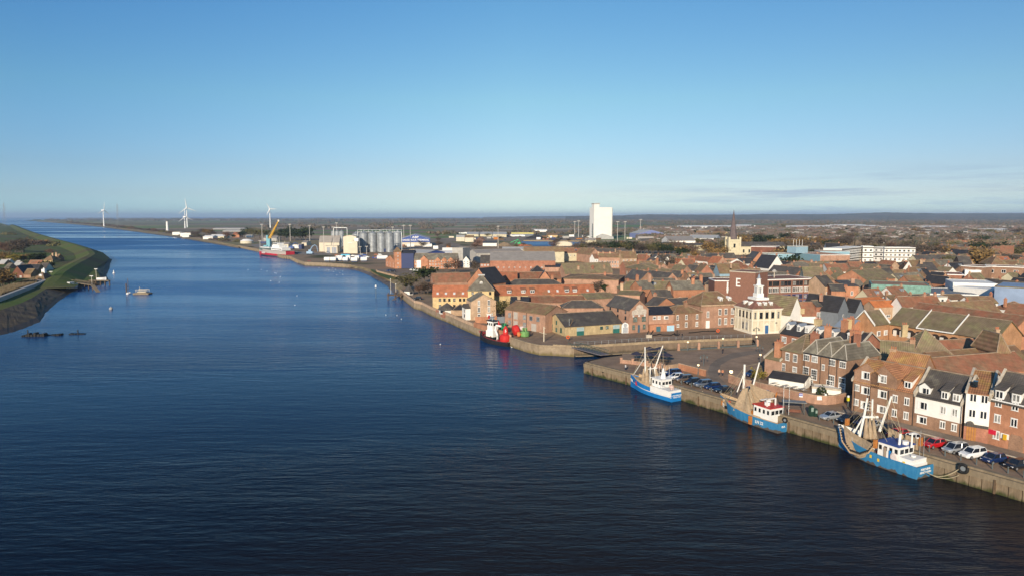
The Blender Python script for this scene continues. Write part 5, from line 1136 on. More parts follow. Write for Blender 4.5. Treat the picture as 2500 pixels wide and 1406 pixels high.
def bush_mesh(kind, seed, n=160):
 rs = random.Random(seed); c = MB()
 for i in range(n):
  a = rs.uniform(0,2*math.pi); r = rs.random()**0.5; p = Vector((math.cos(a)*r, math.sin(a)*r, (1-r*r)*rs.uniform(0.1,1.0)))
  d = Vector((rs.uniform(-1,1),rs.uniform(-1,1),rs.uniform(0,1))).normalized(); e = d.cross(Vector((rs.uniform(-1,1),0.3,rs.uniform(-1,1)))).normalized(); s = rs.uniform(0.08,0.2)
  c.face([p-d*s, p-e*s*0.6, p+d*s, p+e*s*0.6])
 return c.mesh('foliage', [LEAF[kind]])
TREES = {k: [make_tree(k, 10*i+j, n=(700 if k in ('green','gold','ochre') else 900), wide=1.0+0.15*j) for j in range(3)] for i, k in enumerate(LEAF)}
BUSH = {k: [bush_mesh(k, 50*i+j) for j in range(2)] for i, k in enumerate(LEAF)}
KN = {'bare': 'leafless brown tree', 'rust': 'leafless reddish tree', 'olive': 'olive thin crowned tree', 'green': 'dark evergreen tree', 'gold': 'yellow green willowy tree', 'ochre': 'ochre leaved tree'}
CT = {'bare':'bare_tree','rust':'bare_tree','olive':'bare_tree','green':'evergreen_tree','gold':'golden_tree','ochre':'ochre_tree'}
NTREE = [0]
def tree(kind, loc, H, label, group=None, wide=1.0):
 tr, cr_ = random.choice(TREES[kind]); t = thing(CT[kind], label, 'tree', (loc.x,loc.y,loc.z), random.uniform(0,6.28), group)
 s = H/10.0; t.scale = (s*wide, s*wide, s); inst(tr,'trunk',t); inst(cr_,'crown',t); NTREE[0] += 1; return t
def bush(kind, loc, r, h, label, group=None):
 o = inst(random.choice(BUSH[kind]), 'bush', None, (loc.x,loc.y,loc.z), random.uniform(0,6), (r,r,h)); tag(o, label, 'bush', group); THINGS.append(o); return o
def tpx(kind, s, x, yt, yb, where, z=0.0, wide=1.0, group=None):
 a = q(s,x,yb); b = P(a[0],a[1],z); yy = q(s,x,yt)[1]; lo, hi = 0.5, 40
 for i in range(30):
  m = (lo+hi)/2
  if PX(Vector((b.x,b.y,z+m)))[1] > yy: lo = m
  else: hi = m
 return tree(kind, b, lo, KN[kind]+' '+where, group, wide)
random.seed(21)
for a in (('green','C',1735,1000,1235,'standing over the small white river hut',0,1.6),('olive','C',1500,1085,1335,'spreading in front of the big evergreen by the river wall',0,1.7),
 ('rust','C',2180,880,1095,'beside the white gabled river flats'),('bare','C',2060,930,1080,'left of the rusty tree by the brick flats'),('bare','1',1290,95,275,'between the white gable and the vast warehouse'),
 ('bare','1',560,400,565,'in the thicket beside the maltings',0,1.5),('rust','1',610,390,560,'touching the maltings gable',0,1.4),('green','1',330,400,500,'low behind the white river hut',0,1.6),('rust','1',480,430,575,'at the left of the maltings thicket'),
 ('olive','2',35,650,925,'between the tan river house and the red warehouse'),('green','2',10,690,900,'in shade beside the tan river house'),
 ('ochre','2',1250,320,500,'behind the orange maltings roof end'),('ochre','2',1100,350,450,'just left of the larger ochre tree'),('green','2',1500,430,560,'beside the end of the orange maltings roof'),('bare','2',1390,380,560,'by the end of the orange maltings roof'),
 ('bare','2',1270,600,690,'twiggy and low in front of the mossy range'),('gold','G',1950,780,895,'round and glowing before the white flats'),
 ('green','G',155,455,560,'beside the church spire'),('green','G',480,500,560,'right of the church spire among brown roofs'),('olive','G',945,395,475,'on the skyline of the estate right of the spire'),
 ('green','G',1370,540,615,'above the mansard dormers'),('green','G',1720,590,645,'small and round beyond the white flats'),('green','G',1860,450,515,'broad and low beneath the white warehouses'),
 ('green','G',2150,550,645,'in front of the red terraces'),('ochre','G',1240,570,700,'tall and brown behind the plant room'),('ochre','G',1510,610,745,'between the two mansard blocks'),
 ('green','H',100,430,522,'by the red terraces left of the long white office'),('green','H',730,470,590,'at the right end of the long white office'),('olive','H',540,430,520,'above the long white office'),
 ('green','H',1100,400,500,'among the bare park trees'),('green','H',1850,330,370,'small and far in the estate'),('green','H',2300,345,405,'at the right edge of the estate'),
 ('bare','H',900,545,760,'tall beside the right end of the white office'),('bare','H',1000,560,740,'second tall one right of the white office'),('rust','H',1110,570,745,'broad in the park right of the white office'),
 ('bare','H',1600,450,610,'wide crowned in the park'),('bare','H',1450,460,610,'left of the wide crowned park tree'),('bare','H',1730,480,640,'right of the wide crowned park tree'),('olive','H',1700,640,760,'before the red school roof'),
 ('bare','H',1920,560,700,'left of the red hall roof'),('ochre','H',1150,680,770,'under the park trees'),('rust','H',2250,700,800,'at the far right below the estate')):
 tpx(*a)
for k in range(30):
 x = 95+k*44+random.uniform(-14,14); tpx(random.choice(['olive','bare','olive','green','bare']),'E',x,760+random.uniform(-25,45)+(30 if k > 22 else 0),935+random.uniform(-8,8),'in the thick belt below the white silo tower',group='tree belt below the white silo tower',wide=1.25)
for a in (('bare','L',430,165,450,'largest on the opposite bank'),('bare','L',330,230,450,'left of the largest one on the opposite bank'),('rust','L',90,230,430,'at the left picture edge of the opposite bank'),('rust','L',180,300,450,'behind the yellow tree on the opposite bank'),
 ('gold','L',290,470,630,'among brown trees on the opposite bank'),('ochre','L',420,480,620,'right of the yellow tree on the opposite bank'),('green','L',750,450,610,'left of the cottage on the opposite bank'),('green','L',650,470,620,'second one left of the cottage'),
 ('green','L',900,600,770,'shading the cottage garden'),('rust','L',950,370,470,'behind the cottage chimneys'),('ochre','L',110,440,600,'by the gardens of the opposite bank'),('ochre','L',530,480,600,'between the yellow tree and the evergreens'),
 ('ochre','L',40,790,1090,'nearest on the opposite bank'),('rust','L',150,850,1080,'beside the floodwall'),('bare','L',-60,700,1000,'just at the picture edge')):
 tpx(*a, z=0.4, wide=1.25)
 for dx in (-38,34): tpx(a[0],a[1],a[2]+dx,a[3]+18,a[4]+random.uniform(-8,4),'crowding '+a[5],z=0.4,wide=1.5)
for k in range(34):
 px, py = random.uniform(930,1560), random.uniform(571,612)
 if not (1080 < px < 1340 and 588 < py < 600): tree(random.choice(['bare','rust','olive','bare']), P(px,py), random.uniform(5,9), 'small scrubby tree between the dock sheds', 'scrubby trees between the dock sheds', 1.5)
for k in range(16):
 x = 560+k*20; b = P(*q('L',560+k*22,300-abs(k-8)*3),0.4); bush(random.choice(['bare','ochre','rust']), b, 9, 6, 'brown scrub bush in the hedge beyond the largest bare tree', 'hedge bushes on the opposite bank')
for x, y in ((150,105),(200,110),(110,100),(230,95),(1040,320),(1070,310)):
 bush('olive', P(*q('L',x,y),0.4), 10, 7, 'low bush on the green field of the opposite bank', 'field bushes on the opposite bank')
for x, yt, yb, k in ((1190,560,690,'green'),(1290,555,720,'olive'),(1370,560,720,'olive'),(1480,600,700,'green'),(1560,600,720,'olive'),(1640,590,700,'olive'),(1720,580,740,'green'),(1800,560,745,'green'),(1870,570,745,'green'),(1950,590,745,'green'),(2030,560,745,'green'),(540,575,660,'bare'),(600,580,670,'ochre'),(660,590,690,'ochre'),(720,610,690,'bare'),(470,600,700,'bare'),(420,610,690,'bare'),(900,610,720,'rust'),(1110,620,710,'green'),(1000,660,720,'green')):
 tpx(k,'B',x,yt,yb,'on the far bank near the cargo wharf',group='far bank trees by the wharf',wide=1.3)
for k in range(46):
 f = k/46; i = f*(len(BANK)-2); j = int(i); p = BANK[j].lerp(BANK[j+1], i-j); d = (BANK[j+1]-BANK[j]).normalized(); p = p+Vector((d.y,-d.x,0))*random.uniform(8,24)
 if p.y < 5000: bush(random.choice(['bare','rust','olive','bare']), p, random.uniform(6,12)*(1+f*1.5), random.uniform(3,6)*(1+f), 'brown scrub bush along the far river bank', 'scrub along the far river bank')
# --- infill houses of the old town
HOUSE_M = {}
def hit(cx, cy, L, D, ang, pad=1.0):
 c, s = math.cos(ang), math.sin(ang)
 pts = [(cx+c*a*L/2-s*b*D/2, cy+s*a*L/2+c*b*D/2) for a in (-1,-0.33,0.33,1) for b in (-1,0,1)]
 for (x, y, r, L2, D2, a2) in BLD:
  if abs(x-cx) > r+L+D or abs(y-cy) > r+L+D: continue
  c2, s2 = math.cos(-a2), math.sin(-a2)
  for px, py in pts:
   dx, dy = px-x, py-y; lx, ly = c2*dx-s2*dy, s2*dx+c2*dy
   if abs(lx) < L2/2+pad and abs(ly) < D2/2+pad: return True
  for a in (-1,0,1):
   for b in (-1,0,1):
    ex = x+math.cos(a2)*a*L2/2-math.sin(a2)*b*D2/2-cx; ey = y+math.sin(a2)*a*L2/2+math.cos(a2)*b*D2/2-cy
    if abs(c*ex+s*ey) < L/2+pad and abs(-s*ex+c*ey) < D/2+pad: return True
 return False
random.seed(99)
LAND = [('the church',Vector((130,560,0))),('the long white office',P(2200,640)),('the copper museum',P(2200,735)),('the brown office block',P(1930,735)),('the customs house',P(1850,812)),
  ('the orange maltings',P(1250,735)),('the vast grey warehouse',P(1300,665)),('the crested warehouse',P(1560,810)),('the balcony flats',P(2250,800)),('the blue store',P(2470,720)),('the park trees',P(2350,610)),
  ('the tree belt',P(1520,620)),('the cream cinema building',P(1900,650)),('the office slabs',P(2450,660)),('the pale blue gable',P(1745,670))]
ADJ = {'red':'red tiled','brown':'brown tiled','moss':'mossy roofed','slate':'slate roofed','lslate':'pale slated','orange':'orange tiled','dslate':'black slated'}
WADJ = {'red':'red brick','brown':'brown brick','pink':'pink brick','tan':'tan brick','white':'white walled','creamr':'cream walled','orange':'orange brick'}
def town_ok(p):
 x, y = PX(p)
 if x > 2515 and x < 2780: return 600 < y < 900
 if not (1180 < x < 2560) or y > 800: return False
 if 1385 < x < 1545 and 628 < y < 646: return True
 if x < 1550 or (y < 652 and x < 1600): return False
 if y < 622 and x < 1640: return False
 if y > 735 and x < 2100: return False
 if y > 700 and x < 1500: return False
 return y > 597
cand = []
g0 = math.radians(19)
for i in range(-10, 90):
 for j in range(0, 90):
  lx = 60+i*12.5; ly = 160+j*10.5
  p = Vector((math.cos(g0)*lx-math.sin(g0)*ly*1.0, math.sin(g0)*lx+math.cos(g0)*ly, 0))+Vector((random.uniform(-3,3),random.uniform(-3,3),0))
  if town_ok(p): cand.append(p)
cand.sort(key=lambda p: p.y)
nh = 0
for p in cand:
 if nh >= 290: break
 Dd = p.y
 if random.random() > (1.0 if Dd < 450 else 0.6 if Dd < 600 else 0.3): continue
 terr = random.random() < (0.25 if Dd < 450 else 0.6)
 L = random.uniform(7,12) if not terr else random.uniform(16,34); D = random.uniform(7,9.5)
 ang = g0+random.gauss(0,0.10)+(math.pi/2 if random.random() < 0.35 else 0)
 hh = random.uniform(4.6,7.2); D = min(D, 9)
 if hit(p.x, p.y, L, D, ang, 0.6): continue
 tx, ty = PX(Vector((p.x,p.y,hh+3.6)))
 if (1770 < tx < 2270 and ty < 637) or (1560 < tx < 1770 and ty < 618) or (1500 < tx < 1780 and ty < 605): continue
 wl_ = random.choice(['red','brown','pink','tan','pink','white','tan','orange','creamr','brown']); rm_ = random.choice(['red','brown','moss','slate','moss','brown','lslate','red','orange','dslate','slate'])
 gap = min(LAND, key=lambda t_: (t_[1]-p).length)[0]
 rk = 'gable' if random.random() < 0.8 else 'hip'
 lab = WADJ[wl_]+' '+ADJ[rm_]+(' terrace' if terr else ' house')+(' with hipped roof' if rk == 'hip' else '')+' near '+gap
 t = thing('terrace_house' if terr else 'town_house', lab, 'house', (p.x-math.cos(ang)*L/2+math.sin(ang)*D/2, p.y-math.sin(ang)*L/2-math.cos(ang)*D/2, 0), ang, 'small houses of the old town')
 rise = D*random.uniform(0.36,0.5)
 wall_mesh(rk, L, D, hh, rise).build('wall', BR[wl_], t)
 rf = roof_mesh(rk, L, D, hh, rise, 0.25).build('roof', [RF[rm_], LTRIM, STONEW], t)
 reg(t, L, D)
 for c in range(1 if not terr else int(L/8)): chimney(rf, L*random.choice([0.04,0.96]) if not terr else 4+c*8, D/2, hh+rise*0.75, random.uniform(0.9,1.8), 0.9, 0.6, random.choice(['red','tan','orange','brown']), 2)
 if random.random() < 0.4:
  m = MB(); e_ = random.uniform(2,3.5); x_ = random.uniform(0,L*0.5); m.extr([(-e_,0),(0,0),(0,hh*0.75),(-e_,hh*0.55)], x_, x_+L*0.4, 0, 'x'); m.build('extension', BR[random.choice(['white','tan','red','concrete'])], t)
 if random.random() < 0.35: m = MB(); x_ = L*random.uniform(0.2,0.7); m.box(x_,D*0.2,hh,x_+1.5,D*0.45,hh+rise*0.8); m.box(x_+0.15,D*0.2-0.04,hh+rise*0.35,x_+1.35,D*0.2-0.01,hh+rise*0.72,1); m.build('dormer', [RF['lead'],GLASS], rf)
 nw = max(2, int(L/3.2)); near = Dd < 430
 fc = 'F' if abs(math.cos(ang)) > 0.5 else 'L'
 if Dd < 620: grid_win(t, 'F' if fc == 'F' else 'L', L, D, [0.58*hh] if not near else [0.58*hh,0.15*hh], nw if fc == 'F' else 2, 0.95, 1.25, 'w', far=True)
 nh += 1
print('infill', nh)
random.seed(31)
nb = 0
for k in range(1600):
 if nb >= 190: break
 px, py = random.uniform(1620,2540), random.uniform(572,670)
 if (px < 1700 and py < 590) or (1985 < px < 2265 and 628 < py < 675) or (1770 < px < 1880 and 615 < py < 660): continue
 p = P(px, py)
 if hit(p.x, p.y, 3, 3, 0, 1.0): continue
 kd = random.choice(['bare','bare','rust','bare','olive','ochre','green'])
 gap = min(LAND, key=lambda t_: (t_[1]-p).length)[0]
 tree(kd, p, random.uniform(9,15), KN[kd]+' among houses near '+gap, 'trees among the town houses', 1.3); nb += 1
# --- far estate, woods and hedges: nobody could count them
def island_mat(name, cols, rough=0.9):
 m, t, b = nt(name); gi = t.nodes.new('ShaderNodeNewGeometry'); r = t.nodes.new('ShaderNodeValToRGB'); r.color_ramp.interpolation = 'CONSTANT'; e = r.color_ramp
 e.elements[0].position = 0; e.elements[0].color = (*cols[0],1); e.elements[1].position = 1/len(cols); e.elements[1].color = (*cols[1],1)
 for k, c in enumerate(cols[2:]): x_ = e.elements.new((k+2)/len(cols)); x_.color = (*c,1)
 t.links.new(gi.outputs['Random Per Island'], r.inputs[0]); t.links.new(r.outputs[0], b.inputs['Base Color']); b.inputs['Roughness'].default_value = rough; b.inputs['Specular IOR Level'].default_value = 0.15
 return m
random.seed(17)
EW = island_mat('estate_walls', [(0.30,0.23,0.17),(0.26,0.19,0.145),(0.62,0.55,0.42),(0.28,0.21,0.16),(0.22,0.16,0.125),(0.80,0.76,0.68)])
ER = island_mat('estate_roofs', [(0.175,0.13,0.10),(0.20,0.14,0.105),(0.15,0.13,0.11),(0.23,0.145,0.11),(0.13,0.12,0.105),(0.42,0.38,0.33),(0.18,0.14,0.11)])
wm, rmh = MB(), MB()
for k in range(2700):
 px = random.uniform(1560, 2600); py = 552+abs(random.gauss(0,1))*22+random.uniform(0,4)
 if py > 603: continue
 if px < 1950 and py < 558: continue
 if px < 1800 and py < 566 and random.random() < 0.7: continue
 p = P(px, py);
 if hit(p.x,p.y,10,8,0,1): continue
 L = random.choice([9,12,22,30]); D = 8; h = random.uniform(4.5,6); a = random.choice([0.1,0.35,-0.3,1.2,0.8]); r = random.uniform(2.6,3.6)
 M = Matrix.Translation(p) @ Matrix.Rotation(a,4,'Z')
 wm.box(-L/2,-D/2,0,L/2,D/2,h,0,M)
 i = len(rmh.v); rmh.v += [tuple(M @ Vector(v_)) for v_ in ((-L/2-.3,-D/2-.4,h-.1),(L/2+.3,-D/2-.4,h-.1),(L/2+.3,D/2+.4,h-.1),(-L/2-.3,D/2+.4,h-.1),(-L/2-.3,0,h+r),(L/2+.3,0,h+r))]
 for f in ((0,1,5,4),(2,3,4,5),(0,4,3),(1,2,5)): rmh.f.append(tuple(i+x for x in f)); rmh.m.append(0)
i = len(wm.v); wm.v += rmh.v; wm.f += [tuple(i+x for x in f) for f in rmh.f]; wm.m += [1]*len(rmh.f)
o = wm.build('distant_houses', [EW, ER]); tag(o, 'mass of tiny brick houses of the far estates', kind='stuff')
def in_town_side(p):
 x, y = PX(p)
 for (x0,y0),(x1,y1) in zip(BKP, BKP[1:]):
  if x1 <= x <= x0: return y < y0+(y1-y0)*(x-x0)/(x1-x0)-1.2
 return x > 583
BKP = [(583,600),(540,592),(480,582),(430,573),(360,565),(300,557.5),(250,551.5),(200,547),(150,543.5),(90,540)]
random.seed(23)
WM_ = island_mat('winter_wood', [(0.13,0.10,0.07),(0.095,0.09,0.055),(0.15,0.115,0.08),(0.085,0.085,0.055),(0.11,0.092,0.064),(0.17,0.13,0.09)])
wd = MB(); seeds = [(random.uniform(100,2600), random.choice([535,536.5,538,539.5,541.5]), 0, random.uniform(60,200)) for k in range(230)]+[(random.uniform(480,2600), random.choice([546,549.5,554,559,566,572]), 1, random.uniform(15,110)) for k in range(170)]
nc = 0
from mathutils import noise as mno
def clump(p, s, hgt):
 global nc
 for j in range(7):
  c = p+Vector((random.uniform(-1,1)*s, random.uniform(-1,1)*s*0.8, 0)); zz = hgt*random.uniform(0.55,1.0); r = s*random.uniform(0.25,0.5)
  i = len(wd.v); n = 5; a0 = random.uniform(0,6)
  for rr_, z in ((1.0,0.15),(1.05,0.55),(0.5,0.92)):
   for k in range(n): a = a0+2*math.pi*k/n; q_ = r*rr_*random.uniform(0.75,1.2); wd.v.append((c.x+q_*math.cos(a), c.y+q_*math.sin(a), zz*z*random.uniform(0.9,1.1)))
  wd.v.append((c.x,c.y,zz))
  for b in range(2):
   for k in range(n): wd.f.append((i+b*n+k,i+b*n+(k+1)%n,i+(b+1)*n+(k+1)%n,i+(b+1)*n+k)); wd.m.append(0)
  for k in range(n): wd.f.append((i+2*n+k,i+2*n+(k+1)%n,i+3*n)); wd.m.append(0)
 nc += 1
for sx_, sy_, kd, wx in seeds:
 D0 = P(sx_, sy_).y
 num = int(random.uniform(4,14))
 for k in range(num):
  px = sx_+random.uniform(-wx,wx)*0.6; py = sy_+random.uniform(-0.4,0.4)*(1+ (sy_-530)*0.05)
  if py < 533.3: continue
  p = P(px, py)
  if not in_town_side(p) or (px < 640 and py > 540): continue
  if py > 560 and px < 1050: continue
  clump(p, random.uniform(6,12)*(1+max(0,D0-2500)/3000), random.uniform(5,9)*(1+max(0,D0-3000)/9000))
for k in range(1500):     # wooded belt before the hills and the estate edge
 px = random.uniform(1300,2620); py = random.uniform(533.5,556) if px > 1900 else random.uniform(533.5,545)
 p = P(px,py); clump(p, random.uniform(12,22), random.uniform(8,13))
for k in range(3600):      # garden trees of the estates
 px = random.uniform(1570,2600); py = random.uniform(556,603); p = P(px,py)
 if hit(p.x,p.y,6,6,0,1): continue
 clump(p, random.uniform(4,8), random.uniform(6,11))
o = wd.build('distant_woods', WM_); tag(o, 'leafless woods and hedges across the far farmland', kind='stuff'); print('clumps', nc)
random.seed(4)
for k, (x0,x1,y,lab) in enumerate(((1665,1790,556,'far white greenhouse roof left of the church spire'),(1800,1845,553,'short white factory roof right of the church spire'),(1936,2040,556,'long white warehouse roof beyond the estate'),(2035,2120,552,'bright white warehouse roof beyond the estate'),(2120,2155,555,'pale warehouse roof above the red terraces'),(2275,2330,557,'far pale shed roof above the park trees'),(2430,2480,566,'white roofed school near the right edge'))):
 a, b = P(x0,y+4), P(x1,y+4); L = (b-a).length; t = thing('far_warehouse', lab, 'warehouse', (a.x,a.y,0), math.atan2(b.y-a.y,b.x-a.x))
 wall_mesh('gable', L, 90, 7, 3.0).build('wall', WHITE, t); roof_mesh('gable', L, 90, 7, 3.0, 0.5).build('roof', [RF['white'], STONEW, STONEW], t)
# --- docks and harbour
random.seed(8)
def base_h(s, x, yb, yt): return P(*q(s,x,yb)), hz(*q(s,x,yb), q(s,x,yt)[1])
a, b = P(*X('D',2048,730)), P(*X('D',2303,728)); L = (b-a).length; h = hz(*X('D',2175,729), X('D',0,276)[1])
t = thing('silo_tower', 'huge plain white grain silo tower standing above the skyline', 'silo tower', (a.x,a.y,0), math.atan2(b.y-a.y,b.x-a.x)); reg(t, L, 20)
SW = plain('white_silo_concrete', (0.80,0.77,0.70), 0.7, var=0.05, scale=0.15)
m = MB(); m.box(0,0,0,L,22,h); m.box(L,0.5,0,L+1.2,21,h*0.99,1); m.build('tower_body', [SW, BR['concrete']], t)
m = MB(); m.box(0,-0.02,h,L*0.29,12,h*1.10); m.box(-0.4,-0.4,h*1.10,L*0.32,12.4,h*1.135,1); m.tube([(L*0.31,2,h),(L*0.31,2,h*1.13)],0.3,5,1); m.build('lift_head', [SW, BR['concrete']], t)
m = MB(); m.extr([(L*0.12,0),(L*1.0,0),(L*1.0,4),(L*0.45,9),(L*0.12,5)],-9,-0.1,0,'y'); m.build('low_annex', RF['metal'], t)
m = MB()
for k in range(5): m.box(-2.5,2+k*0.2,k*4,-0.5,5,k*4+0.4);
m.tube([(-1.5,3,0),(-1.5,3,26)],0.5,5); m.build('side_gantry', RAILM, t)
SIL = plain('corrugated_silo_steel', (0.31,0.33,0.345), 0.5, 0.3, var=0.3, scale=0.3)
def silo(cx, s, yb, yt, wpx, label, rot=0):
 b, h = base_h(s, cx, yb, yt); r = wpx/CR[s][2]/F_PX*(b.y*cs+CH*sn)/2
 t = thing('grain_silo', label, 'silo', (b.x, b.y+r, 0), rot, 'steel grain silos by the wharf')
 m = MB(); n = 28
 pr = []
 zz = 0.0
 while zz < h: pr += [(r,zz),(r*1.008,zz+0.4)]; zz += 0.9
 m.lathe(pr+[(r,h)], n); m.build('shell', SIL, t, smooth=False)
 m = MB(); m.lathe([(r*1.04,h),(r*0.12,h+r*0.55),(r*0.12,h+r*0.75)],n); m.build('cone_roof', SIL, t)
 m = MB()
 for k in range(14): a = 2*math.pi*k/14; m.box(-0.08+math.cos(a)*r*1.02,-0.08+math.sin(a)*r*1.02,0,0.08+math.cos(a)*r*1.02,0.08+math.sin(a)*r*1.02,h)
 m.build('stiffeners', SIL, t); reg(t, 2*r, 2*r); return t, r, h
for cx, lab in ((860,'steel grain silo nearest the cream grain building'),(985,'steel grain silo, second of the front four'),(1110,'steel grain silo, third of the front four'),(1228,'steel grain silo, fourth of the front four')): silo(cx,'C',798,532,116,lab)
silo(1345,'C',762,520,122,'steel grain silo in shade behind the front four')
for cx, lab in ((430,'pale steel grain silo at the left of the farther three'),(488,'pale steel grain silo in the middle of the farther three'),(548,'pale steel grain silo at the right of the farther three')): silo(cx,'C',715,500,62,lab)
for cx, lab in ((488,'small hopper silo beside the cream grain building'),(535,'small hopper silo touching the cream grain building')): silo(cx,'C',725,612,40,lab)
silo(750,'C',712,540,110,'wide dull grain bin behind the cream grain building')
a = P(*X('C',770,798)); b = P(*X('C',1400,798)); t = thing('conveyor_gantry', 'steel conveyor gantry running over the silo tops', 'gantry', (a.x,a.y+6,0), 0); Lg = (b-a).length
m = MB(); z0 = 21.5
for k in range(13):
 x = Lg*k/12; m.box(x-0.1,-0.8,z0,x+0.1,-0.6,z0+2.2); m.tube([(x,-0.7,z0),(min(Lg,x+Lg/12),-0.7,z0+2.2)],0.1,4)
m.box(0,-1,z0-0.3,Lg,1,z0); m.box(0,-0.9,z0+2.1,Lg,0.9,z0+2.3)
m.build('truss', STEEL, t); m = MB()
for k in (0,6,12): m.box(Lg*k/12-0.25,-0.25,0,Lg*k/12+0.25,0.25,z0-0.3)
m.build('legs', STEEL, t)
a = P(*X('C',440,715)); t = thing('conveyor_gantry', 'slender steel portal frame over the farther silos', 'gantry', (a.x,a.y,0), 0)
m = MB(); w_ = 17; m.box(0,0,0,0.5,0.5,24); m.box(w_,0,0,w_+0.5,0.5,24); m.box(0,0,23.5,w_+0.5,0.5,24.2); m.build('frame', STEEL, t)
def shed(lab, s, x0, x1, yb, yt, roof='gable', d=None, rise=2.0, wall='creamr', rm='asb', K=None, name='shed', trim=None, yb1=None):
 t, rf, L, D, h, r = bld(lab, 'shed', X(s,x0,yt), X(s,x1,yt), None, K=K, d=d, rise=rise if K is None else None, roof=roof, wall=wall, rm=rm, name=name, base=(X(s,x0,yb),X(s,x1,yb1 or yb)), trim=trim); return t, rf, L, D, h, r
PALE = plain('pale_cladding', (0.66,0.58,0.44), 0.7, var=0.07, scale=0.3); NAVY = plain('navy_cladding', (0.035,0.05,0.13), 0.6, var=0.1); BLUEC = plain('blue_cladding', (0.05,0.095,0.30), 0.55, var=0.08)
t, rf, L, D, h, r = shed('tall cream grain building with curved roof before the steel silos','C',578,765,812,578,'curve',12,1.6,PALE,PALE,name='grain_building')
m = MB(); m.extr([(L*0.5,0),(L*1.15,0),(L*1.15,h*0.68),(L*0.75,h*0.80),(L*0.5,h*0.62)],-5,-0.05,0,'y'); m.build('annex', PALE, t)
m = MB(); m.box(L*0.9,-3,h*0.72,L*1.2,2,h*0.92); m.box(L*0.45,-5.5,h*0.62,L*0.8,-5.1,h*0.66,1); m.build('conveyor_head', [WHITE, STEEL], t)
t, rf, L, D, h, r = shed('large beige gabled grain shed with grey roof left of the silos','C',232,520,790,655,'gable',None,None,PALE,'asb',K=X('C',130,566),name='grain_shed')
t, rf, L, D, h, r = shed('concrete loading shed with two grey roller doors beside the silos','C',312,492,812,706,'flat',8,0,PALE,'metal',name='loading_shed')
m = MB(); m.box(0.16*L,-0.06,0,0.42*L,0,h*0.8); m.box(0.56*L,-0.06,0,0.92*L,0,h*0.8); m.build('roller_door', plain('roller_grey',(0.30,0.32,0.36),0.5), t)
t, rf, L, D, h, r = bld('blue gabled bulk terminal shed with white lettering and striped roof', 'terminal shed', X('C',1405,606), X('C',1810,604), None, d=60, rise=5.5, roof='gfront', wall=PALE, rm=tiles('striped_sheet', (0.46,0.45,0.43),(0.42,0.42,0.41),None), base=(X('C',1402,706),X('C',1812,704)), name='terminal_shed'); print('term', L, h)
m = MB(); m.extr([(-0.1,h*0.48),(L+0.1,h*0.48),(L+0.1,h),(L/2,h+r),(-0.1,h)],-0.25,0,0,'y'); m.box(L,0,h*0.12,L+0.25,D,h); pan = m.build('blue_cladding', BLUEC, t)
def text(s, parent, loc, size, mat=WHITE, rot=(math.pi/2,0,0), ex=0.02, align='CENTER', sx=1.0):
 c = bpy.data.curves.new('lettering', 'FONT'); c.body = s; c.size = size; c.extrude = ex; c.align_x = align; c.align_y = 'CENTER'; c.materials.append(mat); c.offset = 0.02*size
 tmp = bpy.data.objects.new('tmp', c); COL.objects.link(tmp); dg = bpy.context.evaluated_depsgraph_get(); me = bpy.data.meshes.new_from_object(tmp.evaluated_get(dg)); bpy.data.objects.remove(tmp)
 o = bpy.data.objects.new('lettering', me); link(o, parent); o.location = loc; o.rotation_euler = rot; o.scale = (sx,1,1); return o
text('HANSE BULK TERMINAL', t, (L*0.5,-0.3,h*0.80), h*0.36, sx=1.0)
text('ABP', t, (L*0.5,-0.3,h*1.20), h*0.42, sx=1.3)
t, rf, L, D, h, r = bld('lower blue wharf shed with pale roof and white emblem', 'shed', X('C',1480,800), X('C',1760,812), 9, d=22, rise=2, roof='gable', wall=BLUEC, rm='metal', name='blue_shed')
text('ABP', t, (L*0.18,-0.2,h*0.55), 3.4, sx=1.2)
t, rf, L, D, h, r = bld('long pale flat roof behind the brick flats', 'shed', X('C',1600,806), X('C',2140,806), 8, d=18, rise=1.2, roof='gable', wall=BLUEC, rm='white', name='pale_roof_shed')
t, rf, L, D, h, r = bld('grey box plant building at the end of the pale roof', 'shed', X('C',2132,735), X('C',2285,738), 14, d=12, rise=0, roof='flat', wall='concrete', rm='felt', name='plant_building')
t, rf, L, D, h, r = bld('black walled shed between the brick tower and the river flats', 'shed', X('C',1408,812), X('C',1580,816), None, d=14, rise=2, roof='gable', wall=NAVY, rm='dslate', base=(X('C',1405,1030),X('C',1582,1030)), name='painted_shade_shed')  # the wall's shade is put into its dark navy colour
t, rf, L, D, h, r = bld('brick flats wing with gable beside the square brick stair tower', 'flats', X('C',1183,895), X('C',1312,890), None, d=14, rise=3.4, roof='gfront', wall='orange', rm='brown', base=(X('C',1183,1000),X('C',1312,1030)), name='brick_flats')
grid_win(t,'F',L,D,[0.12*h,0.5*h],3,0.7,1.0,'w',far=True)
t, rf, L, D, h, r = bld('square orange brick stair tower with pointed tiled roof', 'flats', X('C',1312,792), X('C',1406,792), None, d=6, rise=3.2, roof='pyr', wall='orange', rm='brown', base=(X('C',1312,1032),X('C',1406,1030)), name='brick_tower')
grid_win(t,'F',L,D,[0.05*h,0.28*h,0.5*h,0.7*h,0.87*h],1,1.0,0.9,'w',far=True)
t, rf, L, D, h, r = bld('orange brick river flats with small front gables and grey tiled roof', 'flats', X('C',1590,905), X('C',2205,888), None, d=12, rise=4.2, roof='gable', wall='orange', rm='lslate', base=(X('C',1590,1035),X('C',2205,1035)), name='brick_flats'); print('rflats', L, h, D)
grid_win(t,'F',L,D,[0.1*h,0.42*h,0.74*h],15,0.9,1.0,'w',far=True)
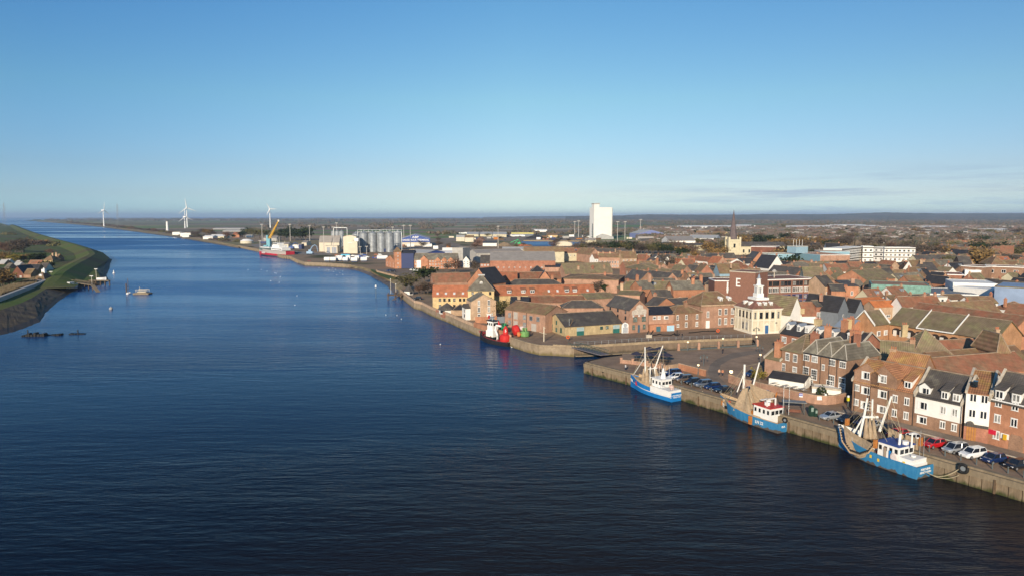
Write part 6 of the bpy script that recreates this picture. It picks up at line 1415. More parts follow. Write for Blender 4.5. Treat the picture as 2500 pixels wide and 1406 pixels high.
for k, a in enumerate((0.23,0.55,0.70,0.85)): m = MB(); w_ = 3 if k == 0 else 1.8; m.extr([(a*L-w_,0 if k == 0 else h*0.8),(a*L+w_,0 if k == 0 else h*0.8),(a*L+w_,h),(a*L,h+w_),(a*L-w_,h)],-0.8,4,0,'y'); m.build('front_gable', BR['orange'], t)
m = MB(); m.box(0.06*L,-1.0,0.12*h,0.16*L,0,h*0.95); m.build('white_bay', BR['white'], t)
t, rf, L, D, h, r = bld('white gabled river flats facing the river', 'flats', X('D',170,1035), X('D',272,1036), None, d=12, rise=3.2, roof='gfront', wall='white', rm='slate', base=(X('D',172,1135),X('D',272,1135)), name='white_flats')
grid_win(t,'F',L,D,[0.1*h,0.42*h,0.74*h],2,0.9,1.1,'w',far=True)
for lab, s, x0, x1, yb, yt, rk, dd, ri, wl_, rm_ in (
 ('long low cream wharf shed behind the cargo ship','S',1240,1560,832,722,'gable',16,2,PALE,'asb'),
 ('dull green roofed barn before the trees','S',900,1250,640,560,'gable',18,3,'concrete','asb'),
 ('navy blue store under the crane jib','S',820,1000,700,640,'flat',12,0,NAVY,'felt'),
 ('bright white lorry trailer shed beside the navy crane','S',1665,1830,830,735,'flat',6,0,'white','white'),
 ('dark store right of the white trailer shed','S',1830,1910,850,720,'flat',10,0,NAVY,'felt'),
 ('small pale roofed store next to the beige grain shed','S',1910,2040,760,680,'gable',20,2,PALE,'asb'),
 ('white waterworks block on the far bank','B',122,230,670,628,'flat',20,0,'white','white'),
 ('second white waterworks block nearer the river','B',235,385,690,640,'flat',16,0,'white','white'),
 ('white shed below the far waterworks','B',262,360,702,672,'flat',14,0,'white','metal'),
 ('low white depot among far bank trees','B',560,700,730,695,'gable',20,2,'white','white'),
 ('pale depot with brown end on the far bank','B',650,860,720,690,'gable',24,3,'creamr','white'),
 ('red roofed shed on the far bank','B',985,1080,705,665,'gable',16,4,'orange','orange'),
 ('small pale shed near the red roofed shed','B',1170,1255,705,685,'gable',14,2,'white','metal'),
 ('long pale distant shed roof above the far trees','B',840,1150,622,610,'gable',50,2,'concrete','metal'),
 ('upper long pale distant shed roof','B',700,1160,590,580,'gable',50,2,'concrete','metal'),
 ('sprawling pale dock sheds left of the scrap heap','D',230,420,690,660,'gable',50,4,'creamr','metal'),
 ('pale curved dock shed roof in the middle','D',400,590,690,660,'gable',50,4,'creamr','metal'),
 ('pale dock shed at the right of the group','D',600,800,700,662,'gable',50,4,'creamr','metal'),
 ('small cream dock office','D',80,200,760,700,'gable',14,3,PALE,'metal'),
 ('brown roofed dock store right of the cream office','D',205,330,770,705,'gable',14,3,PALE,'brown'),
 ('green roofed long dock shed with yellow edge','D',560,880,640,633,'gable',40,2,'concrete','moss'),
 ('dark long dock shed with a bright yellow fascia','D',872,1185,690,640,'flat',30,0,'grey','felt'),
 ('white shed beyond the coal heap','D',1195,1380,625,600,'gable',30,2,'white','white'),
 ('cream brick dock shed beyond the basin','D',1380,1530,705,672,'gable',20,3,'gault','brown'),
 ('curved cream boat shed at the basin edge','D',1500,1740,826,785,'curve',14,2,PALE,PALE),
 ('flat blue grey roof beside the basin','D',1640,1850,900,865,'flat',16,0,'creamr',BLU),
 ('long pale ribbed dock roof near the basin','D',740,1100,900,870,'gable',14,2,'concrete','metal'),
 ('low dark conveyor shed with glass front','D',460,660,830,785,'shed',16,2,'white','slate'),
 ('cream cottage at the foot of the silo tower','D',1930,2080,790,745,'gable',10,3,'creamr','asb')):
 t, rf, L, D, h, r = shed(lab, s, x0, x1, yb, yt, rk, dd, ri, wl_, rm_)
 if 'yellow fascia' in lab: m = MB(); m.box(-0.3,-0.4,h*0.78,L+0.3,0,h+0.3); m.build('yellow_fascia', plain('yellow_fascia',(0.75,0.65,0.15),0.5), t)
t, rf, L, D, h, r = bld('lilac blue gabled warehouse with white loading front', 'warehouse', X('E',932,648), X('E',1295,650), None, d=40, rise=6, roof='gfront', wall=plain('lilac_cladding',(0.20,0.23,0.42),0.6), rm='metal', base=(X('E',935,715),X('E',1292,712)), name='lilac_warehouse')
m = MB(); m.box(0.27*L,-1,h*0.3,0.73*L,0,h*0.75); m.box(0.2*L,-2,0,L,0,h*0.3); m.build('white_front', WHITE, t)
b, h = base_h('S',400,706,640); r = 165/10.815/F_PX*b.y; t = thing('storage_tank', 'low round pale tank with domed roof by the far bank', 'tank', (b.x,b.y+r,0)); m = MB(); m.lathe([(r,0),(r,h)],20); m.build('shell', PALE, t); m = MB(); m.lathe([(r*1.02,h),(r*0.6,h+2.2),(0.1,h+3)],20); m.build('dome', RF['white'], t)
b, h = base_h('B',52,610,480); t = thing('chimney_stack', 'plain white chimney stack on the far bank', 'chimney stack', (b.x,b.y,0)); m = MB(); m.lathe([(3.2,0),(2.6,h)],10); m.build('shaft', WHITE, t); m = MB(); m.lathe([(2.7,h),(2.7,h+1.5)],10); m.build('rim', BR['concrete'], t)
bp = [P(*X('D',*c)) for c in ((1010,765),(1060,757),(1490,760),(1930,765),(1930,795),(1780,822),(1400,828),(1180,826),(1150,805),(1020,790))]
m = MB(); m.face([(p.x,p.y,0.03) for p in bp][::-1]); o = m.build('dock_water', water_mat('dock_water')); tag(o, 'blue water of the enclosed dock basin', kind='structure')
if o.data.polygons[0].normal.z < 0: o.data.flip_normals()
m = MB(); pp = [P(*X('D',1060,757)), P(*X('D',1930,765))]; strip(m, pp, 0, 0.03, 1.6, 8); o = thing('dock_wall', 'tan wall along the back of the dock basin', 'wall', (0,0,0)); m.build('stonework', plain('dock_earth',(0.30,0.22,0.12),0.9), o)
def heap(name, lab, s, x0, x1, yb, yt, mat, dsc=0.5, cat='heap'):
 a, b = P(*X(s,x0,yb)), P(*X(s,x1,yb)); h = hz(*X(s,(x0+x1)/2,yb), X(s,0,yt)[1]); L = (b-a).length; m = MB(); n, k_ = 18, 6
 for j in range(k_+1):
  f = j/k_
  for i in range(n): an = 2*math.pi*i/n; r = (1-f)**0.8; w_ = random.uniform(0.9,1.1); m.v.append((L/2+math.cos(an)*L/2*r*w_, L*dsc/2+math.sin(an)*L*dsc/2*r*w_, h*f*random.uniform(0.92,1.05)))
 for j in range(k_):
  for i in range(n): m.f.append((j*n+i,j*n+(i+1)%n,(j+1)*n+(i+1)%n,(j+1)*n+i)); m.m.append(0)
 o = m.build(name, mat, None, (a.x,a.y,0), math.atan2(b.y-a.y,b.x-a.x)); tag(o, lab, cat); THINGS.append(o)
SCR = island_mat('scrap', [(0.16,0.10,0.07),(0.20,0.11,0.08)]); SCR = plain('rusty_scrap',(0.17,0.10,0.075),0.9,var=0.6,scale=0.5)
heap('scrap_heap','reddish brown scrap metal heap on the dock','D',300,560,815,690,SCR)
heap('coal_heap','black coal heap beyond the dock basin','D',1050,1400,725,668,plain('coal',(0.035,0.033,0.035),0.8,var=0.3))
heap('rubble_heap','grey rubble bank sloping behind the cargo ship','S',1400,1800,965,880,plain('grey_rubble',(0.13,0.12,0.11),0.9,var=0.4,scale=0.6),0.3)
heap('timber_heap','orange brown heap by the green crane','D',900,1160,826,800,plain('orange_scrap',(0.35,0.12,0.05),0.9,var=0.6,scale=0.4),0.2)
heap('sand_heap','tan gravel heap left of the basin','D',640,900,830,770,plain('gravel_tan',(0.22,0.16,0.10),0.95,var=0.3,scale=0.4),0.4)
def mast(x, yt, yb, s, lab, lamp=True, r=0.16):
 b, h = base_h(s, x, yb, yt); k = max(1.0, b.y/500); t = thing('light_mast', lab, 'light mast', (b.x,b.y,0), 0, 'tall light masts of the docks')
 m = MB(); m.tube([(0,0,0),(0,0,h)], r*1.5*k, 6, r2=r*0.9*k); m.build('pole', plain('mast_grey',(0.50,0.47,0.42),0.6), t)
 m = MB(); w_ = 0.9*k; m.box(-w_,-0.3,h-0.1,w_,0.3,h+0.25*k)
 for j in (-1,-0.33,0.33,1): m.box(w_*j-0.2*k,-0.6,h-0.3*k,w_*j+0.2*k,-0.2,h+0.1)
 m.build('lamp_head' if lamp else 'pole_top', BR['concrete'] if lamp else BR['concrete'], t)
for a in ((870,200,650,'S','light mast behind the blue crane'),(1610,200,640,'S','light mast over the white box shed'),(2125,228,700,'S','light mast left of the beige grain shed'),(300,440,800,'C','light mast before the beige grain shed'),(440,440,812,'C','light mast left of the farther silos'),
 (485,380,700,'C','thin light mast over the farther silos'),(1285,440,780,'C','light mast between the fourth silo and the shaded silo'),(1443,415,700,'C','light mast at the left of the blue terminal'),(1537,415,780,'C','light mast before the terminal lettering'),
 (680,545,860,'D','light mast near the scrap heap'),(1775,480,660,'D','left one of two light masts beyond the basin'),(1828,470,705,'D','right one of two light masts beyond the basin'),(628,480,790,'E','light mast right of the white silo tower'),(735,480,738,'E','second light mast right of the white silo tower'),(955,450,700,'E','light mast before the lilac warehouse'),
 (815,630,880,'S','squat tan mast beside the cargo ship'),(910,715,830,'C','short light mast before the second silo'),(818,720,850,'C','short light mast before the first silo')): mast(*a)
b, h = base_h('4',805,600,130); t = thing('flood_light_pole', 'very tall cream pole in front of the brown office block', 'light pole', (b.x,b.y,0)); m = MB(); m.tube([(0,0,0),(0,0,h)],0.24,8,r2=0.16); m.build('pole', PALE, t); m = MB(); m.lathe([(0.9,h-0.4),(1.0,h+0.1),(0.3,h+0.8)],8); m.build('lamp_ring', BR['concrete'], t)
b, h = base_h('H',1803,1055,852); t = thing('flood_light_pole', 'tall pale post beside the brown office slabs', 'light pole', (b.x,b.y,0)); m = MB(); m.tube([(0,0,0),(0,0,h)],0.5,6); m.build('pole', PALE, t); m = MB(); m.lathe([(0.9,h-0.4),(0.9,h+0.4)],8); m.build('lamp_ring', WHITE, t)
# --- wind turbines and pylons
TW = plain('turbine_white', (0.82,0.82,0.80), 0.4, var=0.02)
def turbine(px, ybase, yhub, R_px, ang, yaw, lab):
 b = P(px, ybase); h = hz(px, ybase, yhub); R = R_px/F_PX*b.y
 t = thing('wind_turbine', lab, 'wind turbine', (b.x,b.y,0), yaw, 'wind turbines on the far bank')
 m = MB(); m.tube([(0,0,0),(0,0,h)], 2.2*b.y/2500, 12, r2=1.2*b.y/2500); m.build('tower', TW, t)
 m = MB(); m.box(-1.8,-4,h-1.8,1.8,8,h+2.2); m.build('nacelle', TW, t)
 hub = MB(); hub.ball((0,0,0),2.2,0,8,6); hb = hub.build('hub', TW, t, (0,-5.5,h))
 bm_ = MB(); prof = [(0.0,0.9),(0.12,1.7),(0.35,1.4),(0.7,0.85),(1.0,0.25)]
 i = 0
 for f, w_ in prof: bm_.v += [(-w_,0.35,f*R),(0,-0.45,f*R),(w_,0.35,f*R),(0,0.6,f*R)]
 for j in range(4):
  for k in range(4): bm_.f.append((j*4+k,j*4+(k+1)%4,(j+1)*4+(k+1)%4,(j+1)*4+k)); bm_.m.append(0)
 me = bm_.mesh('blade', [TW])
 for k in range(3): o = inst(me, 'blade', hb); o.rotation_euler = (0, ang+k*2*math.pi/3, 0)
turbine(254,553.5,514,20,math.radians(5),math.radians(70),'white wind turbine farthest left, seen edge on beside the pylon')
turbine(457.5,556,508,24,math.radians(-8),math.radians(35),'white wind turbine, nearer of the overlapping pair above the waterworks')
turbine(452,558,530,20,math.radians(-5),math.radians(50),'white wind turbine, lower one of the overlapping pair')
turbine(660,557,511,17,math.radians(-30),math.radians(30),'white wind turbine behind the yellow crane jib')
PYL = plain('pylon_steel', (0.30,0.30,0.30), 0.6)
def pylon(px, ybase, ytop, lab, z=0.0):
 b = P(px, ybase, z); lo, hi = 5, 200
 for i in range(30):
  mm = (lo+hi)/2
  if PX(Vector((b.x,b.y,z+mm)))[1] > ytop: lo = mm
  else: hi = mm
 h = lo; s = h*0.07; t = thing('electricity_pylon', lab, 'pylon', (b.x,b.y,z)); m = MB(); r = 0.18*b.y/2000
 for sx_ in (-1,1):
  for sy_ in (-1,1): m.tube([(s*sx_,s*sy_,0),(s*0.35*sx_,s*0.35*sy_,h*0.6),(0.5*sx_,0.5*sy_,h)], r, 4)
 for k in range(8):
  z0, z1 = h*k/8, h*(k+1)/8; w0, w1 = s*(1-0.9*k/8), s*(1-0.9*(k+1)/8)
  m.tube([(-w0,-w0,z0),(w1,-w1,z1)], r*0.7, 3); m.tube([(w0,-w0,z0),(-w1,-w1,z1)], r*0.7, 3)
 m.build('lattice_tower', PYL, t); m = MB()
 for z_, w_ in ((0.72,0.16),(0.83,0.13),(0.93,0.10)): m.tube([(-h*w_*0.6,0,h*z_),(0,0,h*z_+1.5),(h*w_*0.6,0,h*z_)], r*1.2, 4)
 m.build('cross_arms', PYL, t)
pylon(289,556,498.5,'steel pylon right of the farthest wind turbine'); pylon(13,553,496,'steel pylon at the left picture edge on the green bank',0.4)
# --- cranes
b, h = base_h('S',950,850,480); CB = plain('crane_blue',(0.16,0.40,0.46),0.5,var=0.15); CY = plain('crane_yellow',(0.72,0.40,0.03),0.5)
t = thing('harbour_crane', 'mobile harbour crane with blue cab tower and yellow lattice jib', 'crane', (b.x,b.y+6,0))
s_ = 1/10.815/F_PX*b.y
m = MB(); m.box(-80*s_,-3,0.6,80*s_,5,75*s_); m.box(-60*s_,-4,75*s_,30*s_,4,100*s_)
for k in range(5): m.box((-75+k*33)*s_,-3.6,0,(-58+k*33)*s_,-2.6,1.3)
m.build('chassis', CB, t)
m = MB(); m.box(10*s_,-2.5,70*s_,95*s_,3.5,270*s_); m.box(0,-2,100*s_,40*s_,2,360*s_); m.build('cab_tower', CB, t)
m = MB(); A_ = Vector((70*s_,0,270*s_)); B_ = Vector((300*s_,4,740*s_)); d = (B_-A_); n = 12; e = Vector((d.z,0,-d.x)).normalized()*22*s_
for sg in (-1,1):
 for sy in (-1,1): m.tube([A_+e*sg+Vector((0,sy*1.2,0)), B_+e*sg*0.2+Vector((0,sy*0.4,0))], 0.28, 4)
for k in range(n):
 f0, f1 = k/n, (k+1)/n; g0_, g1_ = 1-0.8*f0, 1-0.8*f1
 m.tube([A_+d*f0+e*g0_-Vector((0,1.2*g0_,0)), A_+d*f1-e*g1_-Vector((0,1.2*g1_,0))],0.2,3); m.tube([A_+d*f0-e*g0_-Vector((0,1.2*g0_,0)), A_+d*f1+e*g1_-Vector((0,1.2*g1_,0))],0.2,3)
m.build('lattice_jib', CY, t); m = MB(); m.box(B_.x-0.9,B_.y-0.8,B_.z-1,B_.x+0.9,B_.y+0.8,B_.z+1.2); m.tube([(40*s_,0,355*s_),B_],0.1,4); m.build('jib_head', PALE, t)
for lab, s, x, yb, yt, col in (('small navy blue wharf crane beside the white box shed','S',1640,850,680,plain('crane_navy',(0.05,0.10,0.28),0.5)),('pale blue wharf crane before the beige grain shed','S',2130,990,740,plain('crane_sky',(0.30,0.45,0.60),0.5))):
 b, h = base_h(s,x,yb,yt); t = thing('wharf_crane', lab, 'crane', (b.x,b.y,0)); m = MB(); m.box(-3,-2,0.8,3,2,3); m.box(-1.2,-1.2,3,1.2,1.2,h*0.5); m.build('cab', col, t)
 m = MB(); m.tube([(0,0,h*0.4),(2.5,0,h*0.85),(5,0,h),(7,0,h*0.85),(8,0,h*0.3)],0.45,5,r2=0.25); m.build('jib', col, t); m = MB(); [m.lathe([(0.8,0),(0.8,0.8)],8,0,(x_,y_,0)) for x_ in (-2.2,2.2) for y_ in (-1.6,1.6)]; m.build('wheels', BLACK, t)
b, h = base_h('D',968,795,730); t = thing('frame_crane', 'green A shaped crane frame at the dock basin', 'crane', (b.x,b.y,0)); m = MB(); m.tube([(-5,0,0),(0,0,h),(3.5,0,0)],0.5,5); m.tube([(0,0,h),(-11,2,1.5)],0.4,5); m.build('frame', plain('crane_green',(0.05,0.45,0.16),0.5), t); m = MB(); m.box(-1,-1,0,2.5,1,2); m.build('winch_house', plain('crane_green',(0.05,0.45,0.16),0.5), t)
b = P(*X('D',1525,780)); t = thing('dock_barge', 'black barge with raised ramp moored in the basin', 'barge', (b.x,b.y,0)); m = MB(); m.box(-11,-3,0,6,3,1.6); m.build('hull', BLACK, t); m = MB(); m.extr([(-5,1.6),(8,5.5),(8,7.5),(-5,3.6)],-2,2,0,'y'); m.build('ramp', BLACK, t)
random.seed(12)
for k, (x, y, w_) in enumerate(((345,930,80),(430,930,80),(520,925,75),(535,905,70),(610,930,80),(650,905,60),(735,935,95),(770,905,60),(870,930,90),(1105,905,90),(1175,905,70))):
 p = P(*X('C',x,y)); L = w_/5.857/F_PX*p.y; t = thing('wrapped_boat', 'white shrink wrapped boat on the wharf hard standing', 'boat', (p.x,p.y,0), random.uniform(-0.2,0.2), 'wrapped boats stored on the wharf')
 m = MB(); m.extr([(-1.5,1.0),(1.5,1.0),(1.7,2.2),(0.9,3.4),(0,3.8),(-0.9,3.4),(-1.7,2.2)],-L/2,L/2,0,'x'); m.build('cover', WHITE, t); m = MB(); m.extr([(-0.5,0),(0.5,0),(1.4,1.0),(-1.4,1.0)],-L/2.4,L/2.4,0,'x'); m.build('keel', plain('keel_blue',(0.10,0.16,0.30),0.5), t)
p = P(*X('C',610,878)); t = thing('site_cabin','bright blue cabin on the wharf','cabin',(p.x,p.y,0)); m = MB(); m.box(-4,-2,0,4,2,3.4); m.build('cabin_body', plain('cabin_blue',(0.10,0.42,0.58),0.5), t); m = MB(); m.box(-2,-2.1,1.2,0,-2.0,2.4); m.build('window', GLASSD, t)
for k in range(26):
 p = P(*X('D',30+k*31 if k < 13 else 800+(k-13)*20, 655+random.uniform(-4,4) if k < 13 else 690+random.uniform(-6,6))); t = thing('parked_caravan','tiny white caravan in the storage yard beyond the dock sheds','caravan',(p.x,p.y,0),random.uniform(-0.3,0.3),'caravans in the storage yard'); m = MB(); m.box(-3.2,-1.2,0.5,3.2,1.2,3.2); m.build('body', WHITE, t)
random.seed(13)
for k in range(30):
 x, y = random.choice([(random.uniform(400,1150),random.uniform(840,905))]); p = P(*X('C',x,y)); t = thing('yard_vehicle','small vehicle parked in the wharf yard','vehicle',(p.x,p.y,0),random.uniform(-0.6,0.6),'vehicles in the wharf yard')
 m = MB(); m.extr([(-2.1,0.35),(2.1,0.35),(2.1,0.9),(1.2,1.0),(0.6,1.5),(-1.3,1.5),(-2.1,1.0)],-0.9,0.9,0,'y'); m.build('body', random.choice([WHITE,DARK,BLUEC,STEEL,BR['red']]), t)
# --- paving and roads of the near quay
def paving(name, c1, c2, sc=0.4, br=None):
 m, t, b = nt(name); g = geopos(t)
 c = mix(t, mrange(t, noise(t, g, sc, 5, 0.65), 0.35, 0.65), c1, c2)
 c = mix(t, 1.0, c, mrange(t, noise(t, g, 0.16, 6, 0.75), 0.35, 0.65, 0.72, 1.18), 'MULTIPLY')
 c = mix(t, 1.0, c, mrange(t, noise(t, g, 6.0, 2), 0.3, 0.7, 0.85, 1.12), 'MULTIPLY')
 t.links.new(c, b.inputs['Base Color']); b.inputs['Roughness'].default_value = 0.88; b.inputs['Specular IOR Level'].default_value = 0.25; return m
PAV = paving('brown_brick_paving', (0.33,0.225,0.145), (0.26,0.175,0.115)); ROAD = paving('smooth_grey_road', (0.25,0.195,0.145), (0.21,0.165,0.125), 0.2); SQ = paving('square_paving', (0.36,0.25,0.165), (0.29,0.20,0.135))
FOOT = paving('footway', (0.33,0.265,0.20),(0.26,0.21,0.16))
def sheet(name, pts, z, mat, label):
 m = MB(); a = sum(pts[k].x*pts[(k+1)%len(pts)].y-pts[(k+1)%len(pts)].x*pts[k].y for k in range(len(pts)))
 if a < 0: pts = pts[::-1]
 m.face([(p.x,p.y,z) for p in pts]); o = m.build(name, mat); tag(o, label, kind='structure')
 bm = bmesh.new(); bm.from_mesh(o.data); bmesh.ops.triangulate(bm, faces=bm.faces[:])
 for f in bm.faces:
  if f.normal.z < 0: f.normal_flip()
 bm.to_mesh(o.data); bm.free(); return o
qd = (QUAY[5]-QUAY[1]).normalized(); qn = Vector((-qd.y,qd.x,0)); inl = -qn       # along the quay (away), towards the water / inland
Q0 = QUAY[0]+inl*1.0
sheet('quay_paving', [QUAY[0]+inl*1.0, QUAY[5]+inl*1.0, QUAY[6]+inl*1.2, P(1480,876), P(1530,868), QUAY[6]+inl*26, QUAY[0]+inl*30], 0.006, PAV, 'brown paved quay between the houses and the river')
sheet('square', [P(*X('6',*c)) for c in ((660,350),(1000,345),(1500,330),(2490,255),(2620,300),(2500,600),(2100,720),(1850,700),(1500,500),(1000,450),(660,440))], 0.012, SQ, 'broad paved square below the customs house')
sheet('road', [P(*X('6',*c)) for c in ((2490,300),(2620,330),(2300,380),(2120,430),(2000,500),(1960,600),(1990,680),(2100,780),(1960,790),(1860,690),(1820,600),(1850,500),(1950,420),(2150,340))], 0.018, ROAD, 'smooth grey road curving across the square')
sheet('far_quay_paving', [INLET[-1]+Vector((0,0.8,0)), INLET[-2]+Vector((0,0.8,0)), INLET[5]+Vector((0,1,0)), INLET[4]+Vector((0,1,0)), P(1910,815), P(1800,797), P(1500,812), P(1330,822), P(1255,818), WALLA[-1]+Vector((0.8,0.5,0)), WALLA[1]+Vector((0.4,0.8,0))], 0.007, PAV, 'paved quay before the stone shed and the customs house')
sheet('pavement', [R1.matrix_basis @ Vector(p) for p in ((-1,-3.2,0),(60,-3.2,0),(60,-0.05,0),(-1,-0.05,0))], 0.10, FOOT, 'kerbed pavement along the quayside houses')
ks = MB(); p0, p1 = R1.matrix_basis @ Vector((-1,-3.3,0)), R1.matrix_basis @ Vector((60,-3.3,0)); strip(ks, [p1,p0], 0.1, 0.0, 0.12, 0.25); o = ks.build('kerb', STONEW); tag(o, 'pale stone kerb of the quayside pavement', kind='structure')
# --- cars
CARG = plain('car_glass', (0.015,0.02,0.028), 0.05, spec=0.9, var=0.02); TYRE = plain('tyre', (0.02,0.02,0.02), 0.85); RIM = plain('alloy_rim', (0.55,0.55,0.55), 0.3, 0.7)
HL = plain('head_lamp', (0.75,0.77,0.78), 0.15, spec=0.9); TL = plain('tail_lamp', (0.35,0.01,0.01), 0.3)
def paint(name, col, metal=0.3):
 m, t, b = nt(name); b.inputs['Base Color'].default_value = (*col,1); b.inputs['Metallic'].default_value = metal; b.inputs['Roughness'].default_value = 0.28; b.inputs['Coat Weight'].default_value = 0.7; b.inputs['Coat Roughness'].default_value = 0.06; return m
CPAINT = {'white': paint('white_car_paint',(0.78,0.78,0.76),0), 'silver': paint('silver_car_paint',(0.50,0.52,0.53),0.5), 'grey': paint('grey_car_paint',(0.16,0.18,0.21),0.4), 'black': paint('black_car_paint',(0.012,0.013,0.017),0.1),
   'navy': paint('navy_car_paint',(0.012,0.03,0.11),0.3), 'red': paint('red_car_paint',(0.50,0.012,0.018),0.1), 'brown': paint('bronze_car_paint',(0.17,0.12,0.085),0.4)}
def car_proto(kind):
 """stations nose (x=0) to tail; body shell as one lofted mesh, greenhouse on top"""
 Lc, Wc, Hc = {'hatch':(4.0,1.72,1.48),'suv':(4.4,1.85,1.68),'mpv':(4.4,1.80,1.62),'saloon':(4.6,1.80,1.43),'mini':(3.55,1.63,1.49)}[kind]
 belt = 0.93 if kind != 'suv' else 1.05; hood = {'hatch':0.86,'suv':1.02,'mpv':0.92,'saloon':0.86,'mini':0.88}[kind]
 b = MB(); st = [(0,0.70,0.42,0.62),(0.03,0.84,0.28,hood-0.16),(0.12,0.96,0.22,hood-0.03),(0.27,1.0,0.2,belt-0.02),(0.5,1.0,0.2,belt),(0.8,1.0,0.2,belt+0.03),(0.94,0.95,0.24,belt+(0.02 if kind != 'saloon' else -0.03)),(0.985,0.88,0.3,belt-0.1),(1.0,0.80,0.42,belt-0.3)]
 n = 8; rings = []
 for x, w_, z0, z1 in st:
  hw = Wc/2*w_; zm = (z0+z1)/2; row = []
  for yy, zz in ((-hw*0.86,z0),(-hw,z0+0.18),(-hw*1.0,zm+0.12),(-hw*0.88,z1),(hw*0.88,z1),(hw,zm+0.12),(hw,z0+0.18),(hw*0.86,z0)): row.append(len(b.v)); b.v.append((x*Lc,yy,zz))
  rings.append(row)
 for j in range(len(st)-1):
  for k in range(n): b.f.append((rings[j][k],rings[j][(k+1)%n],rings[j+1][(k+1)%n],rings[j+1][k])); b.m.append(0)
 b.f.append(tuple(rings[0])[::-1]); b.m.append(0); b.f.append(tuple(rings[-1])); b.m.append(0)
 rf0, rf1 = {'hatch':(0.40,0.86),'suv':(0.38,0.90),'mpv':(0.34,0.90),'saloon':(0.42,0.72),'mini':(0.42,0.84)}[kind]; ws, re_ = rf0-0.15, min(0.97, rf1+(0.16 if kind == 'saloon' else 0.08))
 hw = Wc/2*0.84; tw_ = Wc/2*0.68; g_ = MB()
 lo = [(ws*Lc,-hw*0.95,belt-0.03),(ws*Lc,hw*0.95,belt-0.03),(re_*Lc,hw*0.92,belt-0.02),(re_*Lc,-hw*0.92,belt-0.02)]; hi = [(rf0*Lc,-tw_,Hc-0.06),(rf0*Lc,tw_,Hc-0.06),(rf1*Lc,tw_,Hc-0.07),(rf1*Lc,-tw_,Hc-0.07)]
 for k in range(4): g_.face([lo[k],lo[(k+1)%4],hi[(k+1)%4],hi[k]][::-1])
 r = MB(); mid = (rf0+rf1)/2*Lc
 r.face([hi[0],hi[3],(rf1*Lc-0.1,-tw_*0.85,Hc),(rf0*Lc+0.12,-tw_*0.85,Hc)]); r.face([(rf0*Lc+0.12,-tw_*0.85,Hc),(rf1*Lc-0.1,-tw_*0.85,Hc),(rf1*Lc-0.1,tw_*0.85,Hc),(rf0*Lc+0.12,tw_*0.85,Hc)]); r.face([hi[2],hi[1],(rf0*Lc+0.12,tw_*0.85,Hc),(rf1*Lc-0.1,tw_*0.85,Hc)])
 r.face([hi[1],hi[0],(rf0*Lc+0.12,-tw_*0.85,Hc),(rf0*Lc+0.12,tw_*0.85,Hc)]); r.face([hi[3],hi[2],(rf1*Lc-0.1,tw_*0.85,Hc),(rf1*Lc-0.1,-tw_*0.85,Hc)])
 for k in range(4): r.tube([lo[k],hi[k]],0.045,4)
 for sy in (-1,1): xm = (ws+re_)/2*Lc; r.tube([(xm,sy*hw*0.99,belt-0.02),(mid,sy*tw_*1.02,Hc-0.06)],0.04,4)
 me = (b.mesh('body',[CPAINT['white']],False), g_.mesh('glazing',[CARG]), r.mesh('roof',[CPAINT['white']]))
 w_ = MB(); w_.lathe([(0.31,-0.1),(0.33,-0.05),(0.33,0.07),(0.30,0.1)],14,0,(0,0,0),Matrix.Rotation(math.pi/2,4,'X')); ri = MB(); ri.lathe([(0.2,0.1),(0.21,0.115)],10,0,(0,0,0),Matrix.Rotation(math.pi/2,4,'X'))
 h_ = MB(); h_.box(-0.02,-0.16,-0.07,0.14,0.16,0.07); tl = MB(); tl.box(-0.1,-0.1,-0.12,0.02,0.1,0.12)
 return dict(L=Lc, W=Wc, hood=hood, belt=belt, me=me, wheel=w_.mesh('wheel',[TYRE]), rim=ri.mesh('rim',[RIM]), head=h_.mesh('headlight',[HL]), tail=tl.mesh('tail_light',[TL]), kind=kind)
CARS = {k: car_proto(k) for k in ('hatch','suv','mpv','saloon','mini')}
def car(kind, col, loc, rz, label, group='cars parked on the quay', cn='parked_car'):
 c = CARS[kind]; t = thing(cn, label, 'car', (loc.x,loc.y,loc.z+0.012), rz, group)
 for me, nm in zip(c['me'], ('body','glazing','roof')):
  o = inst(me, nm, t)
  if nm != 'glazing': o.material_slots[0].link = 'OBJECT'; o.material_slots[0].material = CPAINT[col]
 for x in (c['L']*0.19, c['L']*0.80):
  for sy in (-1,1): w = inst(c['wheel'],'wheel',t,(x,sy*(c['W']/2-0.08),0.33)); w.rotation_euler = (0,0,0 if sy < 0 else math.pi); inst(c['rim'],'rim',w)
 for sy in (-1,1): inst(c['head'],'headlight',t,(0.06,sy*c['W']*0.33,c['hood']-0.24)); inst(c['tail'],'tail_light',t,(c['L'],sy*c['W']*0.38,c['belt']-0.14))
 return t
a = P(*X('Q',675,600)); b = P(*X('Q',990,556)); ch = math.atan2(b.y-a.y,b.x-a.x)      # tail direction of the angled row
def carpx(kind, col, px, lab, rz=None, **k):
 p = P(*px); rz = ch if rz is None else rz; c = CARS[kind]
 off = Vector((-c['L']*0.19, c['W']/2-0.08, 0)); off.rotate(Matrix.Rotation(rz,3,'Z')); return car(kind, col, p+off, rz, lab, **k)
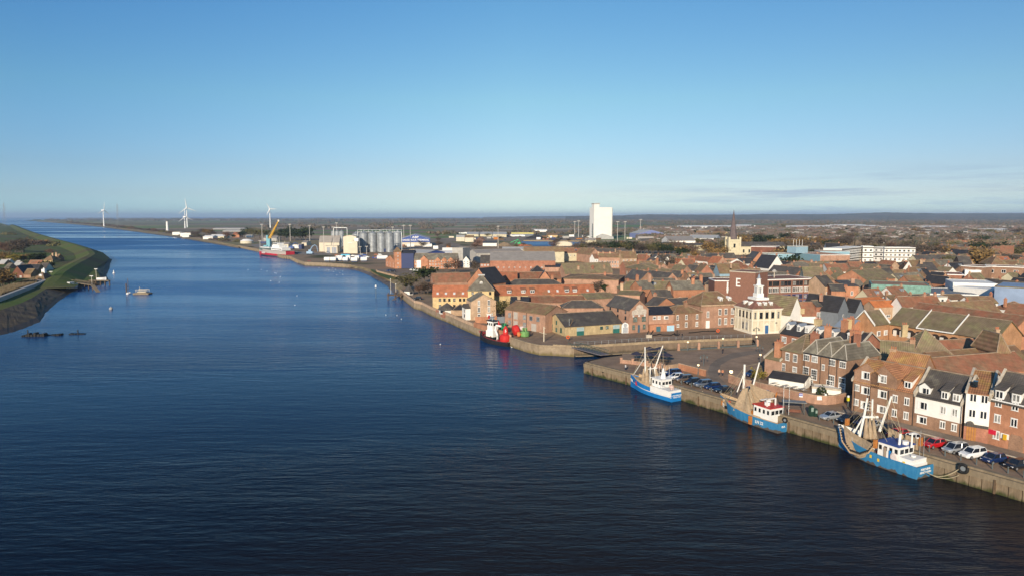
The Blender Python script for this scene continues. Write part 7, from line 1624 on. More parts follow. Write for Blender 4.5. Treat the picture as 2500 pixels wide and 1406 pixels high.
for kind, col, px, lab in (('suv','navy',X('6',1300,662),'dark blue car at the far end of the first quay row'),('hatch','white',X('6',1355,708),'white car second in the first quay row, beside the blue trawler mast'),('suv','brown',X('6',1455,746),'bronze estate car third in the first quay row'),
 ('hatch','black',X('6',1577,778),'black hatchback fourth in the first quay row'),('suv','grey',X('6',1716,815),'grey blue car fifth in the first quay row'),('hatch','navy',X('6',1846,845),'dark car sixth in the first quay row'),('saloon','black',X('6',1985,890),'black saloon at the near end of the first quay row'),
 ('hatch','navy',X('7',125,918),'dark blue car half hidden by the second trawler net'),('hatch','red',X('7',205,950),'dark red car behind the second trawler net'),('suv','navy',X('7',262,985),'dark car behind the second trawler wheelhouse'),
 ('saloon','silver',X('7',1110,1240),'silver saloon beside the bus shelter end of the quay'),('suv','black',X('7',1330,1290),'black car right of the silver saloon'),('hatch','navy',(2105,1042),'dark blue car behind the third trawler mast'),('saloon','silver',(2132,1048),'silver car behind the third trawler derrick'),('hatch','black',(2160,1058),'black car left of the red roofed car'),
 ('hatch','red',(2186,1071),'dark red car behind the third trawler net'),('mini','white',(2220,1083),'small rounded white car above the trawler wheelhouse'),('hatch','red',(2277,1096),'bright red hatchback near the right end'),('mpv','silver',(2328,1109),'silver people carrier with glossy bonnet'),
 ('suv','white',(2371,1122),'white crossover near the right end of the quay'),('hatch','navy',(2423,1134),'deep blue hatchback near the picture edge'),('hatch','black',(2481,1149),'black car at the right picture edge')): carpx(kind, col, px, lab)
carpx('saloon','navy',X('7',165,705),'dark blue car parked beside the small palm by the brick wall',ch+0.2,group='cars parked around the square')
carpx('hatch','red',X('4',1500,548),'red car parked on the roof deck by the office block',0.2,group='cars parked around the square')
carpx('hatch','black',X('4',1590,545),'black car parked next to the red one by the office block',0.2,group='cars parked around the square')
carpx('hatch','black',X('1',425,655),'black car parked behind the river wall by the maltings',0.1,group='cars parked by the river wall')
for x, y, c_, l_ in ((1200,1075,'navy','dark car in the river flats car park'),(1250,1080,'black','black car in the river flats car park'),(1540,1060,'white','white van like car left in the river flats car park'),(1590,1070,'white','white car right in the river flats car park')): carpx('suv',c_,X('C',x,y),l_,0.15,group='cars in the river flats car park')
# --- fishing boats
BLUEH = plain('trawler_blue', (0.015,0.19,0.50), 0.45, var=0.12, scale=0.8); BLUEW = stain_mat('worn_trawler_blue', (0.02,0.17,0.36), (0.06,0.24,0.42), (0.10,0.085,0.07), -2.75, -2.25, (1.5,1.5,0.5)); NET = plain('brown_net', (0.38,0.28,0.18), 0.95, var=0.25, scale=2.5); TAN = plain('tan_bulwark', (0.48,0.34,0.20), 0.8, var=0.2, scale=1.5)
MAST = plain('white_mast', (0.78,0.75,0.68), 0.5, var=0.1, scale=2); DECK = plain('wet_deck', (0.20,0.17,0.14), 0.7, var=0.4, scale=2); RUST = plain('rust_orange', (0.45,0.17,0.04), 0.8, var=0.3, scale=3); ROPE = plain('pale_rope', (0.45,0.38,0.24), 0.9)
GREYB = plain('grey_bow', (0.30,0.34,0.38), 0.5); REDP = plain('red_paint', (0.55,0.03,0.025), 0.45, var=0.08); GREENP = plain('green_paint_b', (0.02,0.26,0.10), 0.5, var=0.2, scale=1.5)
def hull(parent, L, B, sheer0, sheer1, mats, stripe=0.5, transom=0.75, n=12, bowpow=2.2):
 """stern at x=0, bow at x=L, waterline z=0"""
 m = MB(); rows = []; S = []
 for k in range(n+1):
  t = k/n; hb = B/2*(transom+(1-transom)*min(1,t*3))*(1-max(0,(t-0.55)/0.45)**bowpow); hb = max(hb, 0.03); sh = sheer0+(sheer1-sheer0)*max(0,(t-0.25)/0.75)**2.0; x = t*L+(0.5*sh*0.5 if k == n else 0)
  wl_ = hb*(1.0-0.35*max(0,(t-0.5)/0.5)); S.append((x,hb,sh)); xk = x-(L*0.05*t if k >= n-1 else 0)
  row = [(xk,0,-1.0),(xk,-wl_*0.8,-0.7),(x,-wl_*0.97,0),(x,-(wl_+(hb-wl_)*0.5),sh*stripe),(x,-(wl_+(hb-wl_)*0.62),sh*stripe+0.14),(x,-hb,sh)]
  row = [row[5],row[4],row[3],row[2],row[1],row[0]]+[(p[0],-p[1],p[2]) for p in row[1:]]
  ids = []
  for p in row: ids.append(len(m.v)); m.v.append(p)
  rows.append(ids)
 for k in range(n):
  for j in range(10):
   a, b = rows[k], rows[k+1]; m.f.append((a[j],b[j],b[j+1],a[j+1])); m.m.append(1 if j in (1,8) else 3 if (j in (0,9) and len(mats) > 3) else 0)
 m.f.append(tuple(rows[0])); m.m.append(0)
 o = m.build('hull', mats, parent)
 d = MB(); pts = [(x,-hb+0.06,sh-0.55) for x,hb,sh in S]+[(x,hb-0.06,sh-0.55) for x,hb,sh in S[::-1]]; d.face(pts); d.build('deck', DECK, parent)
 r = MB()
 for sg in (-1,1): r.tube([(x,sg*hb,sh+0.03) for x,hb,sh in S],0.09,5)
 r.build('rail', mats[2] if len(mats) > 2 else mats[0], parent)
 return S
def boat_root(stern, bow, beam, lab, name='trawler'):
 A = P(*stern,WZ); B_ = P(*bow,WZ); d = (B_-A).normalized(); away = Vector((d.y,-d.x,0)); c = A+away*beam/2*0.85; d = B_-c; L = d.length; d.normalize()
 return thing(name, lab, 'boat', (c.x,c.y,WZ), math.atan2(d.y,d.x), 'fishing boats moored along the quay'), L
def net_sheet(parent, p, nm='net', sag=0.6, n=8, mat=None):
 """cloth hung between four corner points, with thickness"""
 a,b,c,d = [Vector(x) for x in p]; m = MB(); top = [];
 for th in (0,0.06):
  for i in range(n+1):
   for j in range(n+1):
    u,v = i/n,j/n; q_ = a.lerp(b,u).lerp(d.lerp(c,u),v); q_ = q_+Vector((0,0,-sag*math.sin(math.pi*u)*(0.4+0.6*v)))+Vector((0,0.15*math.sin(7*u+3*v)+th,0)); m.v.append(tuple(q_))
 k = (n+1)*(n+1)
 for o_ in (0,k):
  for i in range(n):
   for j in range(n): x = o_+i*(n+1)+j; m.f.append((x,x+1,x+n+2,x+n+1)); m.m.append(0)
 return m.build(nm, mat or NET, parent)
def cone_net(parent, top, base, r):
 m = MB(); t_ = Vector(top); b = Vector(base); i = 0
 m.tube([t_, t_.lerp(b,0.35), b], 0.12, 9, r2=r); return m.build('net', NET, parent)
def wheelhouse(t, x0, x1, w, z, h, roofm, upper=None):
 m = MB(); m.extr([(-w/2,z),(w/2,z),(w/2*0.92,z+h),(-w/2*0.92,z+h)], x0, x1, 0, 'x'); wh_ = m.build('wheelhouse', WHITE, t)
 m = MB(); m.box(x0-0.15,-w/2-0.1,z+h,x1+0.2,w/2+0.1,z+h+0.14); m.build('wheelhouse_roof', roofm, wh_)
 m = MB(); zz = z+h*0.58; n = max(2,int((x1-x0)/0.9))
 for k in range(n):
  xx = x0+(x1-x0)*(k+0.5)/n
  for sg in (-1,1): y = sg*(w/2*0.965); m.box(xx-0.24,min(y,y+sg*0.03),zz,xx+0.24,max(y,y+sg*0.03),zz+h*0.26)
 for k in range(3): yy = (k-1)*w*0.29; m.box(x1,yy-w*0.11,zz,x1+0.03,yy+w*0.11,zz+h*0.26); m.box(x0-0.03,yy-w*0.11,zz,x0,yy+w*0.11,zz+h*0.26)
 m.build('window', GLASSD, wh_); return wh_
def rig(t, lines, r=0.03):
 m = MB()
 for l in lines: m.tube(l, r, 3)
 return m.build('rigging', ROPE, t)
def mslab(t, nm, pts, r, mat=None, n=8, r2=None):
 m = MB(); m.tube(pts, r, n, r2=r2); return m.build(nm, mat or MAST, t)
def clutter(t, L, B, seed):
 rs = random.Random(seed); cols = [TAN, RUST, plain('yellow_gear',(0.6,0.42,0.05),0.6), NET, REDP, WHITE, BLACK]
 for k in range(9):
  x = L*rs.uniform(0.46,0.90); y = rs.uniform(-0.28,0.28)*B; s = rs.uniform(0.25,0.55); m = MB(); m.box(x-s,y-s*0.7,1.2,x+s,y+s*0.7,1.5+s*rs.uniform(0.8,1.8)); m.build('deck_crate', rs.choice(cols), t)
 m = MB(); m.lathe([(0.5,-0.8),(0.5,0.8)],10,0,(0,0,0),Matrix.Translation((L*0.47,0,1.9)) @ Matrix.Rotation(math.pi/2,4,'X')); m.box(L*0.45,-1.1,1.1,L*0.49,-0.9,2.3); m.box(L*0.45,0.9,1.1,L*0.49,1.1,2.3); m.build('winch', RUST, t)
 rig(t, [[(L*0.68,0.2,9.5-k*0.7),(L*(0.30+0.06*k),(-1)**k*1.6,2.6)] for k in range(6)]+[[(L*0.68,0.2,8.8),(L*0.95,(-1)**k*0.8,3.2)] for k in range(2)]+[[(L*0.55,-1.9,10.2),(L*(0.4+0.1*k),-1.7,2.4)] for k in range(4)], 0.022)
t, L = boat_root((1637,981),(1545,944),3.9,'blue fishing trawler with white aft house and upright brown nets, farthest of three'); print('boat1', L)
S = hull(t, L, 4.0, 2.0, 3.1, [BLUEH, WHITE, TAN], 0.45, 0.8)
m = MB()
for sg in (-1,1):
 pr = [(x*0.998,sg*(hb-0.1),sh-0.9) for x,hb,sh in S[4:12]]; pr2 = [(x*0.998,sg*(hb+0.02),sh+0.55) for x,hb,sh in S[4:12]]
 for k in range(7): m.face([pr[k],pr[k+1],pr2[k+1],pr2[k]])
m.build('bulwark', TAN, t)
m = MB(); m.extr([(-2.2,1.2),(2.2,1.2),(2.25,2.5),(-2.25,2.5)], 0.05, L*0.42, 0, 'x'); m.build('aft_bulwark', WHITE, t)
wheelhouse(t, L*0.22, L*0.44, 3.2, 1.6, 2.6, WHITE); m = MB(); m.lathe([(0.7,4.3),(0.15,6.6)],8,0,(L*0.30,0,0)); m.box(L*0.28,-0.9,5.6,L*0.31,0.9,5.72); m.build('radar_mast', WHITE, t)
m = MB()
for k in range(6): m.tube([(L*(0.22+0.04*k),(-1)**k*1.2,4.2),(L*(0.22+0.04*k),(-1)**k*1.2,6.6+0.3*(k%3))],0.025,3)
m.build('aerial', WHITE, t)
m = MB()
for k in range(7): m.tube([(0.2,-2+k*0.65,2.4),(0.2,-2+k*0.65,3.2)],0.03,3); m.tube([(0.2+k*0.5,1.9,2.4),(0.2+k*0.5,1.9,3.2)],0.03,3)
m.tube([(0.2,-2,3.2),(0.2,1.9,3.2),(3.2,1.9,3.2)],0.03,3); m.build('guard_rail', STEEL, t)
m = MB(); m.ball((1.3,0.3,2.9),0.55,0); m.ball((2.6,-0.6,2.7),0.45,0); m.build('deck_gear', plain('pink_float',(0.65,0.45,0.38),0.7,var=0.3,scale=4), t)
mslab(t,'mast',[(L*0.66,0.5,1.4),(L*0.68,0.6,10.6)],0.2,r2=0.13); mslab(t,'derrick',[(L*0.56,-0.9,5.6),(L*0.44,-1.6,11.3)],0.17,r2=0.12); mslab(t,'gallows',[(L*0.69,0.9,5.2),(L*0.50,-0.9,6.0)],0.12)
for x_, y_, bx in ((0.63,0.5,0.60),(0.55,-0.6,0.52),(0.58,0.2,0.57)): mslab(t,'gallows_leg',[(L*x_,y_,6.2),(L*bx,y_*1.6,1.5)],0.13)
cone_net(t,(L*0.62,0.7,6.2),(L*0.59,1.0,1.6),0.75); cone_net(t,(L*0.53,-0.8,5.8),(L*0.47,-0.9,1.9),0.85); cone_net(t,(L*0.66,1.1,5.6),(L*0.66,1.3,1.6),0.5)
mslab(t,'bow_sprit',[(L*0.99,0,3.0),(L*0.70,0.7,7.6)],0.09); rig(t, [[(L*0.99,0,3.2),(L*0.68,0.6,10.4)],[(L*0.44,-1.6,11.2),(L*0.60,0.2,6.8)],[(L*0.68,0.6,10),(L*0.44,-1.6,11.2)],[(L*0.44,-1.6,11.2),(L*0.3,0,6.6)]])
clutter(t, L, 3.9, 1); text('LN 175', t, (L*0.30,2.02,1.25), 0.95, rot=(math.pi/2,0,math.pi), ex=0.02)
text('LN 175', t, (L*0.93,1.25,2.1), 0.75, rot=(math.pi/2,0,math.pi-0.5), ex=0.02)
text("LYNN PRINCESS", t, (-0.03,0.0,1.35), 0.42, rot=(math.pi/2,0,-math.pi/2), ex=0.01); text("KING'S LYNN", t, (-0.03,0.0,0.95), 0.36, rot=(math.pi/2,0,-math.pi/2), ex=0.01)
t, L = boat_root((1896,1057),(1765,1003),4.2,'blue trawler with cream red roofed wheelhouse and tan peaked nets, middle of three'); print('boat2', L)
S = hull(t, L, 4.2, 1.9, 3.4, [BLUEW, BLUEW, TAN], 0.5, 0.85)
m = MB()
for sg in (-1,1):
 pr = [(x,sg*(hb-0.02),sh-0.25) for x,hb,sh in S[3:]]; pr2 = [(x,sg*(hb+0.03),sh+0.32) for x,hb,sh in S[3:]]
 for k in range(len(pr)-1): m.face([pr[k],pr[k+1],pr2[k+1],pr2[k]])
m.build('bulwark', TAN, t)
wheelhouse(t, L*0.12, L*0.38, 3.6, 1.3, 2.9, REDP); m = MB(); m.lathe([(0.55,4.4),(0.55,5.0)],8,0,(L*0.24,0.5,0)); m.box(L*0.2,-1.2,5.6,L*0.215,1.2,5.8); m.box(L*0.2,-1.2,4.3,L*0.215,-1.0,5.8); m.box(L*0.2,1.0,4.3,L*0.215,1.2,5.8); m.box(L*0.30,-0.9,5.1,L*0.33,0.9,5.25); m.ball((L*0.28,-0.5,4.9),0.5,0); m.build('radar_arch', WHITE, t)
m = MB(); m.tube([(L*0.10,-1.3,2.0),(L*0.10,-1.3,8.6)],0.06,4); m.tube([(L*0.05,-1.9,2.0),(L*0.05,-1.9,8.6)],0.06,4); m.tube([(L*0.10,-1.3,8.4),(L*0.05,-1.9,8.4)],0.05,4); m.build('aft_frame', STEEL, t)
for b6 in ((L*0.36,-2.6,0.3,L*0.40,-2.2,1.9),(L*0.36,2.3,0.3,L*0.40,2.7,1.9),(L*0.94,0.6,1.6,L*0.97,1.1,2.6)): m = MB(); m.box(*b6); m.build('trawl_door', RUST, t)
mslab(t,'mast',[(L*0.67,-0.2,1.5),(L*0.665,-0.2,11.0)],0.26,r2=0.2); mslab(t,'mast_brace',[(L*0.64,0.5,1.5),(L*0.665,-0.1,9.4)],0.14); mslab(t,'derrick',[(L*0.585,-1.2,6.2),(L*0.545,-2.2,11.6)],0.17,r2=0.13); mslab(t,'derrick',[(L*0.69,1.2,5.4),(L*0.665,0,9.0)],0.11)
net_sheet(t, [(L*0.655,0.2,6.2),(L*0.60,-0.4,6.4),(L*0.42,1.6,1.5),(L*0.70,1.9,1.7)], sag=0.1)
net_sheet(t, [(L*0.60,-0.8,7.4),(L*0.30,-2.6,6.2),(L*0.34,-2.4,2.8),(L*0.57,-1.4,2.0)], sag=0.5)
cone_net(t,(L*0.57,-0.2,6.2),(L*0.50,-0.4,1.6),0.8); m = MB(); m.tube([(L*0.28,-2.7,6.4),(L*0.33,-2.5,3.0)],0.12,5); m.build('net_beam', RUST, t)
rig(t, [[(L*0.99,0.2,3.6),(L*0.67,-0.2,10.4)],[(L*0.93,0.8,3.2),(L*0.68,-0.1,8.6)],[(L*0.86,1.4,2.8),(L*0.67,0,8.2)],[(L*0.66,-0.2,10.6),(L*0.545,-2.2,11.4)],[(L*0.60,0,6.6),(L*0.38,1.4,2.4)],[(L*0.62,0.2,6),(L*0.46,1.9,2.2)]])
m = MB()
for p_ in ((0.97,0.2,3.2),(0.95,-0.6,3.1),(0.93,0.9,2.7)): m.ball((L*p_[0],p_[1],p_[2]),0.32,0,8,5)
m.build('bow_fenders', TAN, t); m = MB(); m.ball((L*0.86,0.6,2.5),0.4,0); m.build('red_buoy', REDP, t)
clutter(t, L, 4.2, 2); text('LN 22', t, (L*0.93,1.2,1.9), 0.95, rot=(math.pi/2,0,math.pi-0.55)); text('LN 22', t, (L*0.26,2.17,1.05), 0.8, rot=(math.pi/2,0,math.pi)); text('ISLA', t, (-0.03,0.3,1.1), 0.5, rot=(math.pi/2,0,-math.pi/2))
t, L = boat_root((2233,1168),(2054,1093),5.3,'large blue trawler with white wheelhouse and draped beam nets, nearest of three'); print('boat3', L)
S = hull(t, L, 5.3, 1.9, 3.4, [BLUEW, BLUEW, BLUEW], 0.5, 0.92)
m = MB()
for sg in (-1,1):
 pr = [(x,sg*(hb-0.05),sh-0.3) for x,hb,sh in S[9:]]; pr2 = [(x,sg*(hb+0.05),sh+0.75) for x,hb,sh in S[9:]]
 for k in range(len(pr)-1): m.face([pr[k],pr[k+1],pr2[k+1],pr2[k]])
m.build('white_bow', WHITE, t)
wheelhouse(t, L*0.22, L*0.46, 3.9, 1.2, 2.8, plain('roof_blue',(0.03,0.08,0.28),0.5)); m = MB(); m.extr([(-2.1,1.2),(2.1,1.2),(1.9,2.6),(-1.9,2.6)],L*0.07,L*0.22,0,'x'); m.box(L*0.06,-2.3,1.3,L*0.20,2.3,1.9); m.build('aft_house', WHITE, t)
m = MB(); m.box(L*0.355,2.0,1.4,L*0.385,2.06,3.4,0); m.build('door', plain('grey_door',(0.35,0.27,0.20),0.7), t); m = MB(); m.box(L*0.30,2.0,1.3,L*0.325,2.06,3.1); m.build('door', BLUEH, t)
m = MB(); m.box(L*0.14,2.05,1.5,L*0.165,2.12,2.1); m.box(L*0.40,2.6,0.9,L*0.425,2.66,1.4); m.box(L*0.49,2.6,1.1,L*0.515,2.66,1.6); m.build('yellow_plate', plain('yellow_plate',(0.72,0.48,0.04),0.5), t)
m = MB(); m.lathe([(0.55,0),(0.75,0.15),(0.55,0.3)],12,0,(0,0,0),Matrix.Translation((L*0.255,2.1,2.3)) @ Matrix.Rotation(-math.pi/2,4,'X')); m.build('lifebuoy', plain('lifebuoy_white',(0.7,0.6,0.55),0.6), t)
m = MB(); m.lathe([(0.15,4.0),(0.12,6.4)],6,0,(L*0.17,0,0)); m.box(L*0.165,-0.7,6.2,L*0.175,0.7,6.35); m.lathe([(0.5,4.1),(0.5,4.7)],10,0,(L*0.25,-0.3,0)); m.lathe([(0.35,2.7),(0.4,3.0)],10,0,(L*0.13,0.3,0)); m.tube([(L*0.27,0.8,4.1),(L*0.28,0.4,5.8)],0.2,6); m.build('radar_mast', WHITE, t)
m = MB()
for k in range(8): m.tube([(0.3+k*0.55,-2.3,1.9),(0.3+k*0.55,-2.3,2.9)],0.03,3)
m.tube([(0.3,-2.3,2.9),(4.2,-2.3,2.9)],0.03,3); m.tube([(L*0.10,-1.5,2.6),(L*0.10,-1.5,6.0)],0.04,3); m.tube([(L*0.13,-1.2,2.6),(L*0.13,-1.2,6.8)],0.04,3); m.build('guard_rail', STEEL, t)
mslab(t,'mast',[(L*0.72,1.7,1.6),(L*0.70,0.6,7.4),(L*0.69,0.3,10.2)],0.24,r2=0.16); mslab(t,'mast',[(L*0.665,-0.6,6.4),(L*0.665,-0.5,10.0)],0.15); mslab(t,'derrick',[(L*0.595,-1.2,4.6),(L*0.53,-2.4,10.8)],0.22,r2=0.16); mslab(t,'mast_brace',[(L*0.80,1.3,3.4),(L*0.71,0.6,7.0)],0.13); mslab(t,'crosstree',[(L*0.71,0.9,6.9),(L*0.62,-1.2,7.0)],0.22)
m = MB()
for k in range(4): m.tube([(L*0.70,0.3-0.2*k,8+k*0.5),(L*0.665,-0.5,8+k*0.5)],0.05,3)
m.build('ladder', MAST, t)
net_sheet(t, [(L*0.90,1.7,5.0),(L*0.47,2.6,3.5),(L*0.54,2.5,1.2),(L*0.80,2.3,1.2)], sag=0.9); net_sheet(t, [(L*0.56,-2.9,5.2),(L*0.22,-3.4,4.6),(L*0.24,-3.2,2.4),(L*0.55,-2.7,2.6)], sag=0.4)
for k in range(3): cone_net(t,(L*(0.685-0.02*k),0.4-0.5*k,6.8),(L*(0.67-0.03*k),0.6-0.5*k,3.4),0.42)
m = MB(); pts = [Vector((L*0.93,2.0,4.2)),Vector((L*0.86,2.6,2.2)),Vector((L*0.74,2.95,0.9)),Vector((L*0.62,3.0,0.9)),Vector((L*0.52,2.9,1.9)),Vector((L*0.455,2.7,3.6))]
m.tube(pts,0.13,6); m.build('foot_rope', TAN, t); m = MB()
for a_, b_ in zip(pts, pts[1:]):
 for k in range(5): p_ = a_.lerp(b_, k/5)+Vector((0,-0.1,0.42)); m.ball(tuple(p_),0.17,0,6,4)
m.build('bobbins', BLACK, t)
for b6 in ((L*0.44,2.4,3.0,L*0.465,3.0,4.4),(L*0.20,-3.6,3.6,L*0.225,-3.0,5.0),(L*0.93,-0.4,4.4,L*0.95,0.4,5.6)): m = MB(); m.box(*b6); m.build('trawl_shoe', RUST, t)
rig(t, [[(L*0.98,0,4.4),(L*0.70,0.4,9.8)],[(L*0.53,-2.4,10.6),(L*0.57,-1.0,5.2)],[(L*0.64,-0.5,7.2),(L*0.36,-0.5,4.4)],[(L*0.53,-2.4,10.7),(L*0.30,-0.9,4.4)],[(L*0.50,-1.2,8.0),(L*0.20,0,4.2)]])
clutter(t, L, 5.0, 3); text('FORTUNA', t, (-0.03,0.2,1.35), 0.5, rot=(math.pi/2,0,-math.pi/2)); text("KING'S LYNN", t, (-0.03,0.2,0.85), 0.45, rot=(math.pi/2,0,-math.pi/2))
# --- black workboat with buoys
BLK = plain('black_hull', (0.02,0.02,0.022), 0.5, var=0.2)
A = P(*X('T',1360,1225),WZ); B_ = P(*X('T',270,1010),WZ); d = B_-A; L = d.length; d.normalize(); away = Vector((d.y,-d.x,0)); c = A+away*2.9
t = thing('workboat', 'black and red buoy workboat with tall white wheelhouse by the stone wall', 'boat', (c.x,c.y,WZ), math.atan2(d.y,d.x)); print('tug', L)
hull(t, L, 5.8, 1.4, 3.0, [BLK, BLK, plain('dull_red',(0.25,0.03,0.035),0.6)], 0.3, 0.9)
m = MB(); m.box(L*0.52,-1.5,1.0,L*0.74,1.5,4.0,0); m.box(L*0.55,-1.2,4.0,L*0.72,1.2,7.0,0); wh_ = m.build('wheelhouse', WHITE, t)
m = MB(); m.box(L*0.53,-1.4,7.0,L*0.75,1.4,7.2); m.box(L*0.50,-1.75,1.0,L*0.79,1.75,2.0); m.build('roof_edge', BLK, wh_)
m = MB()
for k in range(3): m.box(L*(0.56+k*0.06),1.3,5.7,L*(0.59+k*0.06),1.34,6.5)
m.box(L*0.54-0.03,-0.9,5.6,L*0.54,0.9,6.5); m.build('window', GLASSD, wh_)
m = MB(); m.tube([(L*0.64,0,7.2),(L*0.64,0,9.6)],0.1,5); m.box(L*0.60,-0.7,8.2,L*0.68,0.7,8.35); m.box(L*0.74,-0.3,7.6,L*0.76,0.3,8.6,1); m.build('signal_mast', [STEEL, REDP], t)
mslab(t,'crane_arm',[(L*0.42,0.9,1.4),(L*0.38,1.5,3.0),(L*0.43,1.6,4.6),(L*0.40,1.6,6.1),(L*0.27,1.4,6.0)],0.34,WHITE)
m = MB()
for k in range(14):
 m2 = MB(); x_, y_ = L*random.uniform(0.3,0.95), random.uniform(-1.6,1.6); z_ = 1.3+max(0,x_/L-0.6)*4; m2.box(x_-0.3,y_-0.3,z_-0.4,x_+0.3,y_+0.3,z_+random.uniform(0.3,1.0)); m2.build('deck_crate', random.choice([RUST,BLACK,plain('dull_red',(0.25,0.03,0.035),0.6),STEEL,TAN]), t)
for k in range(9): m.tube([(L*(0.82+0.018*k),1.2,2.6),(L*(0.82+0.018*k)+0.2,1.5,3.4)],0.05,3)
m.box(L*0.82,-1,2.4,L*0.9,1,3.2); m.build('foredeck_gear', plain('dull_red',(0.25,0.03,0.035),0.6), t)
def buoy(lab, loc, s, mat, tilt=None, top=None, text_=None, legs=False):
 t = thing('navigation_buoy', lab, 'buoy', loc, 0, 'navigation buoys around the workboat'); m = MB()
 m.lathe([(0.5*s,0),(0.95*s,0.15*s),(1.0*s,0.45*s),(1.0*s,1.0*s),(0.85*s,1.2*s),(0.5*s,1.3*s)],16); m.build('float', mat, t, smooth=False)
 m = MB()
 if legs:
  for k in range(4): a = k*math.pi/2+0.4; m.box(-0.12*s+math.cos(a)*0.45*s,-0.05*s+math.sin(a)*0.45*s,1.3*s,0.12*s+math.cos(a)*0.45*s,0.05*s+math.sin(a)*0.45*s,2.0*s)
 else: m.lathe([(0.45*s,1.3*s),(0.4*s,2.1*s),(0.3*s,2.3*s),(0.1*s,2.6*s)],10)
 m.build('top_mark', top or mat, t); t.rotation_euler = (tilt or (0,0,0)); t.scale = (1,1,1); return t
xx = Matrix.Rotation(math.atan2(d.y,d.x),4,'Z'); dl = Vector((c.x,c.y,WZ))+xx @ Vector((L*0.16,1.0,1.2));
bp_ = buoy('large glossy red navigation buoy standing on the workboat stern', (dl.x,dl.y,dl.z), 1.95, REDP); text('5', bp_, (0,-0.86,3.6), 1.1, rot=(math.pi/2,0,0))
p = P(*X('T',1270,700)); buoy('green navigation buoy with cage top behind the red one', (p.x,p.y,0), 1.5, GREENP, legs=True)
p = P(*X('T',1570,850)); bq = buoy('red buoy lying on its side with white marking on the quay', (p.x,p.y+1,1.6), 1.7, REDP, tilt=(0,math.radians(78),0.3), top=plain('pale_pink',(0.7,0.55,0.5),0.6))
p = P(*X('T',1720,880)); o = buoy('flat orange buoy lying before the red one', (p.x,p.y,0.9), 0.85, plain('orange_buoy',(0.60,0.18,0.06),0.7), tilt=(0,math.radians(85),0))
p = P(*X('T',1985,870)); buoy('weathered green buoy with four fins on the quay', (p.x,p.y,0), 1.5, plain('pale_green',(0.16,0.32,0.10),0.6,var=0.3,scale=2), legs=True)
p = P(*X('T',1090,520)); buoy('small dull red buoy behind the workboat', (p.x,p.y,0), 0.8, REDP)
p = P(*X('T',860,600)); buoy('small yellow buoy behind the white wheelhouse', (p.x,p.y,0), 0.8, plain('yellow_buoy',(0.6,0.40,0.03),0.6), legs=True)
# --- cargo ship
A = P(*X('S',1475,1075),WZ); B_ = P(*X('S',690,1010),WZ); d = B_-A; L = d.length; d.normalize(); away = Vector((d.y,-d.x,0)); c = A+away*5.5; s_ = L/785.0
t = thing('cargo_ship', 'red and grey coaster cargo ship with white aft bridge at the wharf', 'ship', (c.x,c.y,WZ), math.atan2(d.y,d.x)); print('ship', L)
hull(t, L, 11, 6.0, 8.4, [plain('ship_red',(0.50,0.03,0.05),0.5,var=0.1), WHITE, plain('ship_grey',(0.42,0.38,0.34),0.6), plain('ship_grey',(0.42,0.38,0.34),0.6)], 0.5, 0.85)
hull(t, L, 11.3, 1.1, 1.3, [plain('boot_grey',(0.06,0.06,0.065),0.6)]*3, 0.5, 0.85)
m = MB(); m.box(L*0.46,-4,6,L*0.92,4,8.2); m.build('hatch_cover', plain('hatch_green',(0.12,0.15,0.14),0.7), t); m = MB(); m.box(L*0.60,-3,8.2,L*0.90,3,9.0); m.build('hatch_canopy', WHITE, t)
m = MB(); m.box(L*0.12,-4.6,6.4,L*0.48,4.6,9.2); m.box(L*0.22,-4.2,9.2,L*0.46,4.2,11.6); m.box(L*0.30,-3.6,11.6,L*0.45,3.6,13.8); br = m.build('bridge', WHITE, t)
m = MB(); m.box(L*0.305,3.6,12.4,L*0.445,3.66,13.3); m.box(L*0.14,4.6,7.4,L*0.46,4.66,8.0); m.build('window', GLASSD, br); m = MB()
for k in range(6): m.tube([(L*(0.16+0.06*k),(-1)**k*2,9),(L*(0.16+0.06*k),(-1)**k*2,14+2*(k%3))],0.15,4)
m.tube([(L*0.34,0,13.8),(L*0.34,0,20)],0.25,5); m.build('ship_mast', PALE, t)
text('SUBLIME', t, (L*0.72,5.5,3.2), 2.0, rot=(math.pi/2,0,math.pi))
for nm, s0, x, y, lab, ln, mats in (('pilot_boat','S',2095,1250,'small red and white pilot boat at the concrete wharf corner',9,[REDP,WHITE,WHITE]),('dinghy','2',700,1390,'small green hulled boat below the buoy yard wall',5,[GREENP,GREENP,WHITE]),('tender','C',1040,925,'small red boat by the wharf',7,[REDP,WHITE,WHITE])):
 if nm == 'tender': continue
 p = P(*X(s0,x,y),WZ); t = thing(nm, lab, 'boat', (p.x,p.y,WZ), math.radians(100 if nm == 'pilot_boat' else 160)); hull(t, ln, ln*0.36, 0.9, 1.5, mats, 0.5, 0.8)
 if nm == 'pilot_boat': wheelhouse(t, ln*0.3, ln*0.6, 2.2, 0.8, 1.8, REDP)
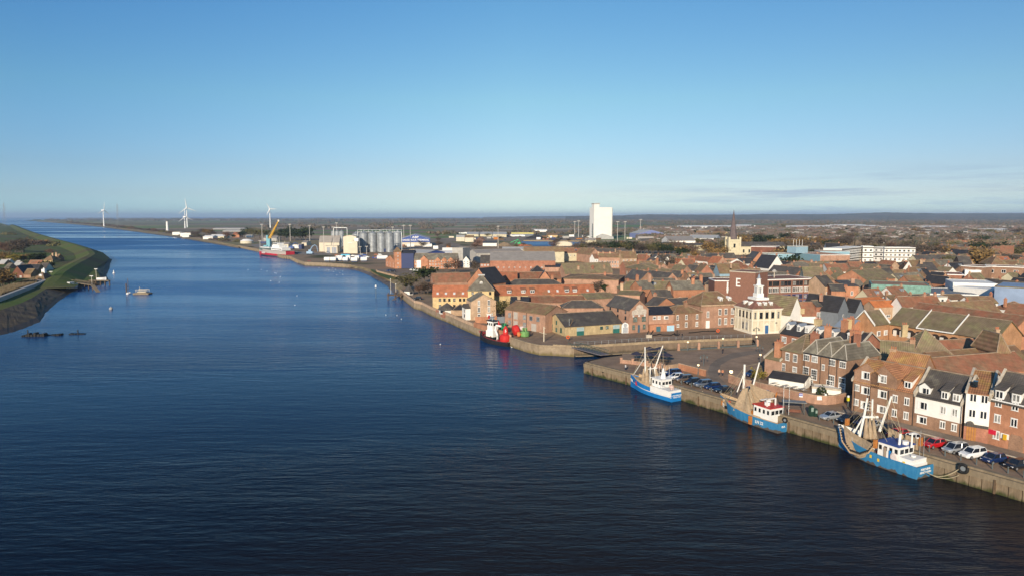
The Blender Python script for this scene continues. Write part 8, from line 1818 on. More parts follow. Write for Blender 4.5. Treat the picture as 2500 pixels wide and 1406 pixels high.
# --- people
SKIN = plain('skin', (0.48,0.29,0.20), 0.6); HAIR = plain('dark_hair', (0.05,0.035,0.025), 0.8)
def person(loc, rz, lab, coat, legs, stride=0.25, h=1.72):
 """one skinned body; coat and trousers are clothing children that follow it"""
 t = thing('person', lab, 'person', (loc.x,loc.y,loc.z), rz); s = h/1.72
 V = [(0,0,0.95),(0,0,1.2),(0,0,1.42),(0,0,1.52),(0,-0.01,1.62),(0,-0.02,1.70), (0.1,0,0.92),(0.11,stride*0.5,0.5),(0.11,stride-0.02,0.09),(0.11,stride-0.2,0.04), (-0.1,0,0.92),(-0.11,-stride*0.3,0.5),(-0.11,-stride+0.05,0.09),(-0.11,-stride-0.12,0.04),
   (0.19,0,1.40),(0.23,-0.03,1.13),(0.22,-0.12,0.90),(0.21,-0.15,0.80), (-0.19,0,1.40),(-0.23,0.03,1.13),(-0.22,-0.02,0.90),(-0.21,-0.05,0.80)]
 E_ = [(0,1),(1,2),(2,3),(3,4),(4,5),(0,6),(6,7),(7,8),(8,9),(0,10),(10,11),(11,12),(12,13),(2,14),(14,15),(15,16),(16,17),(2,18),(18,19),(19,20),(20,21)]
 R = [0.14,0.13,0.13,0.055,0.10,0.085,0.10,0.065,0.045,0.045,0.10,0.065,0.045,0.045,0.06,0.045,0.035,0.03,0.06,0.045,0.035,0.03]
 me = bpy.data.meshes.new('body'); me.from_pydata([(x*s,y*s,z*s) for x,y,z in V], E_, []); me.materials.append(SKIN); o = bpy.data.objects.new('body', me); link(o, t)
 md = o.modifiers.new('skin','SKIN');
 for i, r in enumerate(R): me.skin_vertices[0].data[i].radius = (r*s,r*s)
 me.skin_vertices[0].data[0].use_root = True; sb = o.modifiers.new('sub','SUBSURF'); sb.levels = 1; sb.render_levels = 1
 m = MB(); m.lathe([(0.20,0.82),(0.19,1.05),(0.21,1.36),(0.15,1.47),(0.07,1.50)],10,0,(0,0,0),Matrix.Scale(s,4)@Matrix.Scale(0.72,4,(0,1,0)))
 for sg, el, ha in ((1,(0.24,-0.03,1.13),(0.23,-0.12,0.90)),(-1,(-0.24,0.03,1.13),(-0.23,-0.02,0.90))): m.tube([Vector((sg*0.17,0,1.42))*s,Vector(el)*s,Vector(ha)*s],0.075*s,7,r2=0.055*s)
 m.build('coat', coat, t); m = MB()
 for sg, kn, an in ((1,(0.11,stride*0.5,0.5),(0.11,stride-0.02,0.1)),(-1,(-0.11,-stride*0.3,0.5),(-0.11,-stride+0.05,0.1))): m.tube([Vector((sg*0.09,0,0.92))*s,Vector(kn)*s,Vector(an)*s],0.115*s,7,r2=0.075*s)
 m.build('trousers', legs, t); m = MB(); m.ball((0,0.01*s,1.66*s),0.108*s,0,9,6); m.build('hair', HAIR, t); return t
DKC = plain('dark_coat',(0.02,0.02,0.028),0.8); TNC = plain('tan_coat',(0.55,0.36,0.24),0.8); RDC = plain('rust_coat',(0.45,0.20,0.11),0.8); JN = plain('dark_jeans',(0.03,0.035,0.05),0.8); HV = plain('hi_vis',(0.65,0.60,0.02),0.6); LG_ = plain('pale_coat',(0.5,0.5,0.5),0.8)
person(P(*X('6',2023,352)),0.4,'person in black walking alone across the square by the railings',DKC,JN); person(P(*X('6',1975,648)),0.1,'person in a pale tan coat walking beside another on the square',TNC,JN)
person(P(*X('6',2022,652)),-0.1,'person in a rusty brown coat walking beside another on the square',RDC,JN,stride=0.2); person(P(*X('6',706,578)),2.0,'person in a pale jacket standing alone on the quay edge',LG_,JN,stride=0.1)
person(P(*X('3',1085,1195)),1.0,'person in dark clothes beside the anchor on the far quay',DKC,JN,stride=0.15)
p = P(2059,1060);
# --- lamps, bollards, walls and other street furniture
GLOBE = bpy.data.materials.new('lamp_glow'); GLOBE.use_nodes = True; bs = GLOBE.node_tree.nodes['Principled BSDF']; bs.inputs['Base Color'].default_value = (0.9,0.8,0.6,1); bs.inputs['Emission Color'].default_value = (1,0.72,0.32,1); bs.inputs['Emission Strength'].default_value = 1.2
GLOBE2 = GLOBE.copy(); GLOBE2.name = 'bright_lamp_glow'; GLOBE2.node_tree.nodes['Principled BSDF'].inputs['Emission Strength'].default_value = 9.0
def lamp(lab, s, x, yb, yt, g=GLOBE, r=0.28):
 b, h = base_h(s,x,yb,yt); h = min(max(h,2.5),6.5); t = thing('street_lamp', lab, 'street lamp', (b.x,b.y,0), 0, 'globe street lamps'); m = MB(); m.lathe([(0.16,0),(0.14,0.8),(0.07,0.9),(0.055,h-0.3),(0.15,h-0.25)],8); m.build('post', RAILM, t); m = MB(); m.ball((0,0,h),r,0,12,8); m.build('globe', g, t, smooth=True); m = MB(); m.lathe([(r*0.8,h+r*0.75),(0.03,h+r*1.5)],8); m.build('cap', RAILM, t)
for a in (('globe lamp standing on the railings, leftmost on the square','6',1550,310,190),('globe lamp on the railings behind the lone walker','6',2025,285,145),('globe lamp near the customs house corner','6',2480,250,120),('globe lamp by the garden wall above the parked cars','6',1690,640,530),
 ('globe lamp beside the old brick end wing','7',280,545,440)): lamp(*a)
lamp('brightly glowing globe lamp at the end of the brick wall','6',2135,735,615,GLOBE2,0.34)
def twin_lamp(lab, s, x, yb, yt, arms=2):
 b, h = base_h(s,x,yb,yt); h = min(h,9); t = thing('lantern_post', lab, 'street lamp', (b.x,b.y,0), 0.2, 'tall lantern posts'); m = MB(); m.tube([(0,0,0),(0,0,h)],0.08,6); m.tube([(-0.9,0,h-0.5),(0,0,h-0.1),(0.9,0,h-0.5)],0.05,4); m.build('post', RAILM, t); m = MB()
 for sx_ in (-0.9,0.9): m.lathe([(0.28,h-1.0),(0.22,h-0.75),(0.05,h-0.5)],8,0,(sx_,0,0))
 m.build('lantern', RAILM, t)
for a in (('tall black lantern post before the garden terrace','6',1765,520,355),('tall black twin lantern post before the customs house','4',565,1030,925),('dark lantern post at the end of the railings','4',615,1300,1180),('black lantern post on the white walled terrace','7',1035,800,600),('black lantern post by the tall white office windows','7',1090,830,590)): twin_lamp(*a)
bm_ = MB(); bm_.lathe([(0.10,0),(0.09,0.8),(0.12,0.85),(0.10,1.0),(0.02,1.05)],8); bme = bm_.mesh('bollard',[RAILM])
k_ = 0
for x0, x1, n in (((1640,932),(1785,968),7),((1828,975),(1890,990),3),((2000,1025),(2070,1043),3),((2230,1092),(2499,1165),8)):
 for i in range(n):
  f = i/max(1,n-1); p = P(x0[0]+(x1[0]-x0[0])*f, x0[1]+(x1[1]-x0[1])*f); o = inst(bme,'bollard',None,(p.x,p.y,0.01)); k_ += 1
  tag(o, 'black post bollard on the quay in front of the parked cars','bollard','black bollards along the quay'); THINGS.append(o)
def wallrun(lab, pts, h, th=0.35, mat='red', piers=None, cap=True, name='brick_wall', cat='wall', z=0.01):
 o = Vector((pts[0].x,pts[0].y,0)); t = thing(name, lab, cat, (o.x,o.y,0)); q_ = [p-o for p in pts]; m = MB(); strip(m, q_, th/2, z, h, th); m.build('brickwork', BR[mat] if isinstance(mat,str) else mat, t)
 if cap: m = MB(); strip(m, q_, th/2+0.05, h+0.003, h+0.1, th+0.1); m.build('coping', BR['tan'], t)
 if piers:
  for p in resamp(q_, piers): m = MB(); m.box(p.x-0.3,p.y-0.3,0.01,p.x+0.3,p.y+0.3,h+0.45); m.box(p.x-0.38,p.y-0.38,h+0.45,p.x+0.38,p.y+0.38,h+0.6); m.build('pier', BR['pink'], t)
 return t
R7 = lambda *c: P(*X('7',*c)); R6 = lambda *c: P(*X('6',*c))
gw = wallrun('long tall brick garden wall curving along the quay below the white garden room', [R6(2105,735),R7(0,800),R7(200,850),R7(400,900),R7(760,990),R7(950,1030),R7(1090,1040),R7(1200,1030),R7(1330,1000)][::-1], 1.75, 0.4, 'pink', cap=True)
wallrun('low brick wall with piers around the parasol terrace', [R6(645,475),R6(800,490),R6(1000,520),R6(1180,545),R6(1215,560)][::-1], 0.9, 0.35, 'pink', piers=6)
wallrun('brick wall running back from the parked cars to the square', [R6(1430,560),R6(1790,655)][::-1], 1.5, 0.4, 'orange')
wallrun('short brick wall linking the terrace to the brown fence', [R6(1240,570),R6(1430,545)], 1.1, 0.35, 'tan')
t = thing('pier_railing', 'row of brick piers with railings between the square and the inlet', 'railing', (INLET[2].x,INLET[2].y,0)); o = Vector((INLET[2].x,INLET[2].y,0)); pl = [R6(1425,305)-o,R6(2490,245)-o];
for p in resamp(pl, 5.6): m = MB(); m.box(p.x-0.35,p.y-0.35,0,p.x+0.35,p.y+0.35,1.7); m.lathe([(0.5,1.7),(0.3,1.95),(0.05,2.1)],4,1,(p.x,p.y,0),a0=math.pi/4); m.build('pier', [BR['pink'],BR['pink']], t)
m = MB(); strip(m, pl, 0.05, 0.9, 0.97, 0.08); strip(m, pl, 0.05, 0.4, 0.45, 0.06); strip(m, pl, 0.15, 0.0, 0.3, 0.3); m.build('rail', RAILM, t)
t = thing('quay_railing', 'thin steel railing along the far side of the inlet', 'railing', (INLET[-2].x,INLET[-2].y,0)); o = Vector((INLET[-2].x,INLET[-2].y,0)); m = MB(); pl = [p-o+Vector((0,0.9,0)) for p in INLET[4:]]
for p in resamp(pl, 2.2): m.box(p.x-0.04,p.y-0.04,0.6,p.x+0.04,p.y+0.04,1.7)
strip(m, pl, 0, 1.62, 1.68, 0.06); strip(m, pl, 0, 1.2, 1.24, 0.05); m.build('rails', STEEL, t)
a = R6(60,275); b = R6(330,345); u = (b-a).normalized(); Lb = (b-a).length; t = thing('footbridge', 'dark steel footbridge with lattice rails over the inlet mouth', 'footbridge', (a.x,a.y,0), math.atan2(u.y,u.x)); m = MB(); m.box(-3,-1.4,0.02,Lb+3,1.4,0.25); m.build('deck', plain('bridge_deck',(0.16,0.14,0.15),0.7), t)
for sy in (-1.4,1.4):
 m = MB(); m.box(-3,sy-0.05,1.25,Lb+3,sy+0.05,1.35); n = 12
 for k in range(n): x = -3+(Lb+6)*k/n; x2 = -3+(Lb+6)*(k+1)/n; m.tube([(x,sy,0.25),(x2,sy,1.3)],0.04,3); m.tube([(x,sy,1.3),(x2,sy,0.25)],0.04,3)
 m.build('lattice_rail', plain('bridge_green',(0.05,0.09,0.075),0.6), t)
PAR = plain('navy_parasol',(0.035,0.035,0.06),0.9)
for k, (x, y, lab) in enumerate(((855,455,'dark closed topped parasol over the nearest left terrace table'),(1030,385,'dark parasol at the back left of the terrace'),(1170,385,'dark parasol at the back right of the terrace'),(1020,465,'dark parasol behind the trawler mast'),(1150,468,'dark parasol between the two trawler masts'),(1265,475,'dark parasol at the right of the terrace'))):
 p = R6(x,y); t = thing('parasol', lab, 'parasol', (p.x,p.y,0.015), k, 'parasols on the terrace'); m = MB(); m.lathe([(1.6,2.0),(0.9,2.35),(0.05,2.7)],8); m.build('canopy', PAR, t); m = MB(); m.tube([(0,0,0),(0,0,2.75)],0.04,5); m.build('pole', RAILM, t)
 t = thing('picnic_table', 'brown picnic table under a dark parasol on the terrace', 'table', (p.x,p.y,0.015), k*0.7, 'picnic tables on the terrace'); m = MB(); m.box(-0.9,-0.4,0.7,0.9,-0.06,0.76); m.box(-0.9,0.06,0.7,0.9,0.4,0.76); m.build('table_top', tm, t)
 for sy in (-0.75,0.75): m = MB(); m.box(-0.9,sy-0.13,0.42,0.9,sy+0.13,0.47); m.build('bench', tm, t)
 m = MB(); [m.tube([(x_,-0.7,0),(x_,-0.1,0.72)],0.04,4) for x_ in (-0.7,0.7)]; [m.tube([(x_,0.7,0),(x_,0.1,0.72)],0.04,4) for x_ in (-0.7,0.7)]; m.build('trestle', tm, t)
for k, (x, y) in enumerate(((460,800),(590,830),(700,850),(800,870))):
 p = R7(x,y+10); t = thing('picnic_table', 'grey wooden picnic table before the white garden room', 'table', (p.x,p.y,0.015), 0.5, 'picnic tables by the white garden room'); m = MB(); m.box(-0.8,-0.35,0.7,0.8,0.35,0.76); m.build('table_top', BR['concrete'], t)
 for sy in (-0.7,0.7): m = MB(); m.box(-0.8,sy-0.13,0.42,0.8,sy+0.13,0.47); m.build('bench', BR['concrete'], t)
 m = MB(); [m.tube([(x_,-0.65,0),(x_,0.65,0.0),(x_,0,0.72)],0.04,4) for x_ in (-0.6,0.6)]; m.build('trestle', RAILM, t)
p = R7(690,1150); t = thing('shelter', 'open glass roofed shelter with a red brown bench on the quay', 'shelter', (p.x,p.y,0.01), ch+math.pi-0.55); m = MB(); m.box(-2.2,-0.9,2.35,2.2,1.0,2.47); m.build('roof', plain('shelter_roof',(0.20,0.20,0.18),0.3), t)
for x_ in (-1.8,1.8): m = MB(); m.tube([(x_,0.6,0),(x_,0.6,2.35)],0.06,5); m.tube([(x_,-0.7,0),(x_,-0.6,2.35)],0.05,5); m.build('post', RAILM, t)
m = MB(); m.box(-1.2,0.2,0.42,1.2,0.6,0.5); m.box(-1.2,0.55,0.5,1.2,0.6,1.0); m.build('bench', BR['dark'], t)
for x, y, lab, w_, h_ in ((905,1180,'dark green timetable cabinet beside the shelter',0.8,1.9),(955,1185,'black rounded bin beside the green cabinet',0.6,1.4)):
 p = R7(x,y); t = thing('street_cabinet', lab, 'cabinet', (p.x,p.y,0.01), ch); m = MB(); m.box(-w_/2,-0.3,0,w_/2,0.3,h_); m.lathe([(w_*0.55,h_),(w_*0.3,h_+0.2)],8); m.build('casing', plain('cabinet_green',(0.02,0.05,0.035),0.5) if 'green' in lab else BLACK, t); m = MB(); m.box(-w_*0.35,-0.33,h_*0.5,w_*0.35,-0.3,h_*0.9); m.build('panel', plain('panel_pale',(0.3,0.38,0.33),0.4), t)
for x, yb, yt, lab in ((1078,1035,915,'black post with yellow box and pale top before the brick wall'),(1357,1065,935,'black and white striped post with yellow box beside the flats')):
 b, h = base_h('7',x,yb,yt); t = thing('marker_post', lab, 'post', (b.x,b.y,0.01)); m = MB(); m.tube([(0,0,0),(0,0,h*0.65)],0.09,6); m.build('post', RAILM, t); m = MB(); m.box(-0.25,-0.2,h*0.55,0.25,0.2,h*0.85); m.build('yellow_box', HV, t); m = MB(); m.ball((0,0,h*0.95),0.26,0); m.build('pale_globe', WHITE, t)
for x, y, w_, lab, mt in ((810,950,1.9,'blue and white banner on the brick wall',plain('banner_blue',(0.10,0.13,0.42),0.5)),(1008,985,1.3,'plain white notice board on the brick wall',WHITE)):
 p = R7(x,y+48); t = thing('wall_sign', lab, 'sign', (p.x,p.y-0.2,0.9), -0.35 if 'banner' in lab else -0.12); m = MB(); m.box(-w_/2,-0.12,0,w_/2,-0.05,0.8,0); m.box(-w_/2,-0.13,0,w_/2,-0.12,0.25,1); m.build('board', [mt, WHITE], t)
 if 'banner' in lab: text('KING\'S LYNN', t, (0,-0.14,0.55), 0.3, rot=(math.pi/2,0,0))
def onwall(px, z):   # point of the quay face seen at this pixel
 w0 = QUAY[1]+qn*0.5; k_, l_ = (px[0]-1250)/F_PX, 0
 u_ = (px[0]-1250)/F_PX; v_ = (703-px[1])/F_PX; d_ = Vector((u_, cs+v_*sn, -sn+v_*cs)); o_ = Vector((0,0,CH)); tt = (w0-o_).dot(qn)/d_.dot(qn); return o_+d_*tt
for px, lab in ((X('6',415,577),'black tyre fender hung on the quay wall near the inlet'),(X('7',597,1226),'black tyre fender on the quay wall beside the second trawler'),(X('Q',545,755),'big black tyre fender on the quay cap beside the third trawler')):
 p = onwall(px, 0); s_ = 1.0 if 'big' in lab else 0.7; t = thing('tyre_fender', lab, 'tyre', tuple(p+qn*0.3), math.atan2(qn.y,qn.x)-math.pi/2); m = MB(); pts = [(math.cos(a_)*0.62*s_,0,math.sin(a_)*0.62*s_) for a_ in [2*math.pi*k/16 for k in range(17)]]; m.tube(pts,0.24*s_,8); m.build('tyre', BLACK, t); m = MB(); m.lathe([(0.38*s_,-0.08),(0.38*s_,0.08)],12,0,(0,0,0),Matrix.Rotation(math.pi/2,4,'X')); m.build('hub', STEEL, t)
def rope(lab, a, b, sag, mat=ROPE):
 t = thing('mooring_rope', lab, 'rope', tuple(a)); m = MB(); pts = []
 for k in range(13): f = k/12; p = a.lerp(b,f)-a; p.z -= sag*4*f*(1-f); pts.append(p)
 m.tube(pts,0.05,4); m.build('rope', mat, t)
pt = P(*X('6',1750,880)); pt.z = 0.4
rope('slack pale rope from the first trawler stern to the quay', P(*X('6',1425,905),-3.0), pt, 1.0); rope('pale rope hanging from the quay to the second trawler bow', pt, P(*X('6',1990,1040),-1.8)+qn*1.5, 1.6)
pb = onwall(X('Q',480,760),0)+qn*0.4; rope('pale slack rope from the third trawler stern to the tyre', P(2262,1152,WZ+1.4), pb, 0.9); rope('second rope trailing from the third trawler stern to the quay foot', P(2270,1156,WZ+0.8), pb+Vector((0,0,-1)), 0.6)
for x, y, s, lab in ((975,1245,'2','orange lifebuoy on a post beside the stone shed'),(1595,1150,'3','orange red lifebuoy on a dark post before the brick house')):
 p = P(*X(s,x,y)); t = thing('lifebuoy_stand', lab, 'lifebuoy', (p.x,p.y,0.01)); m = MB(); m.tube([(0,0,0),(0,0,1.3)],0.06,5); m.build('post', RAILM, t); m = MB(); pts = [(math.cos(a_)*0.42,-0.1,1.3+math.sin(a_)*0.42) for a_ in [2*math.pi*k/14 for k in range(15)]]; m.tube(pts,0.16,7); m.build('lifebuoy', plain('lifebuoy_orange',(0.75,0.13,0.03),0.5), t)
b, h = base_h('2',632,1250,1035); t = thing('tide_mast', 'cream mast with cross arm on the buoy yard quay', 'mast', (b.x,b.y,0)); m = MB(); m.tube([(0,0,0),(0,0,h)],0.16,6); m.build('pole', PALE, t); m = MB(); m.tube([(-1.4,0,h*0.62),(0.8,0,h*0.5)],0.06,4); m.tube([(0,0,h*0.9),(0.5,0,h*0.9)],0.06,4); m.build('cross_arm', PALE, t)
b, h = base_h('2',1000,1170,925); t = thing('tilted_post', 'tall slanting dark post against the stone shed', 'post', (b.x,b.y,0)); m = MB(); m.tube([(0,0,0),(0.2,0,h*0.6),(1.1,0,h)],0.13,6); m.build('post', tm, t); m = MB(); m.tube([(0,0,0),(-0.2,0,h)],0.08,5); m.build('strut', STEEL, t)
for k in range(5):
 p = P(*X('3',325+k*55,1225)); o = MB(); o.tube([(-0.25,0,0.55),(0,0,0),(0.35,0,0.9)],0.07,5); o = o.build('bent_bollard', RAILM, None, (p.x,p.y,0.01)); tag(o, 'small bent black bollard on the far quay', 'bollard', 'bent bollards on the far quay'); THINGS.append(o)
cpts = [P(*X('3',x,y)) for x, y in ((640,1160),(700,1165),(760,1150),(800,1160),(880,1160),(930,1165),(980,1140),(1010,1170))]; t = thing('anchor_chain', 'long black anchor chain lying on the far quay', 'chain', tuple(cpts[0])); m = MB(); m.tube([p-cpts[0]+Vector((0,0,0.2)) for p in cpts],0.16,5); m.build('chain', BLACK, t); m = MB(); e = cpts[-1]-cpts[0]; m.tube([e,e+Vector((0.2,0.3,1.9))],0.14,5); m.tube([e+Vector((-1,0,0.7)),e+Vector((0,0,0.1)),e+Vector((1,0,0.7))],0.14,5); m.build('anchor', BLACK, t)
cpts = [P(*X('3',x,y)) for x, y in ((1180,1130),(1260,1125),(1370,1110),(1480,1108),(1570,1105))]; t = thing('anchor_chain', 'second black chain running toward the orange red lifebuoy', 'chain', tuple(cpts[0])); m = MB(); m.tube([p-cpts[0]+Vector((0,0,0.2)) for p in cpts],0.14,5); m.build('chain', BLACK, t)
p = P(*X('3',610,1195)); t = thing('stone_plinth', 'pale stone plinth with a dark figure like anchor fluke', 'plinth', (p.x,p.y,0.01)); m = MB(); m.box(-0.9,-0.5,0,0.9,0.5,1.0); m.build('block', STONEW, t); m = MB(); m.tube([(-0.6,0,1.0),(-0.1,0,2.2)],0.15,5); m.tube([(0.5,0,1.0),(1.4,0,2.4)],0.2,5); m.build('iron_piece', BLACK, t)
p = P(*X('7',262,760)); tt_ = tree('gold', p, 3.0, 'small yellow green palm like shrub by the end of the brick wall', None, 1.2)
p = R7(1035,925); bush('green', Vector((p.x,p.y,0.4)), 1.2, 2.0, 'dark green potted shrub before the white terrace wall')
a = P(*X('1',60,580)); t = thing('jetty', 'small timber jetty with posts at the end of the old river wall', 'jetty', (a.x,a.y,0), 0.05); m = MB(); m.box(-1,-2,-0.3,9,2,0.0); m.build('deck', tm, t); m = MB()
for x_ in (-0.5,3,6,8.5):
 for y_ in (-1.8,1.8): m.tube([(x_,y_,-7),(x_,y_,0.9)],0.16,5)
m.tube([(-1,-2,-4.6),(5,-2,-0.2)],0.2,4); m.build('piles', tm, t)
for x, yb, yt, lab in ((82,560,360,'thin pale pole at the jetty end'),(155,545,430,'second thin pole beside the jetty'),(1785-1600,560,360,'')):
 if lab: b, h = base_h('1',x,yb,yt); t = thing('jetty_pole', lab, 'pole', (b.x,b.y,0)); m = MB(); m.tube([(0,0,-0.2),(0,0,h)],0.12,5); m.build('shaft', PALE, t); m = MB(); m.ball((0,0,h),0.25,0,6,4); m.build('cap', WHITE, t)
p = P(918,728,WZ); t = thing('channel_marker', 'slender marker pole with white top standing in the river', 'marker', tuple(p)); m = MB(); m.tube([(0,0,-1),(0,0,5.4)],0.14,5); m.build('pole', RAILM, t); m = MB(); m.lathe([(0.45,5.4),(0.45,6.4),(0.1,6.8)],8); m.build('top_mark', WHITE, t)
# --- opposite bank: houses, wall, jetty, boats
LH = lambda lab, x0, x1, yb, yt, roof, d, rise, wl_, rm_, K=None, nm='cottage': bld(lab,'house',X('L',x0,yt),X('L',x1,yt),None,d=d,rise=rise,roof=roof,wall=wl_,rm=rm_,name=nm,base=(X('L',x0,yb),X('L',x1,yb)))
t, rf, L, D, h, r = LH('red brick bungalow with black roof on the opposite bank',240,450,940,838,'gfront',12,4.5,'dark','dslate'); grid_win(t,'F',L,D,[h*0.2],2,1.2,1.2,'w',far=True)
t, rf, L, D, h, r = LH('tan brick annex with brown roof beside the red bungalow',452,592,940,858,'gable',8,3.0,'brown','brown')
t, rf, L, D, h, r = LH('ferry house with hipped roof and white cupola on the opposite bank',655,850,1030,966,'hip',9,4.2,'tan','brown',nm='ferry_house'); m = MB(); m.box(L/2-0.9,D/2-0.9,h+r-0.6,L/2+0.9,D/2+0.9,h+r+1.6); m.lathe([(0.8,h+r+1.6),(0.1,h+r+2.6)],6,0,(L/2,D/2,0)); m.build('cupola', WHITE, rf); dormer(rf, L*0.5, 1.2, h+0.8, 1.6, 1.8, 2.0, 'white')
m = MB(); m.box(-1.5,-1.5,h-0.2,L+5,0.5,h+0.05); m.build('white_canopy', WHITE, t)
t, rf, L, D, h, r = LH('cream gabled cottage with brick chimneys by the trees on the opposite bank',835,1008,640,592,'hip',10,4.0,'gault','brown'); chimney(rf, L*0.6, D/2, h+r, 1.6,1.2,0.9,'tan',2); chimney(rf, L*1.0, D/2, h+r, 2.0,1.2,0.9,'tan',2)
t, rf, L, D, h, r = LH('orange brick cottage behind the cream gabled cottage',1010,1085,620,560,'gable',10,3.4,'brown','brown')
t, rf, L, D, h, r = LH('row of cottages with red brown roofs on the opposite bank',510,745,720,700,'gable',9,4,'brown','red');
t, rf, L, D, h, r = LH('long white walled cottages with dark roofs on the opposite bank',730,865,800,765,'gable',9,4,'white','slate')
t, rf, L, D, h, r = LH('black roofed house behind the bungalow on the opposite bank',330,700,835,810,'gable',10,4.6,'brown','dslate')
for x, y, w_, k in ((20,680,120,0),(95,670,90,1),(290,700,60,2),(300,730,100,3),(120,760,80,4)): LH(('pale roofed','grey roofed','small white','low white','tan roofed')[k]+' bungalow in the gardens of the opposite bank',x-w_/2,x+w_/2,y,y-22,'gable',9,3,'white' if k%2 else 'pink','metal' if k != 4 else 'lslate')
fw = [P(x,y,0.4) for x,y in ((-60,752),(0,736),(40,720),(70,708),(98,698),(122,688),(140,684))]; t = thing('flood_wall','long grey concrete flood wall on the opposite bank','wall',(fw[0].x,fw[0].y,0)); m = MB(); m_p = [p-Vector((fw[0].x,fw[0].y,0)) for p in fw][::-1]; strip(m, m_p, 0.3, 0.0, 2.0, 0.8); strip(m, m_p, 0.1, 2.0, 2.3, 1.6); m.build('concrete', BR['concrete'], t)
t = thing('reed_bed','tan reed bed behind the flood wall','reeds',(0,0,0)); m = MB()
for k in range(2600):
 x = random.uniform(-10,700); yy = 1230-x*0.33+random.uniform(-60,55); p = P(*X('L',x,yy),0.4); s_ = random.uniform(0.3,0.7); hh_ = random.uniform(1.2,2.4); m.face([(p.x-s_,p.y,0.4),(p.x+s_,p.y,0.4),(p.x+s_*0.4+random.uniform(-.4,.4),p.y,0.4+hh_)])
bpy.data.objects.remove(t); THINGS.pop(); o = m.build('reeds', leaf_mat('tan_reeds',(0.20,0.16,0.10),(0.13,0.10,0.06))); tag(o,'tan reeds behind the flood wall of the opposite bank',kind='stuff')
a = P(*X('L',1400,1010),0.4); b = P(*X('L',1760,1065),0.4); u = (b-a).normalized(); Lj = (b-a).length; t = thing('ferry_jetty','pale railed ferry jetty with sloping gangway on the opposite bank','jetty',(a.x,a.y,0.4),math.atan2(u.y,u.x)); m = MB(); m.box(0,-1,0,Lj,1,0.25); m.build('deck', QCONC, t); m = MB(); n = 14
for k in range(n+1):
 for sy in (-1,1): m.box(Lj*k/n-0.06,sy-0.06,0.25,Lj*k/n+0.06,sy+0.06,1.6)
m.box(0,-1.05,1.5,Lj,-0.95,1.62); m.box(0,0.95,1.5,Lj,1.05,1.62); m.build('railing', QCONC, t);
for k in range(1,6): m = MB(); m.tube([(Lj*k/5,0,-7),(Lj*k/5,0,0)],0.25,5); m.build('pile', tm, t)
m = MB(); m.extr([(-1,0),(1,0),(1,0.2),(-1,0.2)],0,15,0,'x'); o = m.build('gangway', QCONC, t, (Lj,0,0.1)); o.rotation_euler = (0,math.radians(17),-0.1)
a = P(*X('L',1230,970),0.4); b = P(*X('L',2085,975),0.4);
t = thing('old_jetty','long thin old landing stage at the point of the opposite bank','jetty',(a.x,a.y,0.4),math.atan2((b-a).y,(b-a).x)); Lj = (b-a).length; m = MB(); m.box(Lj*0.55,-1,-0.2,Lj,1,0.2); m.build('deck', QCONC, t);
for k in range(5): m = MB(); m.tube([(Lj*(0.6+0.1*k),0,-7),(Lj*(0.6+0.1*k),0,0)],0.35,5); m.build('pile', tm, t)
for x, yt, yb, lab in ((980,820,930,'white twin lamp post by the ferry house'),(1755,905,1060,'white lamp post on the ferry jetty'),(1840,770,960,'thin white flagpole on the green point')):
 b, h = base_h('L',x,yb,yt); t = thing('jetty_lamp',lab,'lamp post',(b.x,b.y,0.4)); m = MB(); m.tube([(0,0,0),(0,0,h)],0.14,5); m.build('post', PALE, t); m = MB(); m.box(-1.0,-0.2,h-0.1,1.0,0.2,h+0.2); m.build('lamp_head', WHITE, t)
p = P(*X('L',1245,1110),-1.0); t = thing('beached_boat','small white cabin boat resting on the mud of the opposite bank','boat',tuple(p),1.2); hull(t, 7, 2.6, 1.2, 1.8, [WHITE,WHITE,WHITE], 0.5, 0.8); wheelhouse(t, 2, 4.6, 2.0, 1.0, 1.6, WHITE)
p = P(*X('L',1845,955),0.4); t = thing('beached_boat','tiny white dinghy on the green point','boat',tuple(p),0.2); hull(t, 5, 1.8, 0.9, 1.2, [WHITE,WHITE,WHITE], 0.5, 0.8)
a = P(326,719,WZ); b = P(364,718,WZ); Lp = (b-a).length; t = thing('mooring_pontoon','pale railed barge like pontoon floating in mid river','pontoon',(a.x,a.y,WZ),0); m = MB(); m.extr([(0,-0.4),(Lp,-0.4),(Lp+0.6,0.6),(Lp-1,0.95),(0.8,0.95),(-0.6,0.6)],0,4,0,'y'); m.build('hull', QCONC, t); m = MB()
for k in range(9): m.tube([(1+k*(Lp-2)/8,0.3,1.3),(1+k*(Lp-2)/8,0.3,2.6)],0.1,4); m.tube([(1+k*(Lp-2)/8,3.7,1.3),(1+k*(Lp-2)/8,3.7,2.6)],0.1,4)
m.box(1,0.25,2.5,Lp-1,0.35,2.6); m.box(1,3.65,2.5,Lp-1,3.75,2.6); m.box(Lp*0.2,1,1.0,Lp*0.8,3,1.4); m.tube([(Lp*0.3,2,2),(Lp*0.3,2,4)],0.1,4); m.build('railing', PALE, t)
for x, y, hh_, lab, nm in ((309,717,5.5,'dark mooring pile with small float in mid river','mooring_pile'),(313.5,716,8.0,'thin mast beside the mooring pile','mooring_mast')):
 p = P(x,y,WZ); t = thing(nm,lab,'post',tuple(p)); m = MB(); m.tube([(0,0,-2),(0,0,hh_)],0.28 if 'pile' in nm else 0.12,6); m.build('post', tm, t); m = MB(); m.ball((1.2,-1,0.1),0.8,0,8,5); m.build('float', WHITE, t)
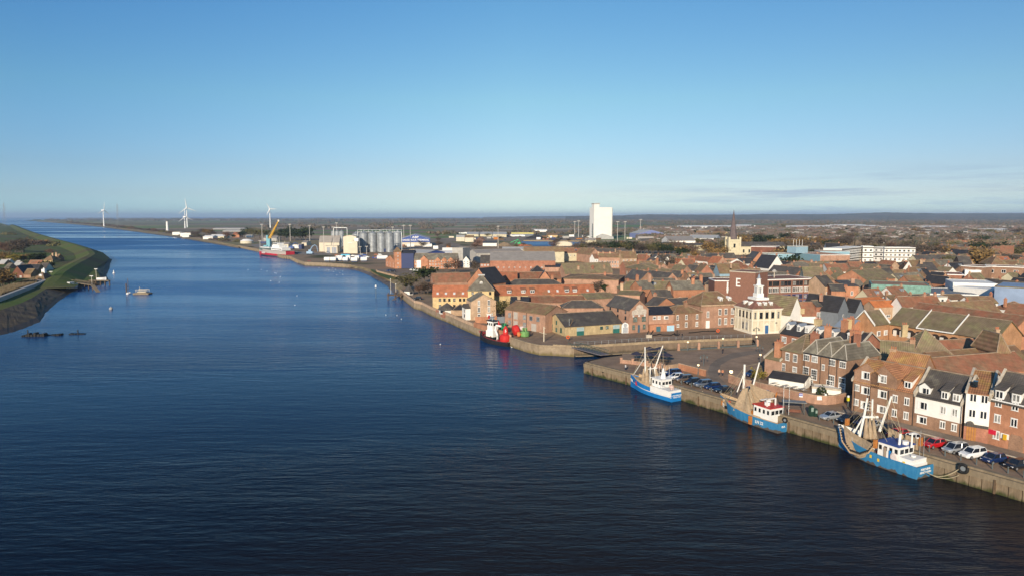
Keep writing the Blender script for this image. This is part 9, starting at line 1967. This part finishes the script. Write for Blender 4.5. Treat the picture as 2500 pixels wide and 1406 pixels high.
for x, y, lab, c_ in ((278,668,'small white channel buoy off the green point',WHITE),(271,755,'small grey mooring buoy on the open river',BR['concrete'])):
 p = P(x,y,WZ); t = thing('mooring_buoy',lab,'buoy',tuple(p)); m = MB(); m.ball((0,0,0.3),0.8,0,10,6); m.build('float', c_, t); m = MB(); m.tube([(0,0,1),(0,0,2.4 if c_ is WHITE else 1.4)],0.3 if c_ is WHITE else 0.1,5); m.build('top_mark', c_, t)
for k, (x, y, w_, h_, lab) in enumerate(((68,820,5,1.3,'dark broken timber stump at the left of the wreck'),(93,820,10,2.2,'largest dark block of the half sunken wreck'),(115,818,3,0.6,'small dark wreck fragment in the middle'),(133,817,3.5,0.6,'flat dark wreck fragment'),(144,818,3.5,1.0,'rounded dark wreck fragment'),(190,815,9,0.5,'long thin dark wreck timber at the right'))):
 w_ *= 0.6; h_ *= 0.75; p = P(x,y,WZ); t = thing('wreck_timber',lab,'wreck timber',tuple(p),0.05,'dark timbers of a half sunken wreck'); m = MB(); n = 6
 for j in range(n): x_ = -w_/2+w_*j/n; m.box(x_,-0.6-random.random()*0.5,-1,x_+w_/n*random.uniform(0.6,0.98),0.6+random.random()*0.5,h_*random.uniform(0.5,1.0)*0.8)
 if k in (0,5): m.tube([(0,0,-1),(0.1,0,h_+1.2)],0.18,5)
 m.build('timbers', BLACK, t)
gm = MB(); gm.ball((0,0,0.12),0.22,0,8,5,0.6); gm.ball((0.24,0,0.34),0.1,0,6,4); gm.tube([(-0.2,0,0.15),(-0.45,0,0.2)],0.06,4,r2=0.02); gme = gm.mesh('gull',[WHITE])
random.seed(2)
for x, y in [(980,779),(969,770),(1075,841),(942,769)]+[(random.uniform(775,840),random.uniform(652,672)) for k in range(9)]+[(random.uniform(600,760),random.uniform(658,690)) for k in range(8)]+[(720,745),(725,722),(1249,848)]:
 p = P(x,y,WZ); o = inst(gme,'gull',None,(p.x,p.y,WZ),random.uniform(0,6),(0.9,0.9,0.9)); tag(o,'white gull floating on the river','gull','gulls on the river'); THINGS.append(o)
sheet('car_park', [P(*X('C',*c)) for c in ((1010,1045),(1180,1035),(1600,1035),(1640,1090),(1400,1140),(1200,1110))], 0.01, ROAD, 'tarmac car park of the river flats')
sheet('grass_verge', [P(*X('C',*c)) for c in ((960,1042),(1010,1045),(1060,1080),(1180,1115),(1370,1165),(1360,1190),(1200,1170),(1050,1110),(980,1070))], 0.014, GRASS, 'green grass strip above the muddy foreshore')
wallrun('low tan wall between the car park and the grass strip', [P(*X('C',*c)) for c in ((1045,1062),(1060,1080),(1180,1112),(1370,1160))][::-1], 1.0, 0.5, 'tan', name='boundary_wall')
sheet('dock_yard', [P(*c) for c in ((905,612),(1000,585),(1180,578),(1420,577),(1440,588),(1100,590),(1140,604),(1200,612),(1160,632),(960,632))], 0.012, paving('dock_earth_mix',(0.34,0.26,0.18),(0.20,0.16,0.12),0.03), 'tan and brown yards around the dock basin')
random.seed(41)
for k in range(60):
 px, py = random.choice([(random.uniform(930,1120),random.uniform(596,625)),(random.uniform(1040,1330),random.uniform(580,587)),(random.uniform(1330,1470),random.uniform(578,587)),(random.uniform(1500,1660),random.uniform(582,600))]); p = P(px,py)
 t = thing('storage_container','small container or cargo stack on the dock yards','container',(p.x,p.y,0.02),random.uniform(-0.4,0.4),'containers on the dock yards'); m = MB(); w_ = random.uniform(2,6); m.box(-w_,-1.3,0,w_,1.3,random.uniform(1.5,4)); m.build('box', random.choice([WHITE,PALE,RUST,BR['concrete'],tm,BR['red'],NAVY,WHITE]), t)
sheet('wharf_apron', [P(*X('S',*c)) for c in ((560,760),(900,850),(1500,960),(2100,1010),(2700,1010),(2700,960),(2100,940),(1500,880),(1200,780),(900,700),(600,730))], 0.01, paving('wharf_concrete',(0.30,0.26,0.21),(0.22,0.19,0.16),0.05), 'concrete apron of the cargo wharf')
# --- labels that still coincide take the order in which the photo shows them
ORD = ['first','second','third','fourth','fifth','sixth','seventh','eighth','ninth','tenth','eleventh','twelfth']
by = {}
for t in list(COL.objects):
 if t.parent is None and 'category' in t: by.setdefault(t['label'], []).append(t)
dg = bpy.context.evaluated_depsgraph_get(); bpy.context.view_layer.update()
for lab, ts in by.items():
 if len(ts) < 2: continue
 if len(ts) <= 8 and len(lab.split()) <= 11:
  ts.sort(key=lambda o: PX(o.matrix_world.translation)[0])
  for k, o in enumerate(ts): o['label'] = lab+', '+('leftmost' if k == 0 else 'rightmost' if k == len(ts)-1 else ORD[k]+' from left')+(' of '+('two' if len(ts) == 2 else 'these'))
 for o in ts:
  if 'group' not in o: o['group'] = ts[0]['category']+'s alike'
  if len(ts) > 8: o['group'] = lab
